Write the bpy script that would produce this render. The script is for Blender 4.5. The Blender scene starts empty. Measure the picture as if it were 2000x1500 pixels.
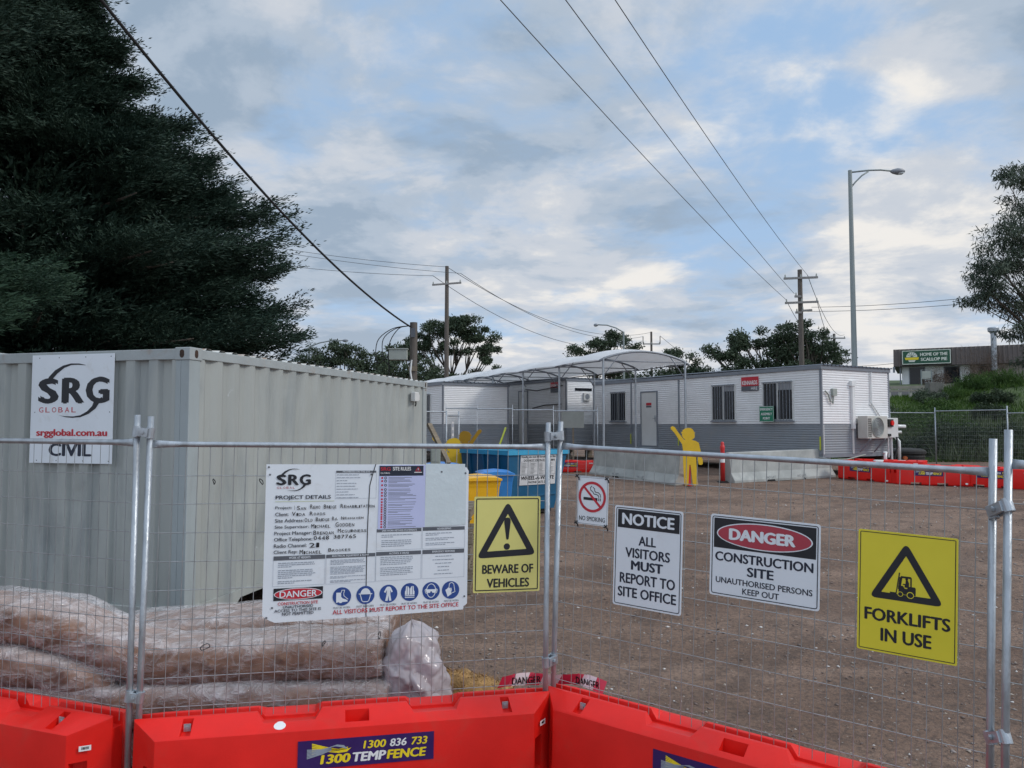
import bpy, math, random
import numpy as np
from mathutils import Matrix, Vector

random.seed(7)
rng = np.random.default_rng(7)
R = math.radians
SC = bpy.context.scene
COL = SC.collection

# ------------------------------------------------------------------ camera
CZ = 2.3
cam = bpy.data.cameras.new("camera")
camo = bpy.data.objects.new("camera", cam)
COL.objects.link(camo)
cam.sensor_width = 36.0
cam.lens = 27.0
cam.clip_start = 0.05
cam.clip_end = 3000
camo.location = (0, 0, CZ)
camo.rotation_euler = (R(90 + 3.05), 0, 0)
SC.camera = camo

# ------------------------------------------------------------------ world (cloudy evening sky)
SUN_EL, SUN_ROT = 38.0, 104.0          # degrees; rotation measured from +Y towards +X
w = bpy.data.worlds.new("World")
SC.world = w
w.use_nodes = True
NT = w.node_tree
NT.nodes.clear()


def lk(nt, a, b):
    nt.links.new(a, b)


def ramp(nt, fac, stops, interp='EASE'):
    r = nt.nodes.new('ShaderNodeValToRGB')
    r.color_ramp.interpolation = interp
    els = r.color_ramp.elements
    while len(els) < len(stops):
        els.new(0.5)
    for e, (p, c) in zip(els, stops):
        e.position = p
        e.color = (*c, 1) if len(c) == 3 else c
    lk(nt, fac, r.inputs[0])
    return r.outputs[0]


def mth(nt, op, a, b=None, c=None):
    m = nt.nodes.new('ShaderNodeMath')
    m.operation = op
    for i, x in enumerate((a, b, c)):
        if x is None:
            continue
        if isinstance(x, (int, float)):
            m.inputs[i].default_value = x
        else:
            lk(nt, x, m.inputs[i])
    return m.outputs[0]


def vmath(nt, op, a, b=None):
    m = nt.nodes.new('ShaderNodeVectorMath')
    m.operation = op
    for i, x in enumerate((a, b)):
        if x is None:
            continue
        if isinstance(x, (tuple, list)):
            m.inputs[i].default_value = x
        else:
            lk(nt, x, m.inputs[i])
    return m


def mixc(nt, f, a, b):
    m = nt.nodes.new('ShaderNodeMix')
    m.data_type = 'RGBA'
    for sock, x in ((m.inputs[0], f), (m.inputs[6], a), (m.inputs[7], b)):
        if isinstance(x, (int, float)):
            sock.default_value = x
        elif isinstance(x, (tuple, list)):
            sock.default_value = (*x, 1) if len(x) == 3 else x
        else:
            lk(nt, x, sock)
    return m.outputs[2]


def noise(nt, vec, scale, detail=4, rough=0.5, dist=0.0, out=0):
    n = nt.nodes.new('ShaderNodeTexNoise')
    n.inputs['Scale'].default_value = scale
    n.inputs['Detail'].default_value = detail
    n.inputs['Roughness'].default_value = rough
    n.inputs['Distortion'].default_value = dist
    if vec is not None:
        lk(nt, vec, n.inputs['Vector'])
    return n.outputs[out]


tc = NT.nodes.new('ShaderNodeTexCoord')
sep = NT.nodes.new('ShaderNodeSeparateXYZ')
lk(NT, tc.outputs['Generated'], sep.inputs[0])
zc = mth(NT, 'MAXIMUM', sep.outputs[2], 0.0)
den = mth(NT, 'ADD', zc, 0.15)
cx = mth(NT, 'DIVIDE', sep.outputs[0], den)
cy = mth(NT, 'DIVIDE', sep.outputs[1], den)
cmb = NT.nodes.new('ShaderNodeCombineXYZ')
lk(NT, cx, cmb.inputs[0])
lk(NT, cy, cmb.inputs[1])
cmb.inputs[2].default_value = 9.1
cv = cmb.outputs[0]
sky = NT.nodes.new('ShaderNodeTexSky')
sky.sky_type = 'NISHITA'
sky.sun_disc = False
sky.sun_elevation = R(SUN_EL)
sky.sun_rotation = R(SUN_ROT)
sky.air_density = 1.0
sky.dust_density = 1.0
sky.ozone_density = 2.0
SKY_K = 0.1
# the blue between the clouds: the sky texture, lifted
blue0 = vmath(NT, 'MULTIPLY', sky.outputs[0], (SKY_K * 1.0, SKY_K * 1.0, SKY_K * 1.0)).outputs[0]
blue = mixc(NT, 0.80, blue0, (0.33, 0.49, 0.71))
cover = noise(NT, cv, 1.15, 10, 0.55, 0.35)
fine = noise(NT, cv, 4.2, 9, 0.6, 0.3)
lum = noise(NT, cv, 1.9, 10, 0.58, 0.3)


def lobe(d, width, amt):
    """a patch of sky around direction d"""
    v = Vector(d).normalized()
    dp = vmath(NT, 'DOT_PRODUCT', vmath(NT, 'NORMALIZE', tc.outputs['Generated']).outputs[0], tuple(v))
    a = mth(NT, 'SUBTRACT', dp.outputs['Value'], 1.0)
    a = mth(NT, 'DIVIDE', a, width)
    a = mth(NT, 'EXPONENT', a)
    return mth(NT, 'MULTIPLY', a, amt)


cv_amt = mth(NT, 'ADD', cover, mth(NT, 'MULTIPLY', mth(NT, 'SUBTRACT', fine, 0.5), 0.35))
for (d, wd, am) in (
        ((-0.293, 1.0, 0.420), 0.012, -0.14), ((0.373, 1.0, 0.427), 0.010, -0.20), ((0.300, 1.0, 0.180), 0.006, -0.10),
        ((-0.413, 1.0, 0.533), 0.012, 0.10), ((0.200, 1.0, 0.513), 0.02, 0.12), ((0.533, 1.0, 0.273), 0.02, 0.08),
        ((0.053, 1.0, 0.267), 0.012, -0.06)):
    cv_amt = mth(NT, 'ADD', cv_amt, lobe(d, wd, am))
mask = ramp(NT, cv_amt, [(0.29, (0, 0, 0)), (0.50, (1, 1, 1))])
lum2 = mth(NT, 'ADD', lum, mth(NT, 'MULTIPLY', mth(NT, 'SUBTRACT', fine, 0.5), 0.30))
for (d, wd, am) in (((0.413, 1.0, 0.480), 0.006, 0.14), ((0.120, 1.0, 0.180), 0.004, 0.12), ((0.467, 1.0, 0.180), 0.006, 0.12),
                    ((0.000, 1.0, 0.093), 0.006, 0.10), ((-0.233, 1.0, 0.180), 0.010, -0.08), ((0.067, 1.0, 0.387), 0.012, -0.06)):
    lum2 = mth(NT, 'ADD', lum2, lobe(d, wd, am))
cloud = ramp(NT, lum2, [(0.36, (0.27, 0.35, 0.45)), (0.46, (0.37, 0.44, 0.53)), (0.56, (0.49, 0.53, 0.59)), (0.72, (0.74, 0.72, 0.69))])
skyc = mixc(NT, mask, blue, cloud)
# pale band low over the horizon
hz = mth(NT, 'EXPONENT', mth(NT, 'MULTIPLY', zc, -9.0))
skyc = mixc(NT, mth(NT, 'MULTIPLY', hz, 0.40), skyc, (0.64, 0.64, 0.67))
# added gain on the unseen sky overhead and behind, to lift the foreground
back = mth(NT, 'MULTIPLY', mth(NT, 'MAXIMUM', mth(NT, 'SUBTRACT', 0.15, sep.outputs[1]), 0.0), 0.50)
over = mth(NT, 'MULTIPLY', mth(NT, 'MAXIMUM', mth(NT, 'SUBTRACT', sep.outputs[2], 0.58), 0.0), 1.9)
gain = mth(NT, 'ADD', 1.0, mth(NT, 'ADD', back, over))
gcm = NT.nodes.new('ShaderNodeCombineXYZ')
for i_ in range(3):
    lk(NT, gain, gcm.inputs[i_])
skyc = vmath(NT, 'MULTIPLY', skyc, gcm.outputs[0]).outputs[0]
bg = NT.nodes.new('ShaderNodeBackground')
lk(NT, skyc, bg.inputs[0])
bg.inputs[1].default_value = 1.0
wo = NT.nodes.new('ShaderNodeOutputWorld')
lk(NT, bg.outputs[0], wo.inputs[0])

# ------------------------------------------------------------------ sun (behind thin cloud)
sun = bpy.data.lights.new("sun", 'SUN')
sun.energy = 1.25
sun.angle = R(14)
sun.color = (1.0, 0.94, 0.87)
suno = bpy.data.objects.new("sun", sun)
COL.objects.link(suno)
sd = Vector((math.sin(R(SUN_ROT)) * math.cos(R(SUN_EL)), math.cos(R(SUN_ROT)) * math.cos(R(SUN_EL)), math.sin(R(SUN_EL))))
suno.rotation_euler = sd.to_track_quat('Z', 'Y').to_euler()
suno.location = (0, 0, 30)

SC.view_settings.view_transform = 'Standard'
SC.view_settings.look = 'None'
SC.view_settings.exposure = 0.25
SC.view_settings.gamma = 1.0
SC.render.resolution_x = 1024
SC.render.resolution_y = 768


# ------------------------------------------------------------------ helpers
def s2l(r, g, b):
    f = lambda c: (c / 255 / 12.92) if c / 255 <= 0.04045 else ((c / 255 + 0.055) / 1.055) ** 2.4
    return (f(r), f(g), f(b))


def mat(name, col, rough=0.6, metal=0.0, var=0.12, scale=4.0, bump=0.0, bscale=60.0, spec=0.5,
        dirt=None, dirt_scale=3.0, dirt_t=0.62, stretch=None, coat=0.0, wear=None, wear_t=0.7, wear_scale=9.0, trans=0.0):
    m = bpy.data.materials.new(name)
    m.use_nodes = True
    nt = m.node_tree
    b = nt.nodes['Principled BSDF']
    b.inputs['Roughness'].default_value = rough
    b.inputs['Metallic'].default_value = metal
    if 'Specular IOR Level' in b.inputs:
        b.inputs['Specular IOR Level'].default_value = spec
    if coat:
        b.inputs['Coat Weight'].default_value = coat
    t = nt.nodes.new('ShaderNodeTexCoord')
    vec = t.outputs['Object']
    if stretch:
        mp = nt.nodes.new('ShaderNodeMapping')
        mp.inputs['Scale'].default_value = stretch
        lk(nt, vec, mp.inputs[0])
        svec = mp.outputs[0]
    else:
        svec = vec
    n1 = noise(nt, svec, scale, 6, 0.6)
    lo = tuple(max(0, c * (1 - var)) for c in col)
    hi = tuple(min(1, c * (1 + var)) for c in col)
    c = ramp(nt, n1, [(0.3, lo), (0.7, hi)], 'LINEAR')
    if dirt:
        n2 = noise(nt, svec, dirt_scale, 8, 0.65, 0.4)
        f = ramp(nt, n2, [(dirt_t - 0.12, (0, 0, 0)), (dirt_t + 0.1, (0.8, 0.8, 0.8))], 'LINEAR')
        c = mixc(nt, f, c, dirt)
    if wear:
        n3 = noise(nt, vec, wear_scale, 10, 0.7, 0.6)
        f = ramp(nt, n3, [(wear_t, (0, 0, 0)), (wear_t + 0.03, (1, 1, 1))], 'LINEAR')
        c = mixc(nt, f, c, wear)
    lk(nt, c, b.inputs['Base Color'])
    rr = ramp(nt, n1, [(0.3, (max(0, rough - 0.08),) * 3), (0.7, (min(1, rough + 0.1),) * 3)], 'LINEAR')
    lk(nt, rr, b.inputs['Roughness'])
    if bump:
        nb = noise(nt, svec, bscale, 6, 0.6)
        bp = nt.nodes.new('ShaderNodeBump')
        bp.inputs['Strength'].default_value = bump
        bp.inputs['Distance'].default_value = 0.01
        lk(nt, nb, bp.inputs['Height'])
        lk(nt, bp.outputs[0], b.inputs['Normal'])
    if trans:
        out = nt.nodes['Material Output']
        tr = nt.nodes.new('ShaderNodeBsdfTranslucent')
        lk(nt, c, tr.inputs[0])
        mx = nt.nodes.new('ShaderNodeMixShader')
        mx.inputs[0].default_value = trans
        lk(nt, b.outputs[0], mx.inputs[1])
        lk(nt, tr.outputs[0], mx.inputs[2])
        lk(nt, mx.outputs[0], out.inputs[0])
    return m


M = {}
M['galv'] = mat('galvanised_steel', (0.40, 0.435, 0.47), 0.42, 0.7, 0.22, 14, 0.25, 90, dirt=(0.25, 0.26, 0.27), dirt_t=0.66, dirt_scale=9, stretch=(1, 1, 0.35))
M['wire'] = mat('zinc_wire', (0.36, 0.38, 0.39), 0.45, 0.6, 0.2, 10)
M['red'] = mat('red_plastic', (0.72, 0.014, 0.009), 0.40, 0, 0.10, 3, 0.12, 180, 0.30, dirt=(0.55, 0.045, 0.03), dirt_t=0.66, dirt_scale=4, wear=(0.62, 0.16, 0.12), wear_t=0.735, wear_scale=14)
M['white'] = mat('white_sheet', (0.72, 0.77, 0.82), 0.45, 0, 0.04, 2, dirt=(0.55, 0.56, 0.55), dirt_t=0.70, dirt_scale=6)
M['black'] = mat('black_print', (0.012, 0.014, 0.020), 0.45, 0, 0.2, 6)
M['navy'] = mat('navy_print', (0.013, 0.02, 0.04), 0.45, 0, 0.2, 6)
M['ink'] = mat('marker_ink', (0.008, 0.008, 0.012), 0.5, 0, 0.2, 30)
M['redprint'] = mat('red_print', (0.50, 0.022, 0.040), 0.45, 0, 0.1, 6)
M['fadedred'] = mat('faded_red_print', (0.40, 0.045, 0.07), 0.45, 0, 0.1, 6)
M['paleyellow'] = mat('faded_yellow_sheet', (0.66, 0.62, 0.20), 0.42, 0, 0.05, 3)
M['yellow'] = mat('yellow_sheet', (0.72, 0.62, 0.04), 0.4, 0, 0.05, 3)
M['greyprint'] = mat('grey_print', (0.10, 0.11, 0.13), 0.5, 0, 0.1, 6)
M['lightprint'] = mat('pale_grey_print', (0.30, 0.34, 0.40), 0.5, 0, 0.1, 20)
M['blueprint'] = mat('blue_print', (0.022, 0.065, 0.26), 0.45, 0, 0.1, 6)
M['lavender'] = mat('lavender_paper', (0.50, 0.54, 0.78), 0.6, 0, 0.05, 3)
M['sleeve'] = mat('plastic_sleeve', (0.58, 0.66, 0.69), 0.25, 0, 0.05, 3, 0.3, 12)
M['limeprint'] = mat('lime_print', (0.50, 0.55, 0.28), 0.5)
M['purple'] = mat('purple_print', (0.035, 0.012, 0.11), 0.35, 0, 0.1, 6)
M['yellowprint'] = mat('yellow_print', (0.85, 0.65, 0.02), 0.4, 0, 0.05, 6)
M['whiteprint'] = mat('white_print', (0.78, 0.78, 0.78), 0.4, 0, 0.04, 6)
M['container'] = mat('container_paint', (0.355, 0.378, 0.362), 0.5, 0, 0.08, 2.0, 0.12, 30, stretch=(1, 1, 0.25), dirt=(0.23, 0.26, 0.27), dirt_t=0.62, dirt_scale=2.5,
                     wear=(0.50, 0.54, 0.56), wear_t=0.67, wear_scale=4)
M['conrail'] = mat('container_rail_paint', (0.34, 0.375, 0.38), 0.55, 0, 0.10, 4, 0.2, 40, dirt=(0.30, 0.22, 0.16), dirt_t=0.68, dirt_scale=6,
                   wear=(0.17, 0.07, 0.03), wear_t=0.655, wear_scale=8)
M['conpost'] = mat('container_post_paint', (0.33, 0.375, 0.385), 0.55, 0, 0.08, 2, 0.2, 40, stretch=(1, 1, .3), dirt=(0.26, 0.28, 0.28), dirt_t=0.62, dirt_scale=3,
                   wear=(0.16, 0.09, 0.05), wear_t=0.76, wear_scale=8)
M['rust'] = mat('rust', (0.055, 0.032, 0.022), 0.9, 0, 0.4, 12, 0.6, 60)
M['dark'] = mat('dark_void', (0.012, 0.012, 0.013), 0.9, 0, 0.2, 6)
M['conroof'] = mat('container_roof_paint', (0.62, 0.62, 0.58), 0.7, 0, 0.1, 5, dirt=(0.28, 0.15, 0.08), dirt_t=0.58, dirt_scale=8)
M['siding'] = mat('white_siding', (0.78, 0.79, 0.80), 0.45, 0, 0.04, 1.5, dirt=(0.66, 0.67, 0.67), dirt_t=0.64, dirt_scale=1.2)
M['dado'] = mat('grey_siding', (0.24, 0.265, 0.295), 0.5, 0, 0.07, 1.5, dirt=(0.28, 0.28, 0.28), dirt_t=0.64, dirt_scale=1.2)
M['trim'] = mat('grey_trim', (0.20, 0.22, 0.25), 0.45, 0, 0.08, 4)
M['glass'] = mat('dark_glass', (0.010, 0.012, 0.016), 0.10, 0, 0.3, 2, spec=0.35)
M['blind'] = mat('window_blind', (0.30, 0.31, 0.33), 0.6)
M['offwhite'] = mat('offwhite_paint', (0.62, 0.63, 0.62), 0.45, 0, 0.04, 3)
M['pvc'] = mat('pvc_pipe', (0.74, 0.76, 0.76), 0.3, 0, 0.05, 5)
M['beigemetal'] = mat('beige_metal', (0.52, 0.52, 0.48), 0.45, 0, 0.06, 5)
M['concrete'] = mat('concrete', (0.40, 0.41, 0.39), 0.85, 0, 0.18, 2.2, 0.5, 45, dirt=(0.27, 0.285, 0.275), dirt_t=0.55, dirt_scale=1.6, wear=(0.10, 0.10, 0.10), wear_t=0.70, wear_scale=16)
M['manyellow'] = mat('yellow_board', (0.70, 0.44, 0.012), 0.5, 0, 0.07, 4)
M['manorange'] = mat('weathered_orange_board', (0.42, 0.235, 0.012), 0.6, 0, 0.12, 4)
M['bollard'] = mat('red_bollard_plastic', (0.60, 0.03, 0.03), 0.45, 0, 0.1, 6)
M['skip'] = mat('blue_skip_paint', (0.008, 0.10, 0.205), 0.4, 0, 0.14, 3, 0.1, 20, dirt=(0.03, 0.10, 0.15), dirt_t=0.62)
M['skiplip'] = mat('pale_blue_lip', (0.04, 0.32, 0.52), 0.4, 0, 0.1, 5)
M['binyellow'] = mat('yellow_bin_plastic', (0.85, 0.45, 0.012), 0.35, 0, 0.06, 4)
M['binblue'] = mat('blue_bin_plastic', (0.03, 0.22, 0.62), 0.35, 0, 0.08, 4)
M['rubber'] = mat('black_rubber', (0.012, 0.012, 0.012), 0.7, 0, 0.2, 8)
M['wood'] = mat('weathered_timber', (0.20, 0.165, 0.12), 0.85, 0, 0.3, 6, 0.5, 30, stretch=(1, 1, 6))
M['polewood'] = mat('pole_timber', (0.115, 0.10, 0.088), 0.9, 0, 0.3, 5, 0.6, 30, stretch=(3, 3, 0.2))
M['polepale'] = mat('painted_pole_timber', (0.24, 0.235, 0.23), 0.85, 0, 0.25, 5, 0.4, 30, stretch=(3, 3, 0.2))
M['lamppole'] = mat('grey_lamp_post', (0.25, 0.29, 0.29), 0.5, 0.2, 0.1, 4, stretch=(1, 1, 0.2))
M['cable'] = mat('black_cable', (0.010, 0.010, 0.012), 0.6, 0, 0.2, 4)
M['line'] = mat('grey_conductor', (0.10, 0.11, 0.12), 0.6, 0.3, 0.2, 4)
M['green'] = mat('green_sign_sheet', (0.012, 0.19, 0.105), 0.45, 0, 0.06, 5)
M['signgreen'] = mat('dark_green_sign', (0.013, 0.085, 0.045), 0.5, 0, 0.06, 2)
M['brownroof'] = mat('brown_steel_roof', (0.085, 0.068, 0.062), 0.6, 0, 0.15, 1.5)
M['stone'] = mat('stone_cladding', (0.36, 0.31, 0.28), 0.9, 0, 0.5, 2.2, 0.8, 5)
M['asphalt'] = mat('asphalt', (0.05, 0.05, 0.052), 0.9, 0, 0.2, 3)
M['coir'] = mat('coir_fibre', (0.34, 0.20, 0.075), 0.95, 0, 0.45, 14, 1.0, 60)
M['trunk'] = mat('tree_bark', (0.10, 0.085, 0.07), 0.9, 0, 0.35, 4, 0.6, 20, stretch=(3, 3, 0.4))
M['palebark'] = mat('pale_gum_bark', (0.26, 0.235, 0.20), 0.85, 0, 0.3, 3, 0.4, 20, stretch=(3, 3, 0.4))
M['hivis'] = mat('yellow_marker_paint', (0.55, 0.60, 0.03), 0.5)
M['papersign'] = mat('paper_notice', (0.60, 0.60, 0.60), 0.6, 0, 0.1, 4)
M['cream'] = mat('cream_letters', (0.72, 0.74, 0.66), 0.5)
M['box_grey'] = mat('grey_green_box', (0.33, 0.36, 0.33), 0.55, 0, 0.08, 5)
M['tapew'] = mat('white_tape', (0.72, 0.62, 0.64), 0.4, 0, 0.05, 5)
M['taper'] = mat('pinkish_red_tape', (0.55, 0.03, 0.07), 0.4, 0, 0.08, 5)


def leafmat(name, c0, c1, trans=0.25, scale=0.6):
    m = bpy.data.materials.new(name)
    m.use_nodes = True
    nt = m.node_tree
    b = nt.nodes['Principled BSDF']
    b.inputs['Roughness'].default_value = 0.65
    b.inputs['Specular IOR Level'].default_value = 0.25
    t = nt.nodes.new('ShaderNodeTexCoord')
    g = nt.nodes.new('ShaderNodeNewGeometry')
    n1 = noise(nt, t.outputs['Object'], scale, 4, 0.6)
    f = mth(nt, 'ADD', mth(nt, 'MULTIPLY', n1, 0.9), mth(nt, 'MULTIPLY', g.outputs['Random Per Island'], 0.35))
    c = ramp(nt, f, [(0.35, c0), (0.85, c1)], 'LINEAR')
    lk(nt, c, b.inputs['Base Color'])
    tr = nt.nodes.new('ShaderNodeBsdfTranslucent')
    lk(nt, c, tr.inputs[0])
    mx = nt.nodes.new('ShaderNodeMixShader')
    mx.inputs[0].default_value = trans
    lk(nt, b.outputs[0], mx.inputs[1])
    lk(nt, tr.outputs[0], mx.inputs[2])
    lk(nt, mx.outputs[0], nt.nodes['Material Output'].inputs[0])
    return m


M['cypress'] = leafmat('cypress_foliage', (0.012, 0.030, 0.022), (0.038, 0.068, 0.046), 0.12, 0.5)
M['cypress2'] = leafmat('lighter_cypress_foliage', (0.014, 0.038, 0.024), (0.045, 0.085, 0.048), 0.15, 0.8)
M['gum'] = leafmat('gum_foliage', (0.030, 0.052, 0.032), (0.085, 0.115, 0.068), 0.15, 0.15)
M['gumnear'] = leafmat('near_gum_foliage', (0.030, 0.050, 0.038), (0.10, 0.13, 0.09), 0.15, 0.5)
M['shrub'] = leafmat('shrub_foliage', (0.022, 0.055, 0.014), (0.075, 0.14, 0.03), 0.25, 1.0)
M['darkshrub'] = leafmat('dark_shrub_foliage', (0.018, 0.035, 0.020), (0.06, 0.085, 0.045), 0.2, 1.0)
M['grassm'] = leafmat('grass_blades', (0.025, 0.060, 0.012), (0.085, 0.155, 0.028), 0.3, 0.5)
M['reeds'] = leafmat('reed_blades', (0.030, 0.055, 0.022), (0.13, 0.16, 0.09), 0.25, 0.6)
M['dryshrub'] = leafmat('dry_twigs', (0.06, 0.04, 0.03), (0.13, 0.09, 0.065), 0.1, 1.0)


class MB:
    def __init__(s):
        s.v, s.f, s.m = [], [], []

    def add(s, vs, fs, mi=0):
        n = len(s.v)
        s.v += [tuple(v) for v in vs]
        s.f += [tuple(i + n for i in f) for f in fs]
        s.m += [mi] * len(fs)
        return s

    def box(s, x0, x1, y0, y1, z0, z1, mi=0):
        vs = [(x, y, z) for x in (x0, x1) for y in (y0, y1) for z in (z0, z1)]
        return s.add(vs, [(0, 1, 3, 2), (4, 6, 7, 5), (0, 4, 5, 1), (2, 3, 7, 6), (0, 2, 6, 4), (1, 5, 7, 3)], mi)

    def hexa(s, bot, top, mi=0):
        return s.add(list(bot) + list(top), [(3, 2, 1, 0), (4, 5, 6, 7), (0, 1, 5, 4), (1, 2, 6, 5), (2, 3, 7, 6), (3, 0, 4, 7)], mi)

    def beam(s, a, b, w, h, mi=0, up=(0, 0, 1)):
        a, b = Vector(a), Vector(b)
        d = (b - a).normalized()
        u = Vector(up)
        sd_ = d.cross(u)
        if sd_.length < 1e-4:
            sd_ = d.cross(Vector((0, 1, 0)))
        sd_.normalize()
        u = sd_.cross(d)
        q = lambda p: [p - sd_ * w / 2 - u * h / 2, p + sd_ * w / 2 - u * h / 2, p + sd_ * w / 2 + u * h / 2, p - sd_ * w / 2 + u * h / 2]
        return s.add(q(a) + q(b), [(3, 2, 1, 0), (4, 5, 6, 7), (0, 1, 5, 4), (1, 2, 6, 5), (2, 3, 7, 6), (3, 0, 4, 7)], mi)

    def tube(s, pts, r, n=8, mi=0, cap=True):
        pts = [Vector(p) for p in pts]
        k = len(pts)
        rs = r if isinstance(r, (list, tuple)) else [r] * k
        up = None
        vs = []
        for i, p in enumerate(pts):
            d = (pts[min(i + 1, k - 1)] - pts[max(i - 1, 0)]).normalized()
            if up is None:
                up = Vector((0, 0, 1)) if abs(d.z) < 0.9 else Vector((1, 0, 0))
            a = d.cross(up).normalized()
            up = a.cross(d).normalized()
            for j in range(n):
                t = 2 * math.pi * j / n
                vs.append(p + (a * math.cos(t) + up * math.sin(t)) * rs[i])
        fs = []
        for i in range(k - 1):
            for j in range(n):
                j2 = (j + 1) % n
                fs.append((i * n + j, i * n + j2, (i + 1) * n + j2, (i + 1) * n + j))
        if cap:
            fs.append(tuple(reversed(range(n))))
            fs.append(tuple(range((k - 1) * n, k * n)))
        return s.add(vs, fs, mi)

    def prism(s, poly, y0, y1, mi=0):
        """outline in x,z extruded along y"""
        n = len(poly)
        vs = [(x, y0, z) for x, z in poly] + [(x, y1, z) for x, z in poly]
        fs = [tuple(range(n)), tuple(reversed(range(n, 2 * n)))]
        fs += [((i + 1) % n, i, i + n, (i + 1) % n + n) for i in range(n)]
        return s.add(vs, fs, mi)

    def loft(s, rings, mi=0, cap=True, closed=True):
        n = len(rings[0])
        vs = [p for r_ in rings for p in r_]
        fs = []
        for i in range(len(rings) - 1):
            for j in range(n if closed else n - 1):
                j2 = (j + 1) % n
                fs.append((i * n + j, i * n + j2, (i + 1) * n + j2, (i + 1) * n + j))
        if cap and closed:
            fs.append(tuple(reversed(range(n))))
            fs.append(tuple(range((len(rings) - 1) * n, len(rings) * n)))
        return s.add(vs, fs, mi)

    def flat(s, poly, y, mi=0, fn=None):
        """a printed shape: outline in x,z at depth y, facing -y"""
        vs = [((fn(x, z)[0], y, fn(x, z)[1]) if fn else (x, y, z)) for x, z in poly]
        ar = sum(vs[i][0] * vs[(i + 1) % len(vs)][2] - vs[(i + 1) % len(vs)][0] * vs[i][2] for i in range(len(vs)))
        idx = list(range(len(vs)))
        if ar < 0:
            idx.reverse()
        return s.add(vs, [tuple(idx)], mi)

    def ring(s, outer, inner, y, mi=0, fn=None):
        n = len(outer)
        P = [((fn(x, z)[0], y, fn(x, z)[1]) if fn else (x, y, z)) for x, z in list(outer) + list(inner)]
        fs = [(i, (i + 1) % n, (i + 1) % n + n, i + n) for i in range(n)]
        return s.add(P, fs, mi)

    def mesh(s, name, mats, smooth=False):
        me = bpy.data.meshes.new(name)
        me.from_pydata(s.v, [], s.f)
        for m_ in (mats if isinstance(mats, (list, tuple)) else [mats]):
            me.materials.append(m_)
        me.polygons.foreach_set('material_index', s.m)
        if smooth:
            me.polygons.foreach_set('use_smooth', [True] * len(s.f))
        me.update()
        return me

    def build(s, name, mats, parent=None, smooth=False, bevel=0.0, angle=None):
        me = s.mesh(name, mats, smooth or angle is not None)
        if angle is not None:
            me.set_sharp_from_angle(angle=R(angle))
        return obj(name, me, parent, bevel)


def obj(name, me, parent=None, bevel=0.0):
    o = bpy.data.objects.new(name, me)
    COL.objects.link(o)
    if parent is not None:
        o.parent = parent
    if bevel:
        b = o.modifiers.new('bevel', 'BEVEL')
        b.width = bevel
        b.segments = 2
        b.limit_method = 'ANGLE'
        b.angle_limit = R(25)
    return o


def tag(o, label, cat=None, group=None, kind=None):
    if label:
        o['label'] = label
    if cat:
        o['category'] = cat
    if group:
        o['group'] = group
    if kind:
        o['kind'] = kind
    return o


def thing(name, label, cat, loc=(0, 0, 0), rz=0.0, group=None, mtx=None):
    o = bpy.data.objects.new(name, None)
    o.empty_display_size = 0.2
    COL.objects.link(o)
    o.matrix_world = mtx if mtx is not None else Matrix.Translation(Vector(loc)) @ Matrix.Rotation(rz, 4, 'Z')
    return tag(o, label, cat, group)


def struct(o):
    o['kind'] = 'structure'
    return o


def copy_tree(o, parent=None, label=None):
    c = o.copy()
    COL.objects.link(c)
    if parent is not None:
        c.parent = parent
    if label:
        c['label'] = label
    for ch in list(o.children):
        copy_tree(ch, c)
    return c


def frame(O, X, Z=None):
    """matrix with origin O, local x along X, local z as near Z as possible, y = z x x (away)"""
    X = Vector(X).normalized()
    Z = Vector(Z or (0, 0, 1))
    Y = Z.cross(X).normalized()
    Z = X.cross(Y).normalized()
    m = Matrix((X, Y, Z)).transposed().to_4x4()
    m.translation = Vector(O)
    return m


_tc = {}


def glyphs(s, bold):
    k = (s, bold)
    if k not in _tc:
        c = bpy.data.curves.new('lettering', 'FONT')
        c.body = s
        c.offset = bold
        c.resolution_u = 3
        o = bpy.data.objects.new('lettering', c)
        me = o.to_mesh()
        vs = [(v.co.x, v.co.y) for v in me.vertices]
        fs = [tuple(p.vertices) for p in me.polygons]
        o.to_mesh_clear()
        bpy.data.objects.remove(o)
        bpy.data.curves.remove(c)
        _tc[k] = (vs, fs)
    return _tc[k]


def text(mb, s, x0, x1, z0, z1, y, mi=0, bold=0.02, slant=0.0, fn=None, rot=0.0):
    """lettering fitted to a box; heavy weights are built up from shifted copies"""
    vs, fs = glyphs(s, 0.0)
    ax, bx = min(v[0] for v in vs), max(v[0] for v in vs)
    az, bz = min(v[1] for v in vs), max(v[1] for v in vs)
    extra = bold * 1.05
    shifts = [(0, 0)] if extra <= 0 else [(0, 0), (extra, 0), (-extra, 0), (0, extra * .5), (0, -extra * .5)]
    for k, (dx, dz) in enumerate(shifts):
        out = []
        for (x, z) in vs:
            u = (x + dx - ax + extra) / max(bx - ax + 2 * extra, 1e-6)
            t = (z + dz - az + extra * .5) / max(bz - az + extra, 1e-6)
            X = x0 + (x1 - x0) * u
            Z = z0 + (z1 - z0) * t
            X += slant * t * (z1 - z0)
            Z += rot * (X - x0)
            if fn:
                X, Z = fn(X, Z)
            out.append((X, y - k * .00012, Z))
        mb.add(out, fs, mi)


def ellipse(cx_, cz_, rx, rz, n=40):
    return [(cx_ + rx * math.cos(2 * math.pi * i / n), cz_ + rz * math.sin(2 * math.pi * i / n)) for i in range(n)]


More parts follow.
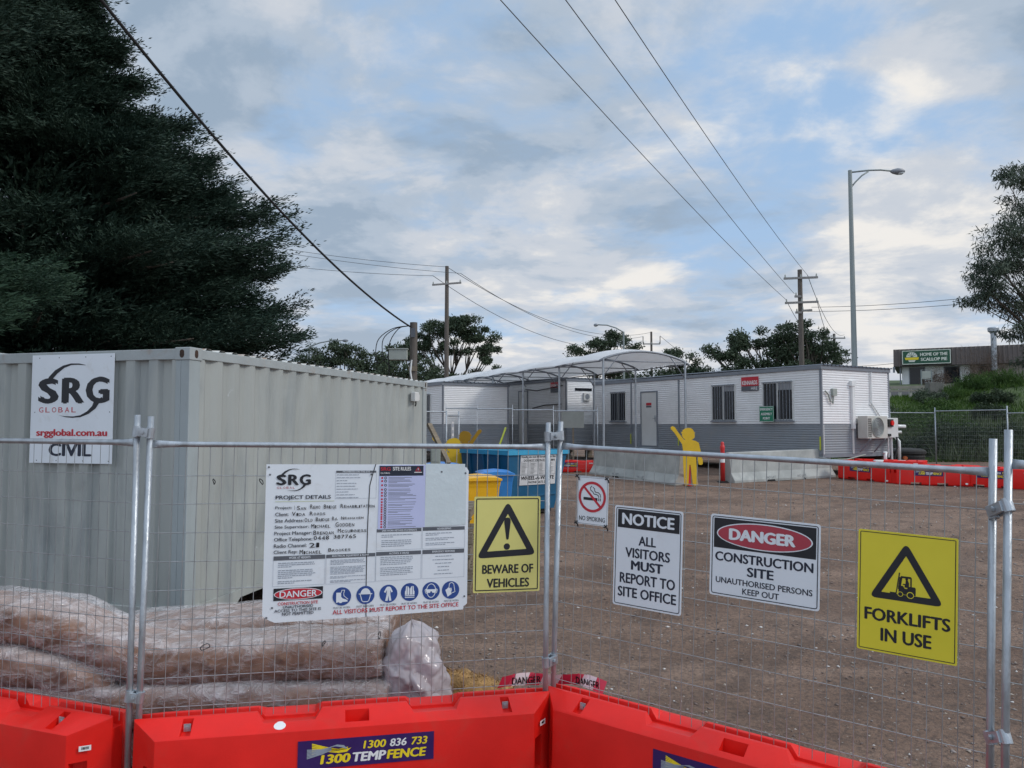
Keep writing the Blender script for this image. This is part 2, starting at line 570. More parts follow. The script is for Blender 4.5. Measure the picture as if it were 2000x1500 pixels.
def rrect(x0, x1, z0, z1, r, k=4):
    pts = []
    for (cx_, cz_, a) in ((x1 - r, z1 - r, 0), (x0 + r, z1 - r, 90), (x0 + r, z0 + r, 180), (x1 - r, z0 + r, 270)):
        for i in range(k + 1):
            t = R(a + 90 * i / k)
            pts.append((cx_ + r * math.cos(t), cz_ + r * math.sin(t)))
    return pts


def gz(x, y):
    """height of the yard"""
    ys = [-400, 4.5, 9, 16, 21, 24, 30, 900]
    zs = [0.0, 0.0, 0.20, 0.50, 0.68, 0.76, 0.80, 0.80]
    return float(np.interp(y, ys, zs))





# ================================================================== GROUND
def ground():
    xs = sorted(set([-900, -400, -200, -100, -60, -40] + [round(v, 2) for v in np.arange(-30, 40.01, 0.5)] + [60, 100, 200, 400, 900]))
    ys = sorted(set([-300, -100, -40, -15, -5, 0, 2] + [round(v, 2) for v in np.arange(2.5, 30.01, 0.25)] + [31, 33, 36, 40, 46, 60, 90, 150, 300, 600, 1200]))
    X, Y = np.meshgrid(xs, ys)
    Z = np.vectorize(gz)(X, Y)
    und = 0.020 * np.sin(X * 0.9 + np.sin(Y * 0.7) * 2) * np.sin(Y * 0.8 + 1.3 * np.sin(X * 0.35)) + 0.010 * np.sin(X * 2.3 + Y * 1.1)
    near = (Y > 4.5) & (Y < 29) & (np.abs(X) < 29)
    Z = Z + np.where(near, und, 0)
    nx, ny = len(xs), len(ys)
    vs = np.stack([X, Y, Z], -1).reshape(-1, 3)
    idx = np.arange(nx * ny).reshape(ny, nx)
    fs = np.stack([idx[:-1, :-1], idx[:-1, 1:], idx[1:, 1:], idx[1:, :-1]], -1).reshape(-1, 4)
    me = bpy.data.meshes.new('ground')
    me.from_pydata(vs.tolist(), [], fs.tolist())
    me.polygons.foreach_set('use_smooth', [True] * len(fs))
    m = bpy.data.materials.new('gravelly_dirt')
    m.use_nodes = True
    nt = m.node_tree
    b = nt.nodes['Principled BSDF']
    b.inputs['Roughness'].default_value = 0.92
    b.inputs['Specular IOR Level'].default_value = 0.25
    t = nt.nodes.new('ShaderNodeTexCoord')
    v = t.outputs['Object']
    big = noise(nt, v, 0.22, 5, 0.6, 0.5)
    mp = nt.nodes.new('ShaderNodeMapping')
    mp.inputs['Scale'].default_value = (0.35, 1.6, 1)
    mp.inputs['Rotation'].default_value = (0, 0, R(14))
    lk(nt, v, mp.inputs[0])
    trk = noise(nt, mp.outputs[0], 0.75, 6, 0.6, 0.4)
    wv_ = nt.nodes.new('ShaderNodeTexWave')
    wv_.inputs['Scale'].default_value = 0.20
    wv_.inputs['Distortion'].default_value = 9.0
    wv_.inputs['Detail'].default_value = 4
    wv_.inputs['Detail Scale'].default_value = 0.35
    lk(nt, mp.outputs[0], wv_.inputs['Vector'])
    rut = ramp(nt, wv_.outputs['Fac'], [(0.74, (0, 0, 0)), (0.88, (1, 1, 1)), (0.97, (0.2, 0.2, 0.2))], 'LINEAR')
    mid = noise(nt, v, 2.6, 7, 0.65, 0.3)
    fin = noise(nt, v, 26, 8, 0.75)
    grit = noise(nt, v, 95, 4, 0.7)
    c = ramp(nt, big, [(0.35, (0.170, 0.108, 0.077)), (0.65, (0.285, 0.192, 0.140))], 'LINEAR')
    c = mixc(nt, ramp(nt, trk, [(0.47, (0, 0, 0)), (0.63, (0.75, 0.75, 0.75))], 'LINEAR'), c, (0.345, 0.238, 0.178))
    c = mixc(nt, ramp(nt, mid, [(0.50, (0, 0, 0)), (0.64, (0.65, 0.65, 0.65))], 'LINEAR'), c, (0.112, 0.076, 0.057))
    c = mixc(nt, ramp(nt, fin, [(0.40, (0.7, 0.7, 0.7)), (0.56, (0, 0, 0))], 'LINEAR'), c, (0.070, 0.055, 0.050))
    c = mixc(nt, ramp(nt, grit, [(0.60, (0, 0, 0)), (0.70, (0.7, 0.7, 0.7))], 'LINEAR'), c, (0.30, 0.26, 0.235))
    vo = nt.nodes.new('ShaderNodeTexVoronoi')
    vo.inputs['Scale'].default_value = 16
    lk(nt, v, vo.inputs['Vector'])
    pick = mth(nt, 'GREATER_THAN', noise(nt, v, 9, 2, 0.5), 0.56)
    st = mth(nt, 'MULTIPLY', mth(nt, 'LESS_THAN', vo.outputs['Distance'], 0.16), pick)
    c = mixc(nt, mth(nt, 'MULTIPLY', st, 0.6), c, (0.42, 0.39, 0.36))
    c = mixc(nt, mth(nt, 'MULTIPLY', rut, 0.38), c, (0.095, 0.068, 0.056))
    lk(nt, c, b.inputs['Base Color'])
    bp = nt.nodes.new('ShaderNodeBump')
    bp.inputs['Strength'].default_value = 0.9
    bp.inputs['Distance'].default_value = 0.03
    hsum = mth(nt, 'ADD', mth(nt, 'SUBTRACT', mth(nt, 'MULTIPLY', fin, 0.9), mth(nt, 'MULTIPLY', rut, 0.8)), mth(nt, 'ADD', mth(nt, 'MULTIPLY', mid, 1.5), mth(nt, 'MULTIPLY', grit, 0.25)))
    lk(nt, hsum, bp.inputs['Height'])
    lk(nt, bp.outputs[0], b.inputs['Normal'])
    me.materials.append(m)
    struct(obj('ground', me))


ground()


def np_mesh(name, V, F, mats, mi=None, smooth=False):
    """fast mesh from arrays; F is (n,k) with constant k"""
    me = bpy.data.meshes.new(name)
    n, k = F.shape
    me.vertices.add(len(V))
    me.vertices.foreach_set('co', V.astype(np.float32).ravel())
    me.loops.add(n * k)
    me.loops.foreach_set('vertex_index', F.astype(np.int32).ravel())
    me.polygons.add(n)
    me.polygons.foreach_set('loop_start', np.arange(0, n * k, k, dtype=np.int32))
    for m_ in (mats if isinstance(mats, (list, tuple)) else [mats]):
        me.materials.append(m_)
    if mi is not None:
        me.polygons.foreach_set('material_index', mi.astype(np.int32))
    if smooth:
        me.polygons.foreach_set('use_smooth', np.ones(n, dtype=bool))
    me.update(calc_edges=True)
    me.validate()
    return me


def gravel():
    n = 52000
    u = rng.random(n)
    y = 3.9 + 17.5 * u ** 2.1
    x = (rng.random(n) * 2 - 1) * (1.5 + y * 0.78) + 0.12 * y
    # clumped
    keep = (np.sin(x * 1.7 + 2 * np.sin(y * 1.1)) + np.sin(y * 2.3 + x) + rng.normal(0, 1.2, n)) > -0.7
    x, y = x[keep], y[keep]
    n = len(x)
    s = (0.0035 + rng.random(n) ** 5 * 0.0125) * (.8 + y * .05)
    z = np.interp(y, [4.5, 9, 16, 21, 24, 30], [0, .20, .50, .68, .76, .80])
    und = 0.020 * np.sin(x * 0.9 + np.sin(y * 0.7) * 2) * np.sin(y * 0.8 + 1.3 * np.sin(x * 0.35)) + 0.010 * np.sin(x * 2.3 + y * 1.1)
    z = z + np.where(y > 4.5, und, 0)
    base = np.array([(1, 0, 0), (0, 1, 0), (-1, 0, 0), (0, -1, 0), (0, 0, 1), (0, 0, -1)], float)
    V = base[None] * (1 + rng.normal(0, 0.22, (n, 6, 1)))
    V *= np.stack([s * (0.8 + rng.random(n) * 0.9), s * (0.7 + rng.random(n) * 0.6), s * (0.45 + 0.4 * rng.random(n))], -1)[:, None]
    a = rng.random(n) * 6.28
    ca, sa = np.cos(a)[:, None], np.sin(a)[:, None]
    X = V[..., 0] * ca - V[..., 1] * sa + x[:, None]
    Y = V[..., 0] * sa + V[..., 1] * ca + y[:, None]
    Z = V[..., 2] + (z + s * 0.2)[:, None]
    V = np.stack([X, Y, Z], -1).reshape(-1, 3)
    f = np.array([(0, 1, 4), (1, 2, 4), (2, 3, 4), (3, 0, 4), (1, 0, 5), (2, 1, 5), (3, 2, 5), (0, 3, 5)])
    F = (f[None] + (np.arange(n) * 6)[:, None, None]).reshape(-1, 3)
    mi = np.repeat(rng.choice([0, 1, 2, 3], n, p=[.50, .28, .15, .07]), 8)
    ms = [mat('brown_stone', (0.16, 0.125, 0.11), 0.85, var=.3), mat('grey_stone', (0.27, 0.24, 0.225), 0.85, var=.3),
          mat('tan_stone', (0.38, 0.33, 0.28), 0.85, var=.2), mat('white_stone', (0.62, 0.60, 0.58), 0.8, var=.1)]
    o = obj('gravel', np_mesh('gravel', V, F, ms, mi))
    tag(o, 'loose grey, tan and white stones scattered over the brown dirt yard', 'gravel', kind='stuff')


gravel()

# ================================================================== FRONT FENCE (panel frames: origin at the left end of the top rail)
PANELS = {
    'left': ((-4.02, 4.77, CZ - .085), (-1.964, 4.03, CZ - .092)),
    'board': ((-1.90, 4.04, CZ - .10), (.212, 4.54, CZ - .13)),
    'signs': ((.285, 4.57, CZ - .125), (2.094, 3.36, CZ - .205)),
    'right': ((2.103, 3.268, CZ - .165), (3.93, 1.95, CZ - .25)),
}
FR = {}
for k, (a, b) in PANELS.items():
    FR[k] = (frame(a, Vector(b) - Vector(a)), (Vector(b) - Vector(a)).length)


def fence_panel_meshes(L, drop=2.2, up=0.145, wr=0.0020, pr=0.0160, rr=0.0145, flat_end=True, bottom=-1.43, nh=9):
    p = [MB().tube([(0, 0, -drop), (0, 0, up)], pr, 12).mesh('post', M['galv'], True),
         MB().tube([(L, 0, -drop), (L, 0, up)], pr, 12).mesh('post', M['galv'], True)]
    r_ = MB()
    # round rail, squashed flat where it is welded to the posts
    rings = []
    for x in [pr, 0.05, 0.10, 0.16] + [0.16 + (L - 0.32) * i / 6 for i in range(1, 6)] + [L - 0.16, L - 0.10, L - 0.05, L - pr]:
        e = min(x, L - x)
        k = min(1, max(0, (e - 0.03) / 0.10)) if flat_end else 1
        hz_ = rr * (1.45 - 0.45 * k)
        hy = rr * (0.35 + 0.65 * k)
        rings.append([(x, hy * math.cos(t * math.pi / 6), hz_ * math.sin(t * math.pi / 6)) for t in range(12)])
    r_.loft(rings)
    rail = r_.mesh('top_rail', M['galv'], True)
    wmb = MB()
    n = int(round((L - 0.06) / 0.0605))
    for i in range(1, n + 1):
        x = i * (L / (n + 1))
        dy = 0.0
        wmb.tube([(x, -0.004, -rr), (x + random.uniform(-.002, .002), -0.004 + random.uniform(-.004, .004), bottom / 2), (x, -0.004, bottom)], wr, 4, cap=False)
    for k in range(nh):
        z = -0.165 - 0.1495 * k
        sag = random.uniform(-.004, .002)
        wmb.tube([(0.0, 0, z), (L * .3, 0.001, z + sag), (L * .7, 0.001, z + sag), (L, 0, z)], wr * 1.05, 4, cap=False)
    wires = wmb.mesh('wire_mesh', M['wire'], True)
    return p, rail, wires


def fence_panel(key, label):
    mtx, L = FR[key]
    t = thing('mesh_fence', label, 'fence', mtx=mtx, group='temporary fence panels along the front')
    ps, rail, wires = fence_panel_meshes(L)
    for q in ps:
        obj('post', q, t)
    obj('top_rail', rail, t)
    obj('wire_mesh', wires, t)
    return t


fence_panel('left', 'galvanised wire mesh fence panel in front of the container end with the round logo')
fence_panel('board', 'galvanised wire mesh fence panel carrying the big white project details board')
fence_panel('signs', 'galvanised wire mesh fence panel carrying the notice, danger and forklift signs')
fence_panel('right', 'galvanised wire mesh fence panel mostly cut off by the right edge')


def clamp_mesh(d, r=0.0165):
    m = MB()
    for x in (0, d):
        m.tube([(x, 0, -0.028), (x, 0, 0.028)], r + 0.006, 14)
    m.box(0.006, d - 0.006, -0.030, -0.012, -0.022, 0.022)
    m.box(0.006, d - 0.006, 0.012, 0.028, -0.022, 0.022)
    m.tube([(d / 2, -0.046, 0), (d / 2, 0.04, 0)], 0.007, 8)
    m.tube([(d / 2, -0.044, 0), (d / 2, -0.032, 0)], 0.012, 6)
    return m.mesh('fence_clamp', M['galv'])


def clamps(ka, kb, hs, labels):
    ma, La = FR[ka]
    mb_, Lb = FR[kb]
    for h, lb in zip(hs, labels):
        a = ma @ Vector((La, 0, h))
        b = mb_ @ Vector((0, 0, h))
        d = (b - a).length
        o = obj('fence_clamp', clamp_mesh(d))
        o.matrix_world = frame(a, b - a)
        tag(o, lb, 'clamp', 'clamps joining the fence panels')


clamps('left', 'board', [0.058, -1.30], ['steel clamp joining the tops of the two posts in front of the container', 'steel clamp low on the two posts above the left red barriers'])
clamps('board', 'signs', [0.062, -1.245], ['steel clamp joining the post tops between the yellow vehicle sign and the no smoking sign', 'steel clamp low on the middle post pair above the barrier gap'])
clamps('signs', 'right', [-0.175, -1.14], ['steel clamp high on the rightmost post pair', 'steel clamp low on the rightmost post pair beside the forklift sign'])


# ------------------------------------------------------------------ water filled barriers
def bake(me_obj):
    dg = bpy.context.evaluated_depsgraph_get()
    me = bpy.data.meshes.new_from_object(me_obj.evaluated_get(dg))
    return me


def barrier_body(L, dips, name='body', detail=True):
    prof = lambda k, dip: [(-(.032 + .138 * k), 0), (-(.035 + .155 * k), .05), (-(.033 + .157 * k), .79 - .05 * k),
                           (-.032 - .018 * k - .065 * dip, .80 - .036 * dip), (-.026, .80 - .050 * dip), (-.026, .735), (.026, .735),
                           (.026, .80 - .050 * dip), (.032 + .018 * k + .065 * dip, .80 - .036 * dip), (.033 + .157 * k, .79 - .05 * k), (.035 + .155 * k, .05), (.032 + .138 * k, 0)]
    st = [(0, 0, 0), (0.13, 1, 0)]
    for a, b in dips:
        st += [(a, 1, 0), (a + .035, 1, 1), (b - .035, 1, 1), (b, 1, 0)]
    st += [(L - .13, 1, 0), (L, 0, 0)]
    rings = []
    for x, k, d in st:
        pr = prof(k, d)
        zk = 0.0 if 0 < x < L else 0.03
        rings.append([(x, y, max(z, zk)) for y, z in pr])
    m = MB().loft(rings)
    me = m.mesh(name, M['red'])
    if not detail:
        return me
    tmp = obj('body_blank', me)
    bv = tmp.modifiers.new('b', 'BEVEL')
    bv.width = 0.008
    bv.segments = 2
    bv.limit_method = 'ANGLE'
    bv.angle_limit = R(12)
    cm = MB()
    sl = lambda x0, x1, y0, y1, z0, z1: cm.hexa([(x0, y0, z0), (x1, y0, z0), (x1, y1, z0 + .09), (x0, y1, z0 + .09)], [(x0 + .01, y0, z1), (x1 - .01, y0, z1), (x1, y1, z1), (x0, y1, z1)])
    xm = L * 0.505
    cm.box(xm - .06, xm + .065, -.155, -.075, .72, .90)
    for sx in (.24, L - .30):
        cm.hexa([(sx, -.17, .725), (sx + .05, -.17, .725), (sx + .05, -.06, .75), (sx, -.06, .75)], [(sx, -.17, .9), (sx + .05, -.17, .9), (sx + .05, -.06, .9), (sx, -.06, .9)])
    # recesses in the bevelled ends
    for e in (0, 1):
        X = (lambda v: v) if e == 0 else (lambda v: L - v)
        pts = [(X(.045), -.16), (X(.10), -.215), (X(.16), -.12), (X(.10), -.06)]
        if e:
            pts = pts[::-1]
        cm.hexa([(p[0], p[1], .42) for p in pts], [(p[0], p[1], .60) for p in pts])
    # fork pockets underneath
    for xf in (L * .30, L * .62):
        cm.box(xf - .13, xf + .13, -.4, .4, -.1, .10)
    cut = obj('cut_blank', cm.mesh('cut', M['red']))
    bo = tmp.modifiers.new('c', 'BOOLEAN')
    bo.object = cut
    bo.operation = 'DIFFERENCE'
    bo.solver = 'EXACT'
    bpy.context.view_layer.update()
    me2 = bake(tmp)
    me2.name = name
    me2.materials.clear()
    me2.materials.append(M['red'])
    me2.polygons.foreach_set('material_index', [0] * len(me2.polygons))
    me2.polygons.foreach_set('use_smooth', [True] * len(me2.polygons))
    me2.set_sharp_from_angle(angle=R(28))
    for o in (tmp, cut):
        bpy.data.objects.remove(o)
    return me2


def hire_sticker(parent, x0, x1, z0, z1, y, small=False):
    """purple sticker with the hire firm's telephone number and name"""
    m = MB().box(x0, x1, y, y + .002, z0, z1)
    st = m.build('sticker', M['purple'], parent)
    W, H = x1 - x0, z1 - z0
    t = MB()
    q = y - .0012
    sl = 0.16
    text(t, '1300', x0 + .47 * W, x0 + .635 * W, z0 + .58 * H, z0 + .86 * H, q, 0, .03, sl)
    text(t, '836', x0 + .665 * W, x0 + .79 * W, z0 + .58 * H, z0 + .86 * H, q, 1, .03, sl)
    text(t, '733', x0 + .825 * W, x0 + .945 * W, z0 + .58 * H, z0 + .86 * H, q, 0, .03, sl)
    text(t, '1300', x0 + .16 * W, x0 + .375 * W, z0 + .14 * H, z0 + .47 * H, q, 0, .045, sl)
    text(t, 'TEMP', x0 + .385 * W, x0 + .635 * W, z0 + .14 * H, z0 + .47 * H, q, 1, .045, sl)
    text(t, 'FENCE', x0 + .645 * W, x0 + .935 * W, z0 + .14 * H, z0 + .47 * H, q, 0, .045, sl)
    t.build('lettering', [M['yellowprint'], M['whiteprint']], st)
    s = MB()
    # woven ribbon emblem
    for i in range(7):
        f = i / 6
        a = (x0 + (.10 + .0 * f) * W, z0 + (.88 - .34 * f) * H)
        b = (x0 + .22 * W, z0 + (.70 - .12 * f) * H)
        c_ = (x0 + .36 * W, z0 + (.55 + .12 * f) * H)
        th = .012 * H
        pts = [a, b, c_]
        s.flat([(p[0], p[1] + th * 1.6) for p in pts] + [(p[0], p[1] - th * 1.6) for p in reversed(pts)], q, 0)
        a = (x0 + .065 * W, z0 + (.68 - .30 * f) * H)
        b = (x0 + .17 * W, z0 + (.66 - .16 * f) * H)
        c_ = (x0 + .24 * W, z0 + (.72 - .10 * f) * H)
        pts = [a, b, c_]
        s.flat([(p[0], p[1] + th * 1.4) for p in pts] + [(p[0], p[1] - th * 1.4) for p in reversed(pts)], q - .0005, 1)
    s.flat([(x0 + .22 * W, z0 + .72 * H), (x0 + .28 * W, z0 + .80 * H), (x0 + .33 * W, z0 + .76 * H), (x0 + .36 * W, z0 + .60 * H), (x0 + .32 * W, z0 + .68 * H), (x0 + .27 * W, z0 + .74 * H)], q - .0005, 1)
    s.flat([(x0 + .22 * W, z0 + .56 * H), (x0 + .29 * W, z0 + .50 * H), (x0 + .35 * W, z0 + .52 * H), (x0 + .385 * W, z0 + .66 * H), (x0 + .34 * W, z0 + .60 * H), (x0 + .28 * W, z0 + .58 * H)], q - .001, 0)
    s.build('emblem', [M['yellowprint'], M['lightprint']], st)
    return st


def barcode(parent, O, X, Z, Wd=.055, Hh=.026):
    m = MB().box(0, Wd, 0, .0015, 0, Hh)
    o = m.build('barcode_label', M['whiteprint'], parent)
    o.matrix_basis = frame(O, X, Z)
    b = MB()
    x = .012
    rr = random.Random(3)
    while x < Wd - .010:
        wd = rr.choice([.0012, .002, .003])
        b.box(x, x + wd, -.0008, 0, Hh * .30, Hh * .78)
        x += wd + rr.choice([.0012, .002])
    b.build('barcode', M['ink'], o)


def barrier(key, s0, s1, dips, label, sticker=None, drop=2.20, end_label=None, plate_at=None, cap_x=None):
    mtx, L = FR[key]
    o = mtx @ Vector((s0, 0, -drop))
    F = mtx.copy()
    F.translation = o
    W = s1 - s0
    t = thing('water_barrier', label, 'barrier', mtx=F, group='red water filled barriers under the front fence')
    obj('body', barrier_body(W, dips), t)
    for sx in (.24, W - .30):
        p = MB().box(sx + .008, sx + .042, -.098, -.094, .745, .782)
        p.tube([(sx + .025, -.104, .764), (sx + .025, -.095, .764)], .008, 8)
        p.build('bolt_plate', M['galv'], t)
    if sticker:
        hire_sticker(t, sticker[0], sticker[1], .545, .688, -.1935)
    if end_label:
        n_ = Vector((1, -1, 0)).normalized() if end_label == 'right' else Vector((-1, -1, 0)).normalized()
        if end_label == 'right':
            barcode(t, (W - .085, -.1545, .655), (1, 1, 0.0), (0, 0, 1))
        else:
            barcode(t, (.03, -.099, .655), (1, -1, 0), (0, 0, 1))
    if cap_x is not None:
        c_ = MB().tube([(0, 0, 0), (0, 0, .006)], .038, 20)
        c_.tube([(0, 0, .006), (0, 0, .009)], .030, 20)
        co = c_.build('filler_cap', M['whiteprint'], t)
        co.matrix_basis = frame((cap_x, -.140, .748), (1, 0, 0), (0, -.30, .95))
    if plate_at is not None:
        c_ = MB().tube([(0, -.012, 0), (0, 0, 0)], .026, 20)
        c_.tube([(0, -.016, 0), (0, -.012, 0)], .017, 20)
        co = c_.build('drain_plug', M['whiteprint'], t)
        co.location = (plate_at, -.1905, .42)
    return t


barrier('left', 0.02, 2.11, [(.60, .92), (1.40, 1.66)], 'red plastic water barrier under the container end, its near end cut off at bottom left', end_label='right')
barrier('board', -0.015, 2.185, [(.60, .93), (1.38, 1.68)], 'red plastic water barrier with the full telephone number sticker, below the project board', sticker=(.815, 1.515), end_label='right', plate_at=1.97, cap_x=.72)
barrier('signs', -0.015, 2.20, [(.62, .93), (1.36, 1.70)], 'red plastic water barrier below the no smoking and notice signs, sticker half cut off', sticker=(.73, 1.43), cap_x=1.60)

# ================================================================== SIGNS ON THE FENCE


def on_panel(key, s, h, y=-.012):
    mtx, L = FR[key]
    m_ = mtx.copy()
    m_.translation = mtx @ Vector((s, y, h))
    return m_


def sheet(parent, W, H, m_, r=.012, name='sheet', th=.003):
    return MB().prism(rrect(0, W, -H, 0, r), 0, th).build(name, M[m_] if isinstance(m_, str) else m_, parent)


def border(parent, W, H, m_, inset, bw, r=.012, y=-.0008):
    a = rrect(inset, W - inset, -H + inset, -inset, r)
    b = rrect(inset + bw, W - inset - bw, -H + inset + bw, -inset - bw, max(r - bw, .002))
    MB().ring(a, b, y).build('border', M[m_], parent)


SY = -.0010


def texts(parent, W, H, m_, rows, name='lettering', y=SY):
    t = MB()
    for s, u0, u1, v0, v1, bo in rows:
        text(t, s, u0 * W, u1 * W, -v1 * H, -v0 * H, y, 0, bo)
    return t.build(name, m_ if not isinstance(m_, str) else M[m_], parent)


# -- beware of vehicles
def tri_ring(W, H, A, B, C, th):
    """rounded warning triangle as outer and inner outlines"""
    pts = [Vector((A[0] * W, -A[1] * H)), Vector((B[0] * W, -B[1] * H)), Vector((C[0] * W, -C[1] * H))]
    cen = sum(pts, Vector((0, 0))) / 3

    def rounded(ps, r):
        out = []
        for i in range(3):
            p, a, b = ps[i], ps[i - 1], ps[(i + 1) % 3]
            d1, d2 = (a - p).normalized(), (b - p).normalized()
            for k in range(6):
                f = k / 5
                q = p + d1 * r * (1 - f) ** 2 + d2 * r * f ** 2
                out.append((q.x, q.y))
        return out
    inner = []
    for i in range(3):
        p, a, b = pts[i], pts[i - 1], pts[(i + 1) % 3]
        d1, d2 = (a - p).normalized(), (b - p).normalized()
        bis = (d1 + d2).normalized()
        sn = math.sin(d1.angle(d2) / 2)
        inner.append(p + bis * th / sn)
    return rounded(pts, th * 1.1), rounded(inner, th * .12)


t = thing('warning_sign', 'pale faded yellow sign with an exclamation mark reading beware of vehicles', 'sign', mtx=on_panel('board', 1.733, -.287))
W, H = .392, .545
sheet(t, W, H, 'paleyellow', .008)
border(t, W, H, 'black', .010, .006, .008)
o_, i_ = tri_ring(W, H, (.505, .045), (.04, .645), (.945, .615), .036)
MB().ring(o_, i_, SY).build('warning_triangle', M['black'], t)
ex = MB()
ex.flat([(W * .455 + 0, -.235 * H), (.47 * W, -.225 * H), (.50 * W, -.220 * H), (.53 * W, -.225 * H), (.545 * W, -.24 * H), (.548 * W, -.27 * H), (.52 * W, -.445 * H), (.50 * W, -.455 * H), (.485 * W, -.445 * H), (.45 * W, -.27 * H)], SY)
ex.flat(ellipse(.495 * W, -.525 * H, .047 * W, .047 * W, 24), SY)
ex.build('exclamation_mark', M['black'], t)
texts(t, W, H, 'black', [('BEWARE OF', .13, .90, .710, .805, .034), ('VEHICLES', .20, .84, .855, .95, .034)])

# -- no smoking
t = thing('no_smoking_sign', 'small white no smoking sign cable tied beside the middle fence post', 'sign', mtx=on_panel('signs', .133, -.166))
W, H = .198, .274
sheet(t, W, H, 'white', .006)
border(t, W, H, 'black', .004, .0016, .006)
cx_, cz_ = .49 * W, -.415 * H
MB().ring(ellipse(cx_, cz_, .088, .088, 48), ellipse(cx_, cz_, .073, .073, 48), SY - .001).flat(
    [(cx_ - .060, cz_ + .052), (cx_ - .050, cz_ + .060), (cx_ + .060, cz_ - .050), (cx_ + .050, cz_ - .060)], SY - .001).build('prohibition_ring', M['redprint'], t)
cg = MB()
cg.flat([(cx_ - .056, cz_ - .004), (cx_ + .034, cz_ - .004), (cx_ + .034, cz_ - .020), (cx_ - .056, cz_ - .020)], SY)
for k in (.040, .050):
    cg.flat([(cx_ + k, cz_ - .004), (cx_ + k + .005, cz_ - .004), (cx_ + k + .005, cz_ - .020), (cx_ + k, cz_ - .020)], SY)


def stroke(mb, pts, wd, y, mi=0, fn=None):
    for i in range(len(pts) - 1):
        a, b = Vector(pts[i]), Vector(pts[i + 1])
        d = (b - a)
        if d.length < 1e-6:
            continue
        d.normalize()
        n_ = Vector((-d.y, d.x)) * wd / 2
        a2, b2 = a - d * wd * .3, b + d * wd * .3
        mb.flat([tuple(a2 + n_), tuple(b2 + n_), tuple(b2 - n_), tuple(a2 - n_)], y, mi, fn)


stroke(cg, [(cx_ - .004, cz_ + .062), (cx_ - .013, cz_ + .052), (cx_ - .010, cz_ + .038), (cx_ + .003, cz_ + .030), (cx_ + .010, cz_ + .018), (cx_ + .028, cz_ + .016), (cx_ + .040, cz_ + .010), (cx_ + .042, cz_ + .000)], .0045, SY)
stroke(cg, [(cx_ + .004, cz_ + .056), (cx_ + .014, cz_ + .048), (cx_ + .015, cz_ + .036), (cx_ + .022, cz_ + .029), (cx_ + .040, cz_ + .027), (cx_ + .052, cz_ + .016), (cx_ + .053, cz_ + .002)], .0045, SY)
cg.build('cigarette', M['black'], t)
texts(t, W, H, 'black', [('NO SMOKING', .08, .92, .825, .92, .01)])

# -- notice
t = thing('notice_sign', 'tall white sign with a black notice heading telling visitors to report to site office', 'sign', mtx=on_panel('signs', .376, -.311))
W, H = .402, .553
sheet(t, W, H, 'white', .014)
border(t, W, H, 'navy', .009, .0045, .012)
MB().flat([(.05 * W, -.035 * H), (.05 * W, -.218 * H), (.955 * W, -.218 * H), (.955 * W, -.035 * H)], SY).build('header', M['black'], t)
texts(t, W, H, 'white', [('NOTICE', .115, .885, .068, .185, .04)], 'heading', SY - .001)
texts(t, W, H, 'navy', [('ALL', .37, .625, .285, .378, .03), ('VISITORS', .175, .83, .410, .508, .03), ('MUST', .265, .735, .533, .628, .040),
                        ('REPORT TO', .10, .91, .665, .768, .03), ('SITE OFFICE', .075, .93, .805, .905, .03)])

# -- danger
t = thing('danger_sign', 'wide white construction site sign with red danger oval on black', 'sign', mtx=on_panel('signs', .930, -.303))
W, H = .545, .418
sheet(t, W, H, 'white', .014)
border(t, W, H, 'navy', .009, .0045, .012)
MB().flat([(.035 * W, -.045 * H), (.035 * W, -.41 * H), (.965 * W, -.41 * H), (.965 * W, -.045 * H)], SY).build('header', M['black'], t)
e = MB()
e.flat(ellipse(.50 * W, -.227 * H, .437 * W, .160 * H, 56), SY - .001, 0)
e.flat(ellipse(.50 * W, -.227 * H, .425 * W, .147 * H, 56), SY - .002, 1)
e.build('oval', [M['white'], M['fadedred']], t)
texts(t, W, H, 'white', [('DANGER', .18, .79, .155, .298, .06)], 'heading', SY - .003)
texts(t, W, H, 'navy', [('CONSTRUCTION', .05, .945, .455, .57, .032), ('SITE', .355, .60, .605, .72, .032), ('UNAUTHORISED PERSONS', .06, .94, .765, .838, .02), ('KEEP OUT', .315, .65, .868, .942, .02)])

# -- forklifts
t = thing('forklift_sign', 'bright yellow sign with a forklift in a black triangle reading forklifts in use', 'sign', mtx=on_panel('signs', 1.644, -.303))
W, H = .408, .557
sheet(t, W, H, 'yellow', .008)
border(t, W, H, 'black', .008, .0035, .006)
o_, i_ = tri_ring(W, H, (.495, .075), (.12, .555), (.87, .555), .030)
MB().ring(o_, i_, SY).build('warning_triangle', M['black'], t)
fk = MB()
fx = lambda x, z: (x / 100 * W, -z / 100 * H)
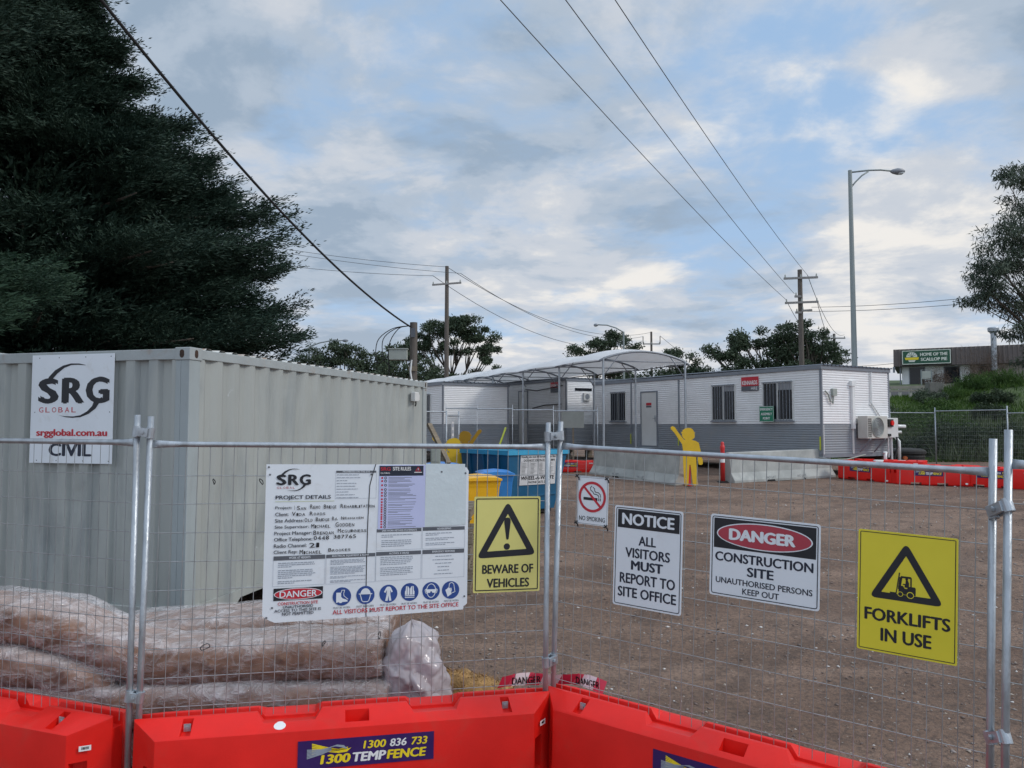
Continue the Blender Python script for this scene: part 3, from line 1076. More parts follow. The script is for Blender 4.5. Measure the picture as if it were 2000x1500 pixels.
# glyph traced in percent of the sheet
fk.flat([fx(33.5, 49.0), fx(39.5, 49.0), fx(42.5, 32.5), fx(43.8, 32.5), fx(40.3, 50.4), fx(33.5, 50.0)], SY)          # mast and fork
fk.flat([fx(43.2, 36), fx(46.0, 36), fx(46.0, 37), fx(44.4, 37), fx(42.8, 46), fx(41.6, 46)], SY)
fk.flat([fx(44.6, 35.0), fx(54.5, 35.0), fx(55.5, 36.0), fx(55.5, 43), fx(54.0, 43), fx(54.0, 36.6), fx(46.0, 36.6), fx(44.8, 43), fx(43.4, 43)], SY)   # cage
fk.flat([fx(42.6, 43), fx(46.8, 43), fx(48.5, 45), fx(51, 45), fx(51.5, 43), fx(58.8, 43), fx(59.5, 44), fx(59.5, 49.8), fx(42.2, 49.8)], SY)   # body
fk.flat([fx(49.5, 38), fx(51.5, 38), fx(52.8, 40), fx(52.8, 44), fx(48.4, 44), fx(48.4, 42), fx(46.6, 42), fx(46.6, 41.2), fx(49.3, 41.0)], SY - .0006)    # driver
fk.flat(ellipse(50.4 / 100 * W, -.372 * H, .0055, .0065, 12), SY - .0009)
for (ux, r_) in ((44.2, .0115), (54.2, .0150)):
    fk.flat(ellipse(ux / 100 * W, -.498 * H, r_, r_, 20), SY - .0012, 1)
    fk.flat(ellipse(ux / 100 * W, -.498 * H, r_ * .78, r_ * .78, 20), SY - .0016, 0)
fk.build('forklift_symbol', [M['black'], M['yellow']], t)
texts(t, W, H, 'black', [('FORKLIFTS', .075, .935, .640, .745, .036), ('IN USE', .245, .755, .795, .905, .036)])

# -- project board
t = thing('project_board', 'large white project details board with handwritten names and blue pictograms', 'sign', mtx=on_panel('board', .589, -.104, -.014))
BW, BH = 1.106, .833
CQ = ((0.0, 0.0), (BW - .002, .001), (BW + .001, -.819), (.002, -.847))   # TL TR BR BL, slightly out of square


def bfn(u, v):
    x = (1 - u) * (1 - v) * CQ[0][0] + u * (1 - v) * CQ[1][0] + u * v * CQ[2][0] + (1 - u) * v * CQ[3][0]
    z = (1 - u) * (1 - v) * CQ[0][1] + u * (1 - v) * CQ[1][1] + u * v * CQ[2][1] + (1 - u) * v * CQ[3][1]
    return x, z


crack = [(.527, 0), (.514, .06), (.4995, .14), (.494, .35), (.4915, .60), (.492, .85), (.4943, 1.0)]
outl = [(0, 0), (.527, 0)] + [(u - .0012, v) for u, v in crack] + [(.06, 1.0), (.035, .985), (0, .955)]
MB().prism([bfn(*p) for p in outl], 0, .003).build('left_sheet', M['white'], t)
outr = [(.5285, 0), (.983, 0), (.985, .018), (.993, .022), (1.003, .045), (1.003, .955), (.996, .965), (.985, .972), (.983, .995), (.60, 1.0), (.555, 1.0), (.552, .985), (.548, 1.0)] + [(u + .0012, v) for u, v in reversed(crack)]
MB().prism([bfn(*p) for p in outr], -.001, .002).build('right_sheet', M['white'], t)
cr = MB()
for i in range(len(crack) - 1):
    stroke(cr, [bfn(*crack[i]), bfn(*crack[i + 1])], .0045, -.0022)
cr.build('crack', M['ink'], t)


def btexts(rows, m_, name, y=-.003, bold=None, rot=0, part=None):
    g = MB()
    for s, u0, u1, v0, v1, bo in rows:
        text(g, s, u0, u1, v1, v0, y, 0, bo, 0, bfn, rot)
    return g.build(name, M[m_], part or t)


btexts([("PROJECT DETAILS", .0473, .3103, .1984, .2304, .02), ("Project:", .0477, .1251, .2672, .2909, .01), ("Client:", .048, .1115, .3069, .3298, .01),
        ("Site Address:", .0478, .1821, .3472, .3700, .01), ("Site Supervisor:", .047, .2083, .3884, .4143, .01), ("Project Manager:", .0462, .2235, .4279, .4569, .01),
        ("Office Telephone:", .046, .226, .4665, .4962, .01), ("Radio Channel:", .0457, .1997, .5067, .5300, .01), ("Client Rep:", .0455, .1569, .5464, .5745, .01),
        ("UNAUTHORISED", .0955, .2381, .8966, .9137, .02), ("ACCESS TO THIS SITE IS", .0561, .2755, .9181, .9359, .02), ("NOT PERMITTED", .0925, .2406, .9389, .9583, .02)],
       'navy', 'lettering')
hand = [("SAN", .1487, .1948, .2659, .2919), ("REMO", .2114, .2622, .2595, .2864), ("BRIDGE", .2766, .3401, .26, .2863), ("REHABILITATION", .3574, .5277, .2599, .285),
        ("VIDA", .1247, .1922, .3041, .3301), ("ROADS", .21, .2879, .3054, .3294), ("OLD", .186, .2275, .3444, .369), ("BRIDGE", .2395, .3081, .3429, .3677),
        ("Rd,", .3184, .3472, .3397, .3645), ("NEWHAVEN", .3615, .4739, .3395, .3592), ("MICHAEL", .219, .3135, .3838, .4101), ("GODDEN", .3346, .4296, .3761, .4056),
        ("BRENDAN", .2296, .3303, .4263, .4541), ("McGUINNESS", .3468, .4895, .4198, .4449), ("0448", .2315, .3091, .4611, .4874), ("387765", .3262, .44, .4585, .4827),
        ("21", .2105, .2628, .5045, .5344), ("MICHAEL", .166, .2745, .5485, .5762), ("BROOKES", .303, .4138, .5441, .5668)]
g = MB()
hr = random.Random(5)
for s, u0, u1, v0, v1 in hand:
    # small capitals, letter by letter, slightly uneven
    n_ = len(s)
    ws = [1.3 if (i == 0 and not s[0].isdigit()) else (0.55 if c in 'I,1' else 1.0) for i, c in enumerate(s)]
    tot = sum(ws)
    u = u0
    for i, c in enumerate(s):
        wd = (u1 - u0) * ws[i] / tot
        top = v0 if (i == 0 or s[0].isdigit()) else v0 + (v1 - v0) * .28
        if c == ',':
            top = v0 + (v1 - v0) * .8
        j = hr.uniform(-.0012, .0012)
        text(g, c, u + wd * .06, u + wd * .84, v1 + j, top + j, -.0036, 0, .012, 0, bfn, hr.uniform(-.05, .05))
        u += wd
g.flat([bfn(.1375, .264), bfn(.1388, .264), bfn(.1388, .292), bfn(.1375, .292)], -.0036)
g.build('handwriting', M['ink'], t)
btexts([("CONSTRUCTION SITE", .0711, .2605, .8735, .8928, .02), ("ALL VISITORS MUST REPORT TO THE SITE OFFICE", .3318, .9585, .9430, .9715, .016)], 'redprint', 'red_lettering')
btexts([("MUST BE WORN", a, b, .9235, .9365, .0) for a, b in ((.334, .4149), (.4467, .5304), (.5627, .6413), (.6686, .7449), (.779, .8559), (.8837, .9583))], 'greyprint', 'small_lettering')
bars = MB()
for (u0, u1, v0, v1) in ((.0457, .2901, .5831, .6091), (.295, .5336, .5848, .6075), (.5384, .7627, .4294, .451), (.7695, .9857, .4257, .4493), (.5374, .7628, .5806, .6053), (.7696, .9845, .5789, .6064), (.3334, .5305, .0412, .0549)):
    bars.flat([bfn(u0, v0), bfn(u1, v0), bfn(u1, v1), bfn(u0, v1)], -.0022)
bars.build('heading_bars', M['greyprint'], t)
btexts([("WORK AT HEIGHTS", .118, .2195, .5883, .6032, .02), ("ELECTRICAL EQUIPMENT & PLANT", .3237, .5032, .5895, .6029, .02), ("SAFE WORK METHOD STATEMENTS", .5643, .7397, .4345, .4472, .02),
        ("HOUSEKEEPING", .8431, .915, .4313, .4446, .02), ("ALCOHOL & DRUGS", .6022, .7009, .5861, .5992, .02), ("EMERGENCY RESPONSE", .82, .9358, .586, .5986, .02), ("PROHIBITED ON THIS SITE", .3653, .4986, .0435, .0526, .02)],
       'white', 'headings')
fine_ = MB()
for (u0, u1, v0, v1) in ((.045, .2901, .609, .7727), (.2956, .5348, .6075, .7743), (.5381, .7633, .451, .5706), (.7689, .986, .4493, .5711), (.5375, .7635, .6053, .7713), (.7691, .9848, .6064, .7715), (.332, .5317, .0548, .2233)):
    stroke(fine_, [bfn(u0, v0), bfn(u0, v1), bfn(u1, v1), bfn(u1, v0)], .0012, -.0022)


def greeked(mb, u0, u1, v0, v1, rows, lh, y, rr, center=False, full=.92):
    """unreadably small print: broken dashes"""
    v = v0
    for n_ in rows:
        for k in range(n_):
            end = (full - rr.random() * .10) if k < n_ - 1 else rr.uniform(.3, .75)
            ln = (u1 - u0) * end
            a = u0 + ((u1 - u0) - ln) / 2 if center else u0
            b = a + ln
            u = a
            while u < b - .002:
                wd = min(rr.uniform(.006, .022), b - u)
                mb.flat([bfn(u, v), bfn(u + wd, v), bfn(u + wd, v + lh * .42), bfn(u, v + lh * .42)], y)
                u += wd + .0028
            v += lh
        v += lh * .9


rr = random.Random(11)
greeked(fine_, .068, .262, .625, .77, [3, 5, 2], .0118, -.0022, rr)
greeked(fine_, .316, .508, .620, .77, [4, 6, 2, 2], .0090, -.0022, rr)
greeked(fine_, .563, .735, .468, .57, [2, 4], .0125, -.0022, rr)
greeked(fine_, .785, .950, .465, .57, [2, 2, 2], .0115, -.0022, rr)
greeked(fine_, .560, .740, .615, .77, [5, 5], .0118, -.0022, rr)
greeked(fine_, .800, .955, .622, .77, [1, 1, 1, 1, 1, 1], .0125, -.0022, rr, True, .7)
greeked(fine_, .337, .500, .066, .22, [1] * 9, .0098, -.0022, rr)
fine_.build('small_print', M['lightprint'], t)
MB().flat([bfn(.045, .2365), bfn(.328, .2365), bfn(.328, .2392), bfn(.045, .2392)], -.0022).build('underline', M['limeprint'], t)
d_ = MB()
d_.flat([bfn(.0498, .7858), bfn(.2828, .7858), bfn(.2828, .8632), bfn(.0498, .8632)], -.0022, 0)
d_.flat([bfn(.1663 + .114 * math.cos(a_ * .1309), .8245 + .0365 * math.sin(a_ * .1309)) for a_ in range(48)], -.0030, 1)
d_.flat([bfn(.1663 + .110 * math.cos(a_ * .1309), .8245 + .0325 * math.sin(a_ * .1309)) for a_ in range(48)], -.0036, 2)
text(d_, 'DANGER', .0784, .2554, .8454, .8044, -.0043, 1, .02, 0, bfn)
d_.build('danger_heading', [M['black'], M['white'], M['redprint']], t)

# six blue pictograms
pic = MB()
pc = [(.375, .8583), (.4895, .8578), (.6024, .8579), (.7089, .8551), (.8172, .8556), (.917, .857)]
PR = .0492


def pf(k):
    cu, cvv = bfn(*pc[k])
    return lambda x, z: (cu + x * PR, cvv + z * PR)


for k in range(6):
    f_ = pf(k)
    pic.flat([f_(math.cos(a_ * .1309), math.sin(a_ * .1309)) for a_ in range(48)], -.0024, 0)
Y1, Y2 = -.0031, -.0038
f_ = pf(0)   # boot
pic.flat([f_(*p) for p in ((-.62, .42), (-.10, .42), (-.08, -.05), (.10, -.22), (.45, -.35), (.62, -.45), (.62, -.58), (.05, -.62), (-.05, -.72), (-.25, -.72), (-.28, -.62), (-.62, -.68))], Y1, 1)
stroke(pic, [f_(-.08, .42), f_(-.02, .68), f_(.28, .68), f_(.18, .30), f_(.22, .05), f_(.42, -.12), f_(.66, -.32)], .0035, Y1, 1)
f_ = pf(1)   # helmet
pic.flat([f_(.55 * math.cos(a_), .12 + .62 * math.sin(a_)) for a_ in [i * math.pi / 14 for i in range(15)]] + [f_(-.72, .05), f_(.72, .05)][:0], Y1, 1)
pic.flat([f_(*p) for p in ((-.74, .18), (-.74, .08), (.74, .08), (.74, .18))], Y2, 1)
stroke(pic, [f_(-.58, .08), f_(-.50, -.20), f_(-.38, -.62), f_(-.22, -.74), f_(.22, -.74), f_(.38, -.62), f_(.50, -.20), f_(.58, .08)], .0042, Y1, 1)
f_ = pf(2)   # overalls
pic.flat([f_(*p) for p in ((-.10, .78), (.14, .78), (.28, .66), (.48, .22), (.34, .12), (.20, .40), (.22, -.10), (.34, -.78), (.10, -.80), (.02, -.20), (-.08, -.80), (-.34, -.78), (-.20, -.10), (-.18, .40), (-.34, .10), (-.50, .20), (-.26, .66))], Y1, 1)
f_ = pf(3)   # vest
for sgn in (-1, 1):
    pic.flat([f_(sgn * p[0], p[1]) for p in ((.04, -.30), (.04, .36), (.16, .62), (.26, .66), (.26, -.30))], Y1, 1)
    pic.flat([f_(sgn * p[0], p[1]) for p in ((.32, -.30), (.32, .66), (.42, .66), (.46, .20), (.54, .05), (.54, -.30))], Y1, 1)
for z_ in (-.45, -.64):
    pic.flat([f_(-.54, z_), f_(.54, z_), f_(.54, z_ + .09), f_(-.54, z_ + .09)], Y1, 1)
f_ = pf(4)   # face with goggles
stroke(pic, [f_(.52 * math.cos(a_) * (1 if math.sin(a_) > -.2 else .92), .02 + .76 * math.sin(a_)) for a_ in [i * math.pi / 12 for i in range(25)]], .0042, Y1, 1)
pic.flat([f_(*p) for p in ((-.58, .18), (.58, .18), (.60, -.02), (.46, -.22), (.14, -.22), (.05, -.04), (-.05, -.04), (-.14, -.22), (-.46, -.22), (-.60, -.02))], Y2, 1)
for sgn in (-1, 1):
    stroke(pic, [f_(sgn * .55, .22), f_(sgn * .70, .12), f_(sgn * .62, -.22), f_(sgn * .50, -.26)], .0035, Y1, 1)
f_ = pf(5)   # gloves
pic.flat([f_(*p) for p in ((-.62, .02), (-.42, .14), (-.30, .28), (-.16, .26), (-.02, .16), (.12, -.45), (-.34, -.76), (-.42, -.50))], Y1, 1)
stroke(pic, [f_(-.20, .30), f_(-.16, .72), f_(.10, .86), f_(.34, .70), f_(.50, -.20), f_(.16, -.34)], .0035, Y2, 1)
stroke(pic, [f_(.02, .22), f_(.10, .05), f_(.05, -.15)], .0040, Y2, 1)
pic.build('pictograms', [M['blueprint'], M['white']], t)


def logo(parent, X0, W_, Z0, H_, y, fn=None, black='black', red='redprint', bold=.045):
    """three capital letters crossed by two swooshes, with the red word below"""
    g_ = MB()
    id_ = fn or (lambda x, z: (x, z))
    F_ = lambda x, z: id_(X0 + x * W_, Z0 + z * H_)
    text(g_, 'S', X0, X0 + .295 * W_, Z0, Z0 + H_, y, 0, bold, 0, fn)
    text(g_, 'R', X0 + .335 * W_, X0 + .655 * W_, Z0, Z0 + H_, y, 0, bold, 0, fn)
    text(g_, 'G', X0 + .670 * W_, X0 + 1.0 * W_, Z0 - .0 * H_, Z0 + 1.02 * H_, y, 0, bold, 0, fn)
    up = [(.10, .75), (.15, 1.05), (.234, 1.30), (.346, 1.475), (.458, 1.55), (.57, 1.54), (.664, 1.475)]
    lo = [(.664, 1.465), (.55, 1.49), (.458, 1.485), (.364, 1.385), (.27, 1.175), (.205, .975), (.20, .78)]
    for i in range(len(up) - 1):
        j = len(lo) - 1 - i
        g_.flat([F_(*up[i]), F_(*up[i + 1]), F_(*lo[j - 1]), F_(*lo[j])], y - .0008, 0)
    up = [(.905, .25), (.86, 0.0), (.813, -.20), (.72, -.40), (.607, -.525), (.495, -.55), (.40, -.525), (.31, -.46)]
    lo = [(.785, .05), (.766, -.10), (.70, -.30), (.607, -.45), (.51, -.495), (.40, -.49), (.35, -.475), (.31, -.455)]
    for i in range(len(up) - 1):
        g_.flat([F_(*up[i]), F_(*up[i + 1]), F_(*lo[i + 1]), F_(*lo[i])], y - .0008, 0)
    g_.build('logo_letters', M[black], parent)
    h_ = MB()
    n_ = 'GLOBAL'
    for i, c in enumerate(n_):
        text(h_, c, X0 + (.02 + i * .092) * W_, X0 + (.02 + i * .092 + .062) * W_, Z0 - .34 * H_, Z0 - .14 * H_, y, 0, .0, 0, fn)
    h_.build('logo_word', M[red], parent)


logo(t, .0487, .164, .1329, -.0682, -.003, bfn, 'black', 'fadedred')
# stuck-on rules poster
rp = MB().prism([bfn(*p) for p in ((.5459, .0059), (.7782, .003), (.7790, .425), (.543, .432))], -.0032, -.0022).build('rules_poster', M['lavender'], t)
h_ = MB().flat([bfn(*p) for p in ((.5461, .0097), (.7682, .0080), (.7682, .0753), (.5461, .077))], -.0036, 0)
text(h_, 'SRG', .5517, .6016, .0412, .0182, -.0042, 1, .03, 0, bfn)
text(h_, 'GLOBAL', .5521, .5996, .0627, .0524, -.0042, 2, .0, 0, bfn)
text(h_, 'SITE RULES', .6126, .7043, .0406, .0159, -.0042, 2, .03, 0, bfn)
greeked(h_, .6129, .7016, .047, .065, [2], .0115, -.0042, rr, full=1.0)
for f2 in range(len(h_.m)):
    pass
tr_ = [(.7287, .0446), (.7412, .0174), (.7536, .0446)]
stroke(h_, [bfn(*tr_[0]), bfn(*tr_[1]), bfn(*tr_[2]), bfn(*tr_[0])], .0035, -.0042, 1)
stroke(h_, [bfn(.7412, .027), bfn(.7412, .037)], .003, -.0042, 2)
stroke(h_, [bfn(.7225, .053), bfn(.7590, .053)], .004, -.0042, 2)
h_.build('poster_header', [M['navy'], M['redprint'], M['whiteprint']], rp)
body_ = MB()
vlist = [.0901, .1111, .1386, .1678, .1888, .2082, .2319, .2513, .2696, .2859, .3007, .3155, .3337, .3493, .3629, .3804, .3979, .4165]
for i, v in enumerate(vlist):
    body_.flat([bfn(.5560, v - .006), bfn(.5650, v - .006), bfn(.5650, v + .006), bfn(.5560, v + .006)], -.0036, 1)
    c0 = bfn(.5775, v)
    body_.ring([(c0[0] + .0078 * math.cos(a_ * .35), c0[1] + .0078 * math.sin(a_ * .35)) for a_ in range(18)], [(c0[0] + .0035 * math.cos(a_ * .35), c0[1] + .0035 * math.sin(a_ * .35)) for a_ in range(18)], -.0036, 0)
    nl = 2 if i in (0, 3, 4, 6, 8, 11, 15, 16) else (3 if i in (1, 2, 5) else 1)
    for k in range(nl):
        a_, b_ = .592, .592 + (.135 if k < nl - 1 or nl == 1 else rr.uniform(.05, .11)) * rr.uniform(.8, 1.05)
        vv = v - .004 * (nl - 1) + .0085 * k
        body_.flat([bfn(a_, vv), bfn(b_, vv), bfn(b_, vv + .0028), bfn(a_, vv + .0028)], -.0036, 0)
body_.build('poster_list', [M['greyprint'], M['redprint']], rp)
MB().prism([bfn(*p) for p in ((.7800, -.006), (.984, -.004), (.983, .035), (.990, .045), (.990, .415), (.7790, .424))], -.0030, -.0022).build('plastic_sleeve', M['sleeve'], t)
gr = MB()
for (u, v) in ((.018, .066), (.012, .018), (.506, .066), (.986, .060), (.045, .905), (.988, .905), (.516, .965), (.862, .050), (.02, .965)):
    c0 = bfn(u, v)
    gr.flat([(c0[0] + .0055 * math.cos(a_ * .5236), c0[1] + .0055 * math.sin(a_ * .5236)) for a_ in range(12)], -.0046)
gr.build('eyelet_holes', M['greyprint'], t)

# loose cable ties
TIES = [('board', .323, -.182, .028, 80), ('board', .557, -.182, .034, 60), ('board', .287, -1.065, .05, -15), ('board', .922, -1.056, .03, 115), ('board', 1.215, -1.02, .04, 95)]
lbs = ['black cable tie loop hanging on the wire beside the post, left of the project board', 'black cable tie loop on the wire touching the top left of the project board', 'black cable tie loop in front of the wrapped mattress', 'short black cable tie on the wire below the project board',
       'black cable tie loop beside the white plastic bag']
for (k, s, h, L_, a_), lb in zip(TIES, lbs):
    pts = []
    for i in range(17):
        q = i / 16 * 2 * math.pi
        pts.append((L_ * .5 * (1 - math.cos(q)) * 1.0, L_ * .25 * math.sin(q)))
    ca, sa = math.cos(R(a_)), math.sin(R(a_))
    o = MB().tube([(x * ca + z * sa * .6, -.008 - .012 * math.sin(i), -(x * sa) + z * ca) for i, (x, z) in enumerate(pts)], .0024, 6).build('cable_tie', M['cable'], None, True)
    o.matrix_world = on_panel(k, s, h, -.004)
    tag(o, lb, 'cable tie', 'cable ties on the front fence')
for (s, h, lb) in ((.133, -.166, 'black cable tie knot at the top left corner of the no smoking sign'), (.325, -.17, 'black cable tie knot at the top right corner of the no smoking sign'),
                   (.133, -.435, 'black cable tie knot at the lower left corner of the no smoking sign'), (.325, -.44, 'black cable tie knot hanging from the lower right corner of the no smoking sign')):
    m_ = MB()
    m_.tube([(-.008, -.006, .010), (.0, -.010, .0), (.010, -.006, -.008), (.012, -.004, -.022)], .004, 6)
    m_.tube([(.008, -.006, .012), (.002, -.010, .0), (-.012, -.006, -.004)], .0035, 6)
    o = m_.build('cable_tie', M['cable'], None, True)
    o.matrix_world = on_panel('signs', s, h, -.014)
    tag(o, lb, 'cable tie', 'cable ties on the front fence')



def sub(o, root, m_):
    """put a child authored in frame m_ under its root"""
    o.parent = root
    o.matrix_basis = root.matrix_world.inverted() @ m_
    return o


# ================================================================== SHIPPING CONTAINER
CD = Vector((.262, .965, 0)).normalized()
CF = frame((-3.03, 7.2, .44), CD)
CL, CW, CH = 6.06, 2.44, 2.59
con = thing('shipping_container', 'grey green steel shipping container with corrugated sides, rusty roof edge and a torn bottom rail', 'container', mtx=CF)


def corrug(x0, x1, z0, z1, pitch, fl, sl, depth, y0=0.012, dents=0, seed=1):
    """vertical trapezoid corrugation with a few dents"""
    r_ = random.Random(seed)
    xs = []
    x = x0
    while x < x1 - 1e-3:
        for dx, y in ((0, y0), (fl, y0), (fl + sl, y0 + depth), (2 * fl + sl, y0 + depth)):
            if x + dx < x1:
                xs.append((x + dx, y))
        x += pitch
    xs.append((x1, y0))
    nz = 22
    ds = [(r_.uniform(x0 + .3, x1 - .3), r_.uniform(z0 + .3, z1 - .15), r_.uniform(.06, .16), r_.uniform(-.012, .026)) for _ in range(dents)]
    rings = []
    for k in range(nz + 1):
        z = z0 + (z1 - z0) * k / nz
        row = []
        for (x, y) in xs:
            dd = sum(a * math.exp(-(((x - cx0) ** 2) + (z - cz0) ** 2 * .5) / (2 * s_ * s_)) for cx0, cz0, s_, a in ds)
            row.append((x, y + dd, z))
        rings.append(row)
    return MB().loft([list(r) for r in rings], closed=False, cap=False)


side = corrug(.16, CL - .14, .14, CH - .10, .278, .072, .067, .036, dents=36, seed=4)
o = side.build('side_wall', M['container'], con)
# the far long side and the two ends
o = corrug(.14, CL - .14, .14, CH - .10, .278, .072, .067, .036).build('side_wall', M['container'])
sub(o, con, frame(CF @ Vector((CL, CW, 0)), -CD))
EF = frame(CF @ Vector((0, CW, 0)), CF.to_3x3() @ Vector((0, -1, 0)))       # end wall frame: x runs towards the near corner
o = corrug(.14, CW - .16, .14, CH - .10, .262, .100, .031, .045, dents=8, seed=9).build('end_wall', M['container'])
sub(o, con, EF)
fr = MB()
P_ = .16
# bottom and top rails
fr.box(P_, CL - P_, 0.004, .06, CH - .10, CH - .008, 1)
fr.box(P_, CL - P_, CW - .06, CW - .004, CH - .10, CH - .008, 1)
fr.box(.004, .06, P_, CW - P_, CH - .11, CH - .008, 1)
fr.box(CL - .06, CL - .004, P_, CW - P_, CH - .10, CH - .008, 1)
fr.box(.005, .06, P_, CW - P_, 0, .15, 0)
fr.box(P_, CL - P_, CW - .06, CW - .005, 0, .16, 0)
fr.build('rails', [M['container'], M['conrail']], con, bevel=.006)
# near side bottom rail with a torn, curled strip
tr = MB()
pts_t = [(P_, .16), (.5, .155), (.9, .165), (1.3, .15), (1.7, .16), (2.4, .155), (CL - P_, .16)]
pts_b = [(P_, .0), (.5, .0), (.78, .02), (.86, .085), (1.35, .10), (1.5, .02), (2.4, .0), (CL - P_, .0)]
poly = pts_t + list(reversed(pts_b))
tr.prism(poly, -.004, .012)
tr.build('bottom_rail', M['container'], con)
po = MB()
po.box(.004, P_, .004, .10, .118, CH - .118)
po.box(.004, .05, .10, P_, .118, CH - .118)
po.build('corner_post', M['conpost'], con, bevel=.006)
for (x0, y0) in ((CL - P_, 0.004), (0.004, CW - P_), (CL - P_, CW - P_)):
    MB().box(x0, x0 + P_ - .004, y0, y0 + P_ - .008, .118, CH - .118).build('corner_post', M['conrail'], con, bevel=.006)
for (x0, y0) in ((0, 0), (CL - .178, 0), (0, CW - .162), (CL - .178, CW - .162)):
    for z0 in (0, CH - .118):
        c_ = MB().box(x0 - .004, x0 + .182, y0 - .004, y0 + .166, z0, z0 + .122)
        cc = c_.build('corner_casting', M['conrail'], con, bevel=.008)
        h_ = MB()
        h_.flat([(x0 + .09 + .026 * math.cos(a_ * .3927), z0 + .061 + (.012 if math.sin(a_ * .3927) > 0 else -.012) + .028 * math.sin(a_ * .3927)) for a_ in range(16)], y0 - .0045)
        for a_ in [0]:
            pts = [(y0 + .085 + .026 * math.cos(q * .3927), z0 + .061 + (.012 if math.sin(q * .3927) > 0 else -.012) + .028 * math.sin(q * .3927)) for q in range(16)]
            h_.add([(x0 - .0045, p[0], p[1]) for p in pts], [tuple(range(16))])
        h_.build('casting_hole', M['rust'], cc)
# roof sheet with corrugations that show above the side rail
rf = MB()
rings = []
x = .20
k = 0
while x < CL - .18:
    for dx, z in ((0, 0), (.06, .0), (.085, .022), (.145, .024), (.17, .002)):
        rings.append([(x + dx, .03, CH - .006 + z * .9), (x + dx, .20, CH + z), (x + dx, CW - .03, CH + z)])
    x += .209
rf.loft(rings, closed=False, cap=False)
rf.build('roof', M['conroof'], con, angle=20)
MB().box(.08, CL - .08, .08, CW - .08, .10, .16).build('floor', M['wood'], con)
# far end doors edge
dr = MB()
dr.box(CL - .004, CL + .03, .02, CW - .02, .12, CH - .12)
for y in (.35, .9, 1.5, 2.1):
    dr.tube([(CL + .05, y, .1), (CL + .05, y, CH - .1)], .018, 8)
dr.build('door', M['container'], con)
for xb in (.5, 2.6, 5.0):
    for yb in (.10, CW - .42):
        b_ = CF @ Vector((xb, yb, 0))
        o = MB().box(0, .30, 0, .30, -.16, -.0).build('timber_block', M['wood'], None, bevel=.01)
        m_ = CF.copy(); m_.translation = b_
        o.matrix_world = m_
        gh = .44 - gz(b_.x, b_.y)
        o.scale = (1, 1, (gh + .02) / .16)
        tag(o, 'short timber block holding the shipping container off the dirt', 'timber block', 'timber blocks under the container')

# company sign on the container end
sm = frame(EF @ Vector((CW - 1.835, -.006, 1.485)), EF.to_3x3() @ Vector((1, 0, 0)))
t = thing('company_sign', 'tall white sign with big black and red lettering on the container end', 'sign', mtx=sm)
W, H = .99, 1.07
MB().box(0, W, -.004, 0, 0, H).build('sheet', M['white'], t)
logo(t, .085, .86, .585, .255, -.0055, bold=.05)
q = MB()
text(q, 'srgglobal.com.au', .075, .93, .245, .335, -.0055, 0, .045)
q.build('web_address', M['redprint'], t)
q = MB()
text(q, 'CIVIL', .235, .75, .068, .195, -.0055, 0, .04)
q.build('lettering', M['navy'], t)
q = MB()
for x in (.09, .33, .65, .95):
    for z in (.025, H - .03):
        q.flat([(x + .006 * math.cos(a_), z + .006 * math.sin(a_)) for a_ in [i * .7854 for i in range(8)]], -.0048)
for z in (.5,):
    for x in (.05, .95):
        q.flat([(x + .006 * math.cos(a_), z + .006 * math.sin(a_)) for a_ in [i * .7854 for i in range(8)]], -.0048)
q.build('screws', M['greyprint'], t)

# little lamp box on the side wall
o = thing('junction_box', 'small white plastic box fixed high on the container side near its far end', 'junction box', mtx=frame(CF @ Vector((5.36, .0, 2.24)), CD))
MB().box(0, .17, -.07, .01, 0, .15).build('housing', M['offwhite'], o, bevel=.01)
MB().box(.17, .26, -.045, .01, .02, .12).build('cover', M['offwhite'], o, bevel=.01)
MB().tube([(.12, -.03, 0), (.12, -.035, -.04), (.10, -.03, -.075)], .012, 8).build('cable_gland', M['rubber'], o, True)
o = thing('electrical_cabinet', 'narrow pale grey cabinet standing at the far corner of the container', 'cabinet', mtx=frame((-1.40, 13.25, .42), (1, .1, 0)))
MB().box(0, .17, 0, .2, 0, 1.50).build('housing', M['box_grey'], o, bevel=.008)
MB().box(.02, .15, -.006, 0, 1.25, 1.45).build('door', M['box_grey'], o)
MB().tube([(.03, -.02, .8), (.03, -.04, .84), (.03, -.02, .88)], .008, 6).build('handle', M['galv'], o)

# ================================================================== MATTRESSES, PLASTIC, COIR LOG
mm = bpy.data.materials.new('quilted_brown_fabric')
mm.use_nodes = True
nt = mm.node_tree
b = nt.nodes['Principled BSDF']
b.inputs['Roughness'].default_value = 0.9
tcn = nt.nodes.new('ShaderNodeTexCoord')
n1 = noise(nt, tcn.outputs['Object'], 7, 6, 0.65)
c = ramp(nt, n1, [(0.3, (0.11, 0.055, 0.034)), (0.7, (0.28, 0.155, 0.098))], 'LINEAR')
vq = nt.nodes.new('ShaderNodeTexVoronoi')
vq.feature = 'SMOOTH_F1'
vq.inputs['Scale'].default_value = 9
lk(nt, tcn.outputs['Object'], vq.inputs['Vector'])
ws_ = mth(nt, 'SUBTRACT', 1.0, vq.outputs['Distance'])
bp = nt.nodes.new('ShaderNodeBump')
bp.inputs['Strength'].default_value = 0.9
bp.inputs['Distance'].default_value = 0.04
lk(nt, mth(nt, 'POWER', ws_, 2.0), bp.inputs['Height'])
lk(nt, bp.outputs[0], b.inputs['Normal'])
lk(nt, c, b.inputs['Base Color'])
M['quilt'] = mm

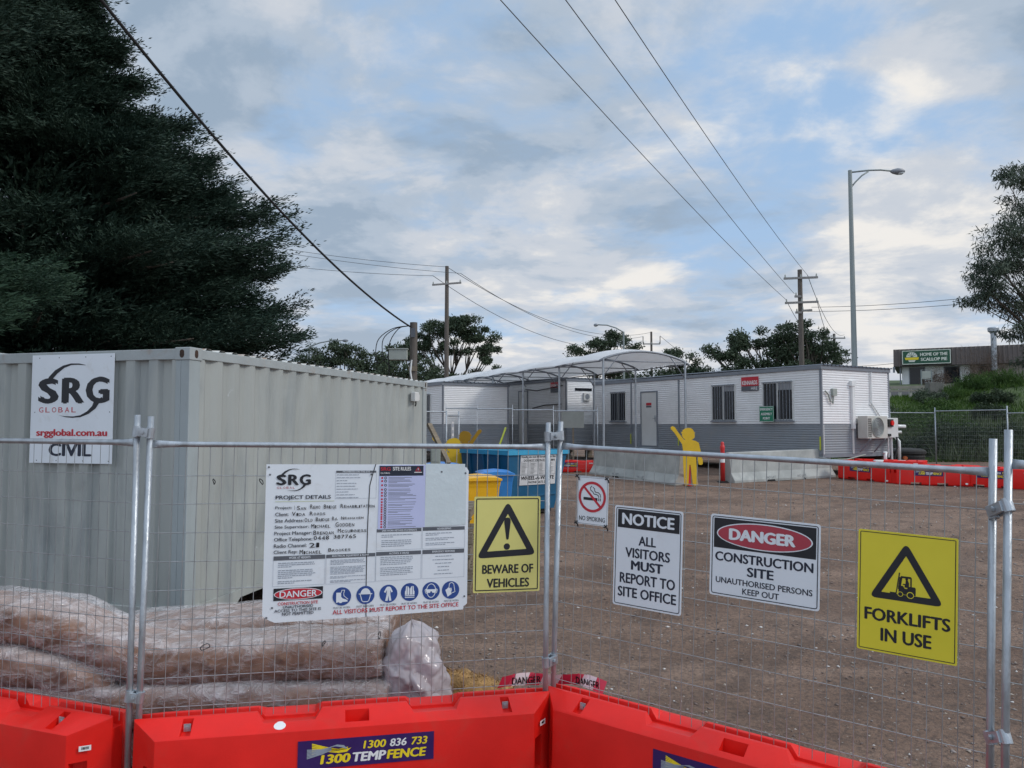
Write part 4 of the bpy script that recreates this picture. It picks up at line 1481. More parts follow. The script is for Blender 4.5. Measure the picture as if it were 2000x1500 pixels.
pm = bpy.data.materials.new('clear_plastic_film')
pm.use_nodes = True
nt = pm.node_tree
b = nt.nodes['Principled BSDF']
tcn = nt.nodes.new('ShaderNodeTexCoord')
mp = nt.nodes.new('ShaderNodeMapping')
mp.inputs['Scale'].default_value = (1.0, 1.0, 2.2)
mp.inputs['Rotation'].default_value = (0, R(25), 0)
lk(nt, tcn.outputs['Object'], mp.inputs[0])
n1 = noise(nt, mp.outputs[0], 3.0, 9, 0.62, 1.6)
n2 = noise(nt, mp.outputs[0], 11, 8, 0.62, 2.4)
g = nt.nodes.new('ShaderNodeNewGeometry')
sp = nt.nodes.new('ShaderNodeSeparateXYZ')
lk(nt, g.outputs['Normal'], sp.inputs[0])
upz = ramp(nt, sp.outputs[2], [(0.45, (0, 0, 0)), (0.9, (0.28, 0.28, 0.28))], 'LINEAR')  # upward faces turned whiter: top highlight painted into the alpha


def ridge(src, sharp):
    a_ = mth(nt, 'ABSOLUTE', mth(nt, 'SUBTRACT', src, 0.5))
    return mth(nt, 'POWER', mth(nt, 'MAXIMUM', mth(nt, 'SUBTRACT', 1.0, mth(nt, 'MULTIPLY', a_, 7.0)), 0.0), sharp)


n3 = noise(nt, mp.outputs[0], 6.0, 3, 0.5, 1.2)
wr1, wr2 = ridge(n3, 2.5), ridge(n2, 2.0)  # wrinkle lines, also painted pale in the alpha as streaky highlights
patch = ramp(nt, n1, [(0.50, (0, 0, 0)), (0.66, (0.30, 0.30, 0.30))], 'LINEAR')
al = mth(nt, 'ADD', mth(nt, 'ADD', mth(nt, 'MULTIPLY', wr1, .26), mth(nt, 'MULTIPLY', wr2, .02)), mth(nt, 'ADD', patch, 0.03))
al = mth(nt, 'ADD', al, upz)
al = mth(nt, 'MINIMUM', al, 0.90)
b.inputs['Base Color'].default_value = (0.72, 0.68, 0.69, 1)
b.inputs['Roughness'].default_value = 0.10
b.inputs['Specular IOR Level'].default_value = 0.8
lk(nt, al, b.inputs['Alpha'])
bp = nt.nodes.new('ShaderNodeBump')
bp.inputs['Strength'].default_value = 1.0
bp.inputs['Distance'].default_value = 0.05
lk(nt, mth(nt, 'ADD', mth(nt, 'MULTIPLY', n1, .7), mth(nt, 'ADD', mth(nt, 'MULTIPLY', wr1, .16), mth(nt, 'MULTIPLY', n2, .10))), bp.inputs['Height'])
lk(nt, bp.outputs[0], b.inputs['Normal'])
M['film'] = pm
bagm = mat('white_plastic_bag', (0.62, 0.58, 0.61), 0.14, 0, .10, 8, .5, 14, spec=.8, trans=0.4)


def fbm3(x, y, z, s=1.0):
    v = 0
    a = 1
    for i in range(4):
        v += a * math.sin(x * s * 1.9 + 1.7 * math.sin(y * s * 1.3 + i) + i * 2.1) * math.sin(z * s * 2.3 + 1.1 * math.sin(x * s * 1.1 - i) + y * s * .7)
        a *= .5
        s *= 2.03
    return v


def slab(stations, depth, thick, off=0.0, wob=0.0, seed=0, nx=60):
    """soft slab: stations (x, y_front, z_top); rounded section"""
    m = MB()
    xs = [s[0] for s in stations]
    rings = []
    x0, x1 = xs[0] - off, xs[-1] + off
    sec = []
    rd = min(.115, thick * .44)
    K = 5
    D, T = depth + 2 * off, thick + 2 * off
    for (cy, cz, a0) in ((D - rd, T - rd, 0), (rd, T - rd, 90), (rd, rd, 180), (D - rd, rd, 270)):
        for i in range(K + 1):
            a = R(a0 + 90 * i / K)
            sec.append((cy + rd * math.cos(a), cz + rd * math.sin(a)))
        # extra points along straight runs
    full = []
    for i in range(len(sec)):
        a, b_ = sec[i], sec[(i + 1) % len(sec)]
        full.append(a)
        dl = math.hypot(b_[0] - a[0], b_[1] - a[1])
        n_ = int(dl / .05)
        for k_ in range(1, n_):
            full.append((a[0] + (b_[0] - a[0]) * k_ / n_, a[1] + (b_[1] - a[1]) * k_ / n_))
    for i in range(nx + 1):
        x = x0 + (x1 - x0) * i / nx
        xc = min(max(x, xs[0]), xs[-1])
        yf = np.interp(xc, xs, [s[1] for s in stations]) - off
        zt = np.interp(xc, xs, [s[2] for s in stations]) + off
        e = min(i, nx - i)
        sh = {0: .80, 1: .93, 2: .98}.get(e, 1.0)
        row = []
        for (cy, cz) in full:
            yy = D / 2 + (cy - D / 2) * (1 - (1 - sh) * .3)
            zz = T / 2 + (cz - T / 2) * sh
            w_ = wob * fbm3(x + seed, yy * 1.3, zz * 2 + seed, 3.2) if wob else 0.006 * fbm3(x + seed, yy, zz, 2)
            row.append((x + (w_ * .5), yf + yy + (-w_ if cy < D / 2 else w_), zt - T + zz + w_ * .8))
        rings.append(row)
    return m.loft(rings)


MST = [
    ('uppermost wrapped mattress sagging over the stack behind the left fence', [(-3.95, 4.93, 1.20), (-3.3, 4.88, 1.185), (-3.1, 4.86, 1.175), (-2.85, 4.86, 1.12), (-2.6, 4.86, 1.02), (-2.42, 4.86, .945), (-2.2, 4.88, .90), (-1.94, 4.9, .905), (-1.4, 4.92, .93), (-.84, 4.92, .935)], .46, .27),
    ('wrapped mattress folded under the raised left end of the stack', [(-3.9, 4.82, .92), (-3.1, 4.80, .90), (-2.75, 4.82, .83), (-2.50, 4.86, .73)], .55, .23),
    ('wrapped mattress in the middle of the stack, just above the barrier tops', [(-3.9, 4.80, .68), (-2.4, 4.80, .655), (-1.4, 4.82, .665), (-.78, 4.84, .67)], .62, .25),
    ('wrapped mattress at the bottom of the stack on the pallet', [(-3.9, 4.86, .42), (-2.4, 4.86, .41), (-1.4, 4.90, .41), (-.82, 4.90, .41)], .9, .27),
    ('wrapped mattress lying behind the stack against the container', [(-3.15, 5.80, .74), (-2.5, 5.84, .80), (-1.9, 5.84, .83), (-1.2, 5.80, .86), (-.92, 5.80, .84)], .75, .26),
]
for i, (lb, st, dp, th) in enumerate(MST):
    t = thing('mattress', lb, 'mattress', (st[0][0], st[0][1], st[0][2] - th), group='mattresses wrapped in clear plastic behind the fence')
    O_ = Vector(t.location)
    lo = [(a - O_.x, b_ - O_.y, c - O_.z) for a, b_, c in st]
    slab(lo, dp, th, 0, 0, i).build('padding', M['quilt'], t, True)
    slab(lo, dp, th, .020, .011, i * 3.3 + 1, 110).build('plastic_wrap', M['film'], t, True)

t = thing('pallet', 'flat timber pallet on the dirt under the wrapped mattresses', 'pallet', (-3.8, 4.95, 0))
for k in range(7):
    MB().box(0, 2.9, k * .15, k * .15 + .10, .12, .14).build('board', M['wood'], t)
for k in range(3):
    MB().box(k * 1.4, k * 1.4 + .09, 0, 1.0, 0, .12).build('bearer', M['wood'], t)
t = thing('pallet', 'flat timber pallet on the dirt under the rear wrapped mattress', 'pallet', (-2.3, 5.95, 0.02))
for k in range(4):
    MB().box(0, 1.35, k * .15, k * .15 + .10, .48, .56).build('board', M['wood'], t)
for k in range(3):
    MB().box(k * .6, k * .6 + .09, 0, .55, 0, .48).build('bearer', M['wood'], t)


def blob(name, c0, rad, mt, wob=.12, seed=0, n=40, m_=30, freq=2.2):
    V = []
    for i in range(m_ + 1):
        th = math.pi * i / m_
        for j in range(n):
            ph = 2 * math.pi * j / n
            d = Vector((math.sin(th) * math.cos(ph), math.sin(th) * math.sin(ph), math.cos(th)))
            k = 1 + wob * fbm3(d.x * 2 + seed, d.y * 2, d.z * 2 - seed, freq) + wob * .6 * abs(fbm3(d.x * 5 + seed, d.y * 5, d.z * 5 - seed, freq))
            V.append((d.x * rad[0] * k, d.y * rad[1] * k, d.z * rad[2] * k))
    F = [(i * n + j, (i + 1) * n + j, (i + 1) * n + (j + 1) % n, i * n + (j + 1) % n) for i in range(m_) for j in range(n)]
    return V, F


t = thing('plastic_sheet', 'crumpled white plastic sheeting bunched at the right end of the mattress stack', 'plastic sheet', (-.66, 5.05, .05))
def crumple(m, cols, rows, fn):
    vs = [fn(i / cols, j / rows) for j in range(rows + 1) for i in range(cols + 1)]
    fs = [(j * (cols + 1) + i, j * (cols + 1) + i + 1, (j + 1) * (cols + 1) + i + 1, (j + 1) * (cols + 1) + i) for j in range(rows) for i in range(cols)]
    m.add(vs, fs)


def ridged(u, v, s):
    a = 0
    k = 1.0
    for q in range(4):
        a += k * (1 - (lambda q_: math.sqrt(q_ * q_ + .03))(math.sin(u * 3.1 * k ** -1 + 2.2 * math.sin(v * 2.3 * k ** -1 + s + q)) + .4 * math.sin(v * 5.1 / k + q * 1.7)))
        k *= .52
    return a


def drape(u, v, s=0.0, wide=.34, out=.12):
    # a sheet hanging over a rounded lump: u around the front, v downwards
    ph = math.pi * (-.12 + 1.24 * u)
    r_ = .115 + .10 * v ** 1.4 + .040 * ridged(u * 1.5, v * 1.1, s) + .016 * fbm3(u * 2 + s, v * 2, s, 3.5)
    if v < .18:
        r_ *= math.sin(v / .18 * math.pi / 2) ** .6
    return (-math.cos(ph) * r_ * wide / .24 + out * v ** 2, .10 - math.sin(ph) * r_ * 1.3, .93 - .62 * v + .035 * ridged(u * 1.6, v * 1.3, s + 2) * (1 - v * .5))


for k_, (s0_, wd_, ou_) in enumerate(((0.3, .25, .06), (2.1, .20, .11))):
    m = MB()
    crumple(m, 70, 54, lambda u, v: drape(u, v, s0_, wd_, ou_) if k_ == 0 else tuple(np.array(drape(u, v, s0_, wd_, ou_)) * (1, 1, .78) + (.05, -.02, -.02)))
    m.build('fold', bagm, t, True)

# coir log
mb = MB()
rings = []
for i in range(60):
    f = i / 59
    x, y = -1.15 + 1.25 * f, 6.35 - .30 * f
    r_ = .155 * (1 - .45 * max(0, (f - .55) / .45) ** 2)
    rings.append([(x, y + r_ * 1.1 * math.cos(a) * (1 + .10 * fbm3(x * 3, math.cos(a), math.sin(a), 3)), .04 + r_ + r_ * math.sin(a) * (1 + .13 * fbm3(x * 3, math.cos(a), math.sin(a), 3))) for a in [q * math.pi / 10 for q in range(20)]])
o = mb.loft(rings).build('coir_log', M['coir'], None, True)
tag(o, 'shaggy golden coir log lying on the dirt behind the barrier', 'coir log')
n = 5000
f = rng.random(n)
a = rng.random(n) * 2 * np.pi
rr_ = .155 * (1 - .45 * np.clip((f - .55) / .45, 0, 1) ** 2)
P0 = np.stack([-1.15 + 1.25 * f, 6.35 - .3 * f + rr_ * 1.08 * np.cos(a), .04 + rr_ + rr_ * np.sin(a)], -1)
Dn = np.stack([rng.normal(0, .8, n), np.cos(a) * .6 + rng.normal(0, .4, n), np.sin(a) * .6 + rng.normal(0, .4, n)], -1)
Dn *= (.02 + .03 * rng.random(n))[:, None]
Sn = rng.normal(0, 1, (n, 3)) * .0018
V = np.stack([P0, P0 + Dn * .5 + Sn, P0 + Dn, P0 + Dn * .5 - Sn], 1).reshape(-1, 3)
F = np.arange(n * 4).reshape(-1, 4)
fz = obj('fibres', np_mesh('fibres', V, F, M['coir']), o)

# danger tape
tp = MB()
tpp = []
ma, La = FR['board']
mc, Lc = FR['signs']
path = [(ma @ Vector((s, .215 + .01 * math.sin(s * 9), -1.412 + .012 * math.sin(s * 13)))) for s in np.linspace(1.93, 2.26, 6)] + [(mc @ Vector((s, .20, -1.418 + .010 * math.sin(s * 15) - .03 * s))) for s in np.linspace(.02, .22, 4)]
hh = .034
nseg = len(path) - 1
for i in range(nseg):
    a_, b_ = path[i], path[i + 1]
    for j in range(3):
        p0 = a_ + (b_ - a_) * (j / 3)
        p1 = a_ + (b_ - a_) * ((j + 1) / 3)
        col_ = 0 if ((i * 3 + j) // 4) % 2 else 1
        sh_ = Vector((.03, 0, 0))
        up_ = Vector((0, .012 * math.sin(i), hh))
        tp.add([p0 - up_, p1 - up_, p1 + up_ + sh_, p0 + up_ + sh_], [(0, 1, 2, 3)], col_)
o = tp.build('danger_tape', [M['tapew'], M['taper']], None)
tag(o, 'red and white striped danger tape trailing behind the barriers at the middle post', 'barrier tape')
q = MB()
for (fm, s0, wd) in ((ma, 2.02, .18), (mc, .04, .16)):
    tmp = MB()
    text(tmp, 'DANGER', 0, wd, -.022, .022, 0, 0, .03)
    base = fm @ Vector((s0, .200, -1.408 if fm is ma else -1.418))
    Xd = fm.to_3x3() @ Vector((1, 0, 0))
    Zd = fm.to_3x3() @ Vector((0, 0, 1))
    q.add([base + Xd * v[0] + Zd * v[2] for v in tmp.v], tmp.f)
q.build('lettering', M['ink'], o)

# stack of pallets and offcuts behind the yellow vehicle sign
for k in range(7):
    t = thing('pallet', ['lowest', 'second', 'third', 'fourth', 'fifth', 'sixth', 'topmost'][k] + ' timber pallet of the stack seen beside the project board', 'pallet', (-1.52 + .02 * math.sin(k * 2.1), 9.5, .235 + k * .150), R(3 * math.sin(k * 1.7)), 'pallets stacked behind the project board')
    for j in range(5):
        MB().box(0, 1.02, j * .2, j * .2 + .12, .115, .138).build('board', M['wood'], t)
    for j in range(3):
        MB().box(j * .46, j * .46 + .09, 0, .95, .02, .115).build('bearer', M['wood'], t)
    MB().box(0, 1.02, 0, .10, 0, .02).build('base_board', M['wood'], t)

# ================================================================== SITE OFFICES
ED = Vector((.856, .518, 0)).normalized()
LD = Vector((-.518, .856, 0)).normalized()


def siding(mb, x0, x1, z0, z1, y=0.0, pitch=.074, mi=0, dy=.013):
    z = z0
    prof_ = []
    while z < z1:
        for dz, yy in ((0, 0), (.004, -dy), (.040, -dy), (.060, 0)):
            if z + dz <= z1:
                prof_.append((y + yy, z + dz))
        z += pitch
    prof_.append((y, z1))
    mb.loft([[(x0, a, b_) for a, b_ in prof_], [(x1, a, b_) for a, b_ in prof_]], mi, False, False)


def wall_parts(root, fm, x0, x1, zb, zd, zt):
    m = MB()
    siding(m, x0, x1, zd + .03, zt, mi=0)
    o1 = m.build('upper_wall', M['siding'])
    sub(o1, root, fm)
    m = MB()
    siding(m, x0, x1, zb, zd, mi=0)
    o2 = m.build('lower_wall', M['dado'])
    sub(o2, root, fm)
    m = MB()
    for xe in (x0, x1):
        m.box(xe - .035, xe + .035, -.020, .03, zb, zt)
    m.box(x0, x1, -.014, .02, zd, zd + .03)
    m.box(x0, x1, -.016, .05, zb - .10, zb)
    sub(m.build('trim', M['trim']), root, fm)
    return o1


def window(root, fm, x0, x1, z0, z1, bars=8, blind=.0):
    m = MB()
    f_ = .045
    m.box(x0 - f_, x1 + f_, -.045, .0, z0 - f_, z0)
    m.box(x0 - f_, x1 + f_, -.045, .0, z1, z1 + f_)
    m.box(x0 - f_, x0, -.045, .0, z0, z1)
    m.box(x1, x1 + f_, -.045, .0, z0, z1)
    m.box((x0 + x1) / 2 - .025, (x0 + x1) / 2 + .025, -.043, -.032, z0, z1)
    wi = m.build('window', M['offwhite'])
    sub(wi, root, fm)
    g = MB().box(x0, x1, -.031, -.027, z0, z1).build('pane', M['glass'])
    g.parent = wi
    if blind:
        bl = MB().box((x0 + x1) / 2 + .03, x1 - .01, -.037, -.033, z1 - blind, z1 - .01).build('blind', M['blind'])
        bl.parent = wi
    b_ = MB()
    for i in range(bars):
        xb = x0 + (x1 - x0) * (i + .5) / bars
        b_.box(xb - .008, xb + .008, -.095, -.080, z0 - .05, z1 + .05)
    for z in (z0 - .05, z1 + .02):
        b_.box(x0 - .03, x1 + .03, -.078, -.068, z, z + .035)
    bb = b_.build('security_bars', M['trim'])
    bb.parent = wi
    sl = MB().box(x0 - f_ - .02, x1 + f_ + .02, -.10, 0, z0 - f_ - .035, z0 - f_).build('sill', M['trim'])
    sl.parent = wi


def door(root, fm, x0, x1, z0, z1, label=True):
    m = MB()
    m.box(x0 - .05, x0, -.05, .0, z0, z1 + .05)
    m.box(x1, x1 + .05, -.05, .0, z0, z1 + .05)
    m.box(x0, x1, -.05, .0, z1, z1 + .05)
    fr_ = m.build('door_frame', M['trim'])
    sub(fr_, root, fm)
    d = MB().box(x0 + .004, x1 - .004, -.035, -.012, z0 + .01, z1 - .004).build('door', M['offwhite'])
    sub(d, root, fm)
    h = MB()
    h.box(x1 - .10, x1 - .04, -.05, -.035, z0 + .92, z0 + 1.16)
    h.tube([(x1 - .07, -.05, z0 + 1.05), (x1 - .07, -.08, z0 + 1.05), (x1 - .18, -.08, z0 + 1.05)], .010, 6)
    hh_ = h.build('handle', M['galv'])
    hh_.parent = d
    if label:
        g = MB()
        cx0 = (x0 + x1) / 2
        g.box(cx0 - .15, cx0 + .15, -.040, -.036, z1 - .50, z1 - .40, 0)
        g.box(cx0 - .15, cx0 + .15, -.040, -.036, z1 - .58, z1 - .515, 1)
        s_ = g.build('sticker', [M['redprint'], M['greyprint']])
        s_.parent = d


def office(label, corner, Wd, Ln, zb, zd, zt, group='white and grey portable site offices'):
    root_m = frame((corner[0], corner[1], zb), ED)
    t = thing('site_office', label, 'site office', mtx=root_m, group=group)
    fe = frame((corner[0], corner[1], 0), ED)               # end wall, x to the right
    fl = frame((corner[0], corner[1], 0), -LD)              # long wall, x = -distance from the corner
    wall_parts(t, fe, 0, Wd, zb, zd, zt)
    wall_parts(t, fl, -Ln, 0, zb, zd, zt)
    # back walls
    c2 = Vector((corner[0], corner[1], 0)) + ED * Wd + LD * Ln
    m = MB()
    siding(m, 0, Ln, zb, zt)
    sub(m.build('rear_wall', M['siding']), t, frame(Vector((corner[0], corner[1], 0)) + ED * Wd, LD))
    m = MB()
    siding(m, 0, Wd, zb, zt)
    sub(m.build('rear_wall', M['siding']), t, frame(c2, -ED))
    # roof: fascia all round, low sheet with ribs
    r_ = MB()
    r_.box(-.05, Wd + .06, -.05, Ln + .05, zt + .0, zt + .11)
    sub(r_.build('fascia', M['trim']), t, fe)
    s_ = MB()
    rings = []
    x = -.04
    while x < Wd + .05:
        for dx, dz in ((0, 0), (.03, .0), (.045, .035), (.075, .035), (.09, 0)):
            rings.append([(x + dx, -.09, zt + .115 + dz), (x + dx, Ln * .5, zt + .15 + dz), (x + dx, Ln + .09, zt + .115 + dz)])
        x += .19
    s_.loft(rings, closed=False, cap=False)
    sub(s_.build('roof', M['trim']), t, fe)
    u = MB()
    u.box(.06, Wd - .06, .06, Ln - .06, zb - .02, zb + .02)
    sub(u.build('floor', M['dark']), t, fe)
    for y in (.2, Ln * .25, Ln * .5, Ln * .75, Ln - .4):
        for x in (.15, Wd - .4):
            sub(MB().box(x, x + .25, y, y + .25, .70, zb - .22).build('stump', M['wood']), t, fe)
    for x in (.25, Wd - .35):
        sub(MB().box(x, x + .10, .05, Ln - .05, zb - .22, zb - .02).build('floor_beam', M['rust']), t, fe)
    return t, fe, fl


# main office on the right
OC = (9.263, 23.0)
t, fe, fl = office('long white and grey site office with barred windows, right of the yard', OC, 3.35, 11.2, 1.42, 2.30, 3.98)
window(t, fl, -4.36, -3.36, 2.48, 3.62, 9, .18)
window(t, fl, -2.14, -1.02, 2.48, 3.62, 9, .22)
window(t, fl, -9.98, -9.08, 2.48, 3.58, 8, .0)
door(t, fl, -8.10, -7.24, 1.50, 3.55)
m = MB()
m.box(-8.35, -6.95, -1.1, -.02, 1.36, 1.44)
for k in range(3):
    m.box(-8.2, -7.1, -1.1 - .28 * (k + 1), -1.1 - .28 * k, 1.36 - .19 * (k + 1), 1.40 - .19 * (k + 1))
sub(m.build('steps', M['galv']), t, fl)
for x in (-6.04, -8.72):
    sub(MB().box(x - .03, x + .03, -.04, -.012, 2.0, 3.95).build('downpipe', M['trim']), t, fl)
for x in (-6.06, -8.74, -.03):
    sub(MB().box(x - .02, x + .02, -.055, -.04, 1.55, 1.95).build('yellow_marker', M['hivis']), t, fl)
# hire firm sign
sg = thing('hire_sign', 'small red and grey sign between the two barred windows of the right office', 'sign', mtx=frame(frame((OC[0], OC[1], 0), -LD) @ Vector((-3.05, -.03, 3.42)), -LD))
MB().box(0, .72, -.012, 0, .16, .46).build('red_panel', M['redprint'], sg)
MB().box(0, .72, -.012, 0, 0, .155).build('grey_panel', M['greyprint'], sg)
q = MB()
text(q, 'KENNARDS', .04, .68, .20, .34, -.014, 0, .03)
text(q, 'HIRE', .42, .68, .03, .13, -.014, 0, .0)
q.build('lettering', M['whiteprint'], sg)
sg = thing('assembly_sign', 'green emergency assembly point sign in front of a barred window', 'sign', mtx=frame(frame((OC[0], OC[1], 0), -LD) @ Vector((-2.22, -.14, 2.40)), -LD))
MB().box(0, .58, -.012, 0, 0, .50).build('sheet', M['green'], sg)
q = MB()
text(q, 'EMERGENCY', .04, .54, .36, .44, -.0145, 0, .03)
text(q, 'ASSEMBLY', .07, .51, .21, .29, -.0145, 0, .03)
text(q, 'POINT', .15, .43, .07, .15, -.0145, 0, .03)
q.build('lettering', M['whiteprint'], sg)
brd = MB()
a_ = rrect(.008, .572, .008, .492, .02)
b_ = rrect(.018, .562, .018, .482, .015)
brd.ring(a_, b_, -.0145).build('border', M['whiteprint'], sg)
# fittings on the end wall
m = MB()
m.box(1.38, 1.50, -.09, -.012, 2.18, 3.55)
m.box(1.33, 1.55, -.11, -.012, 3.50, 3.66)
sub(m.build('cable_duct', M['pvc']), t, fe)
m = MB()
m.tube([(2.38, -.05, 3.95), (2.38, -.05, 2.98), (2.92, -.06, 2.45)], .025, 8)
m.box(2.30, 2.46, -.04, -.01, 2.92, 2.98)
sub(m.build('conduit', M['pvc']), t, fe)
m = MB()
m.tube([(.12, -.05, 3.32), (.25, -.06, 3.22), (.34, -.06, 3.02), (.46, -.06, 2.95), (.50, -.06, 3.2)], .025, 6)
m.box(.44, .62, -.10, -.01, 3.18, 3.40)
sub(m.build('power_inlet', M['box_grey']), t, fe)
for x0_, x1_ in ((1.42, 1.50), (.04, .07)):
    sub(MB().box(x0_, x1_, -.032, -.01, 1.42, 2.3).build('cover_strip', M['offwhite']), t, fe)
# air conditioner on brackets
am = frame(fe @ Vector((1.60, -.42, 1.88)), ED)
ac = thing('air_conditioner', 'beige air conditioner unit bracketed to the end of the right office', 'air conditioner', mtx=am)
MB().box(0, 1.02, 0, .34, 0, .70).build('housing', M['beigemetal'], ac, bevel=.015)
m = MB()
for i in range(9):
    m.box(.03, .19, -.006, .002, .05 + i * .068, .062 + i * .068)
for i in range(5):
    m.box(.03 + i * .038, .036 + i * .038, -.006, .002, .05, .62)
m.build('coil_grille', M['rubber'], ac)
m = MB()
for rad in (.30, .25, .20, .15, .10, .05):
    p_ = [(.50 + rad * math.cos(a), -.012, .35 + rad * math.sin(a)) for a in [i * math.pi / 14 for i in range(29)]]
    m.tube(p_, .008 if rad < .3 else .016, 6, cap=False)
for i in range(8):
    a = i * math.pi / 4
    m.tube([(.50, -.010, .35), (.50 + .30 * math.cos(a), -.010, .35 + .30 * math.sin(a))], .005, 4)
m.build('fan_guard', M['box_grey'], ac)
MB().prism(ellipse(.50, .35, .28, .28, 30), -.004, -.001).build('fan', M['trim'], ac)
m = MB()
for x in (.12, .85):
    m.beam((x, .36, -.02), (x, -.02, -.02), .04, .04)
    m.beam((x, .36, -.42), (x, .0, -.04), .035, .035)
m.build('bracket', M['trim'], ac)
bx_m = frame(fe @ Vector((2.80, -.30, 1.90)), ED)
bx_ = thing('switch_box', 'grey switch box with a red isolator beside the air conditioner', 'switch box', mtx=bx_m)
MB().box(0, .56, 0, .26, 0, .62).build('housing', M['offwhite'], bx_, bevel=.01)
MB().box(-.02, .24, -.05, 0, .34, .58).build('isolator', M['rubber'], bx_)
MB().prism(ellipse(.15, .46, .07, .08, 14), -.09, -.05).build('isolator_switch', M['red'], bx_)
MB().box(-.02, .14, -.03, 0, .04, .12).build('socket', M['rubber'], bx_)
m = MB()
m.tube([(.34, .1, 0), (.34, .1, -.75), (.22, .1, -.90), (.05, .1, -.92)], .035, 8)
m.tube([(.10, .05, 0), (.10, .05, -.62)], .02, 8)
m.build('conduit', M['pvc'], bx_)
MB().tube([(.44, -.02, .02), (.40, -.06, -.3), (.16, -.08, -.75), (.1, 0, -.9)], .028, 8).build('cable', M['cable'], bx_, True)
pm_ = frame(fe @ Vector((1.35, -.65, 1.03)), ED)
o = MB()
o.tube([(.2, 0, .17), (1.75, 0, .12)], .055, 10)
o.tube([(.75, 0, .13), (.75, 0, .42)], .05, 10)
o.tube([(.68, 0, .42), (.82, 0, .42)], .04, 8)
o = o.build('drain_pipe', M['pvc'], None, True)
o.matrix_world = pm_
tag(o, 'white plastic drain pipe lying under the end of the right office', 'pipe')
m = MB()
m.tube([(9.007, 22.600, 1.356), (9.253, 22.400, 1.290), (9.831, 22.600, 1.296), (10.635, 23.200, 1.407)], .018, 6)
o = m.build('hose', M['box_grey'], None, True)
tag(o, 'thin grey hose looping under the end of the right office', 'hose')
# pipes past the corner and black tank
o = MB()
o.tube([(12.380, 25.200, 2.266), (12.883, 25.200, 2.250)], .058, 10)
o = o.build('waste_pipe', M['pvc'], None, True)
tag(o, 'upper white waste pipe sticking out past the end of the right office', 'pipe', 'white waste pipes')
o = MB()
o.tube([(12.642, 25.000, 2.067), (12.310, 25.000, 2.067), (12.467, 24.800, 1.773), (12.466, 24.800, 1.116)], .048, 10)
o = o.build('waste_pipe', M['pvc'], None, True)
tag(o, 'bent white waste pipe running down beside the black tank', 'pipe', 'white waste pipes')
tk = thing('water_tank', 'low black plastic tank behind the red barriers beside the right office', 'tank', (13.258, 26.000, 1.007))
rings = []
for z, rad in ((0, .58), (.30, .60), (.34, .64), (.42, .64), (.48, .56), (.52, .2)):
    rings.append([(rad * math.cos(a), rad * math.sin(a), z) for a in [i * math.pi / 12 for i in range(24)]])
MB().loft(rings).build('body', M['rubber'], tk)
for z in (.10, .20):
    MB().loft([[(r_ * math.cos(a), r_ * math.sin(a), zz) for a in [i * math.pi / 12 for i in range(24)]] for zz, r_ in ((z, .60), (z + .03, .615), (z + .05, .60))]).build('band', M['rubber'], tk)
MB().tube([(-.30, -.55, .20), (-.30, -.64, .20)], .065, 12).build('valve', mat('orange_valve', (.40, .09, .02), .5), tk)

# office with its end towards us, left of centre
t, fe2, fl2 = office('site office seen from its blank white end, just right of the grey container', (-2.696, 30.0), 2.95, 11.5, 1.35, 2.30, 3.86)
window(t, fl2, -1.75, -1.12, 2.35, 3.50, 5)
# shaded office in the middle under the canopy
MC = (2.336, 33.0)
t, fe3, fl3 = office('shaded site office under the white canopy with a door and red sign', MC, 2.95, 7.5, 1.35, 2.30, 4.20)
door(t, fl3, -3.82, -3.10, 1.45, 3.85, False)
m = MB()
m.tube([(-2.6, -.06, 3.06), (-1.6, -.06, 3.18), (-.3, -.06, 3.2)], .02, 6)
m.tube([(-3.2, -.06, 3.95), (-2.2, -.06, 3.85), (-.2, -.06, 4.0)], .02, 6)
sub(m.build('cable', M['cable']), t, fl3)
sg = thing('hire_sign', 'small red and black sign on the shaded wall under the white canopy', 'sign', mtx=frame(fl3 @ Vector((-1.15, -.03, 3.72)), -LD))
MB().box(0, .62, -.012, 0, .20, .45).build('red_panel', M['redprint'], sg)
MB().box(0, .62, -.012, 0, 0, .18).build('grey_panel', M['greyprint'], sg)
q = MB()
text(q, 'KENNARDS', .04, .58, .25, .38, -.014, 0, .02)
q.build('lettering', M['whiteprint'], sg)
m = MB()
m.box(.45, 1.35, -.03, -.01, 3.78, 3.90, 0)
sub(m.build('high_window', M['glass']), t, fe3)
ac2 = thing('exhaust_fan', 'small square white wall fan high on the shaded office', 'fan', mtx=frame(fe3 @ Vector((.88, -.10, 3.36)), ED))
MB().box(0, .34, 0, .09, 0, .34).build('housing', M['offwhite'], ac2, bevel=.01)
MB().prism(ellipse(.17, .17, .12, .12, 20), -.006, 0).build('fan', M['trim'], ac2)

# ================================================================== CANOPY
CA = Vector((-.42, .907, 0)).normalized()
CB = Vector((.907, .42, 0)).normalized()
CO = Vector((2.86, 24.0, 0))
BAY, NB, CWd, EV = 2.9, 8, 3.15, 4.33
cn = thing('shade_canopy', 'long white arched fabric canopy on thin steel posts between the site offices', 'canopy', (CO.x, CO.y, .78))
cm_ = Matrix((CA, CB, Vector((0, 0, 1)))).transposed().to_4x4()
cm_.translation = CO
fab = mat('canopy_fabric', (0.88, 0.89, 0.90), 0.6, 0, .02, 1.5, .15, 6, trans=0.45)


def cz(u, v):
    b_ = abs(math.sin(math.pi * (u % 1.0)))
    return EV + .36 * math.sin(math.pi * v) ** .75 + .15 * b_ * (0.25 + .75 * math.sin(math.pi * v)) - .0


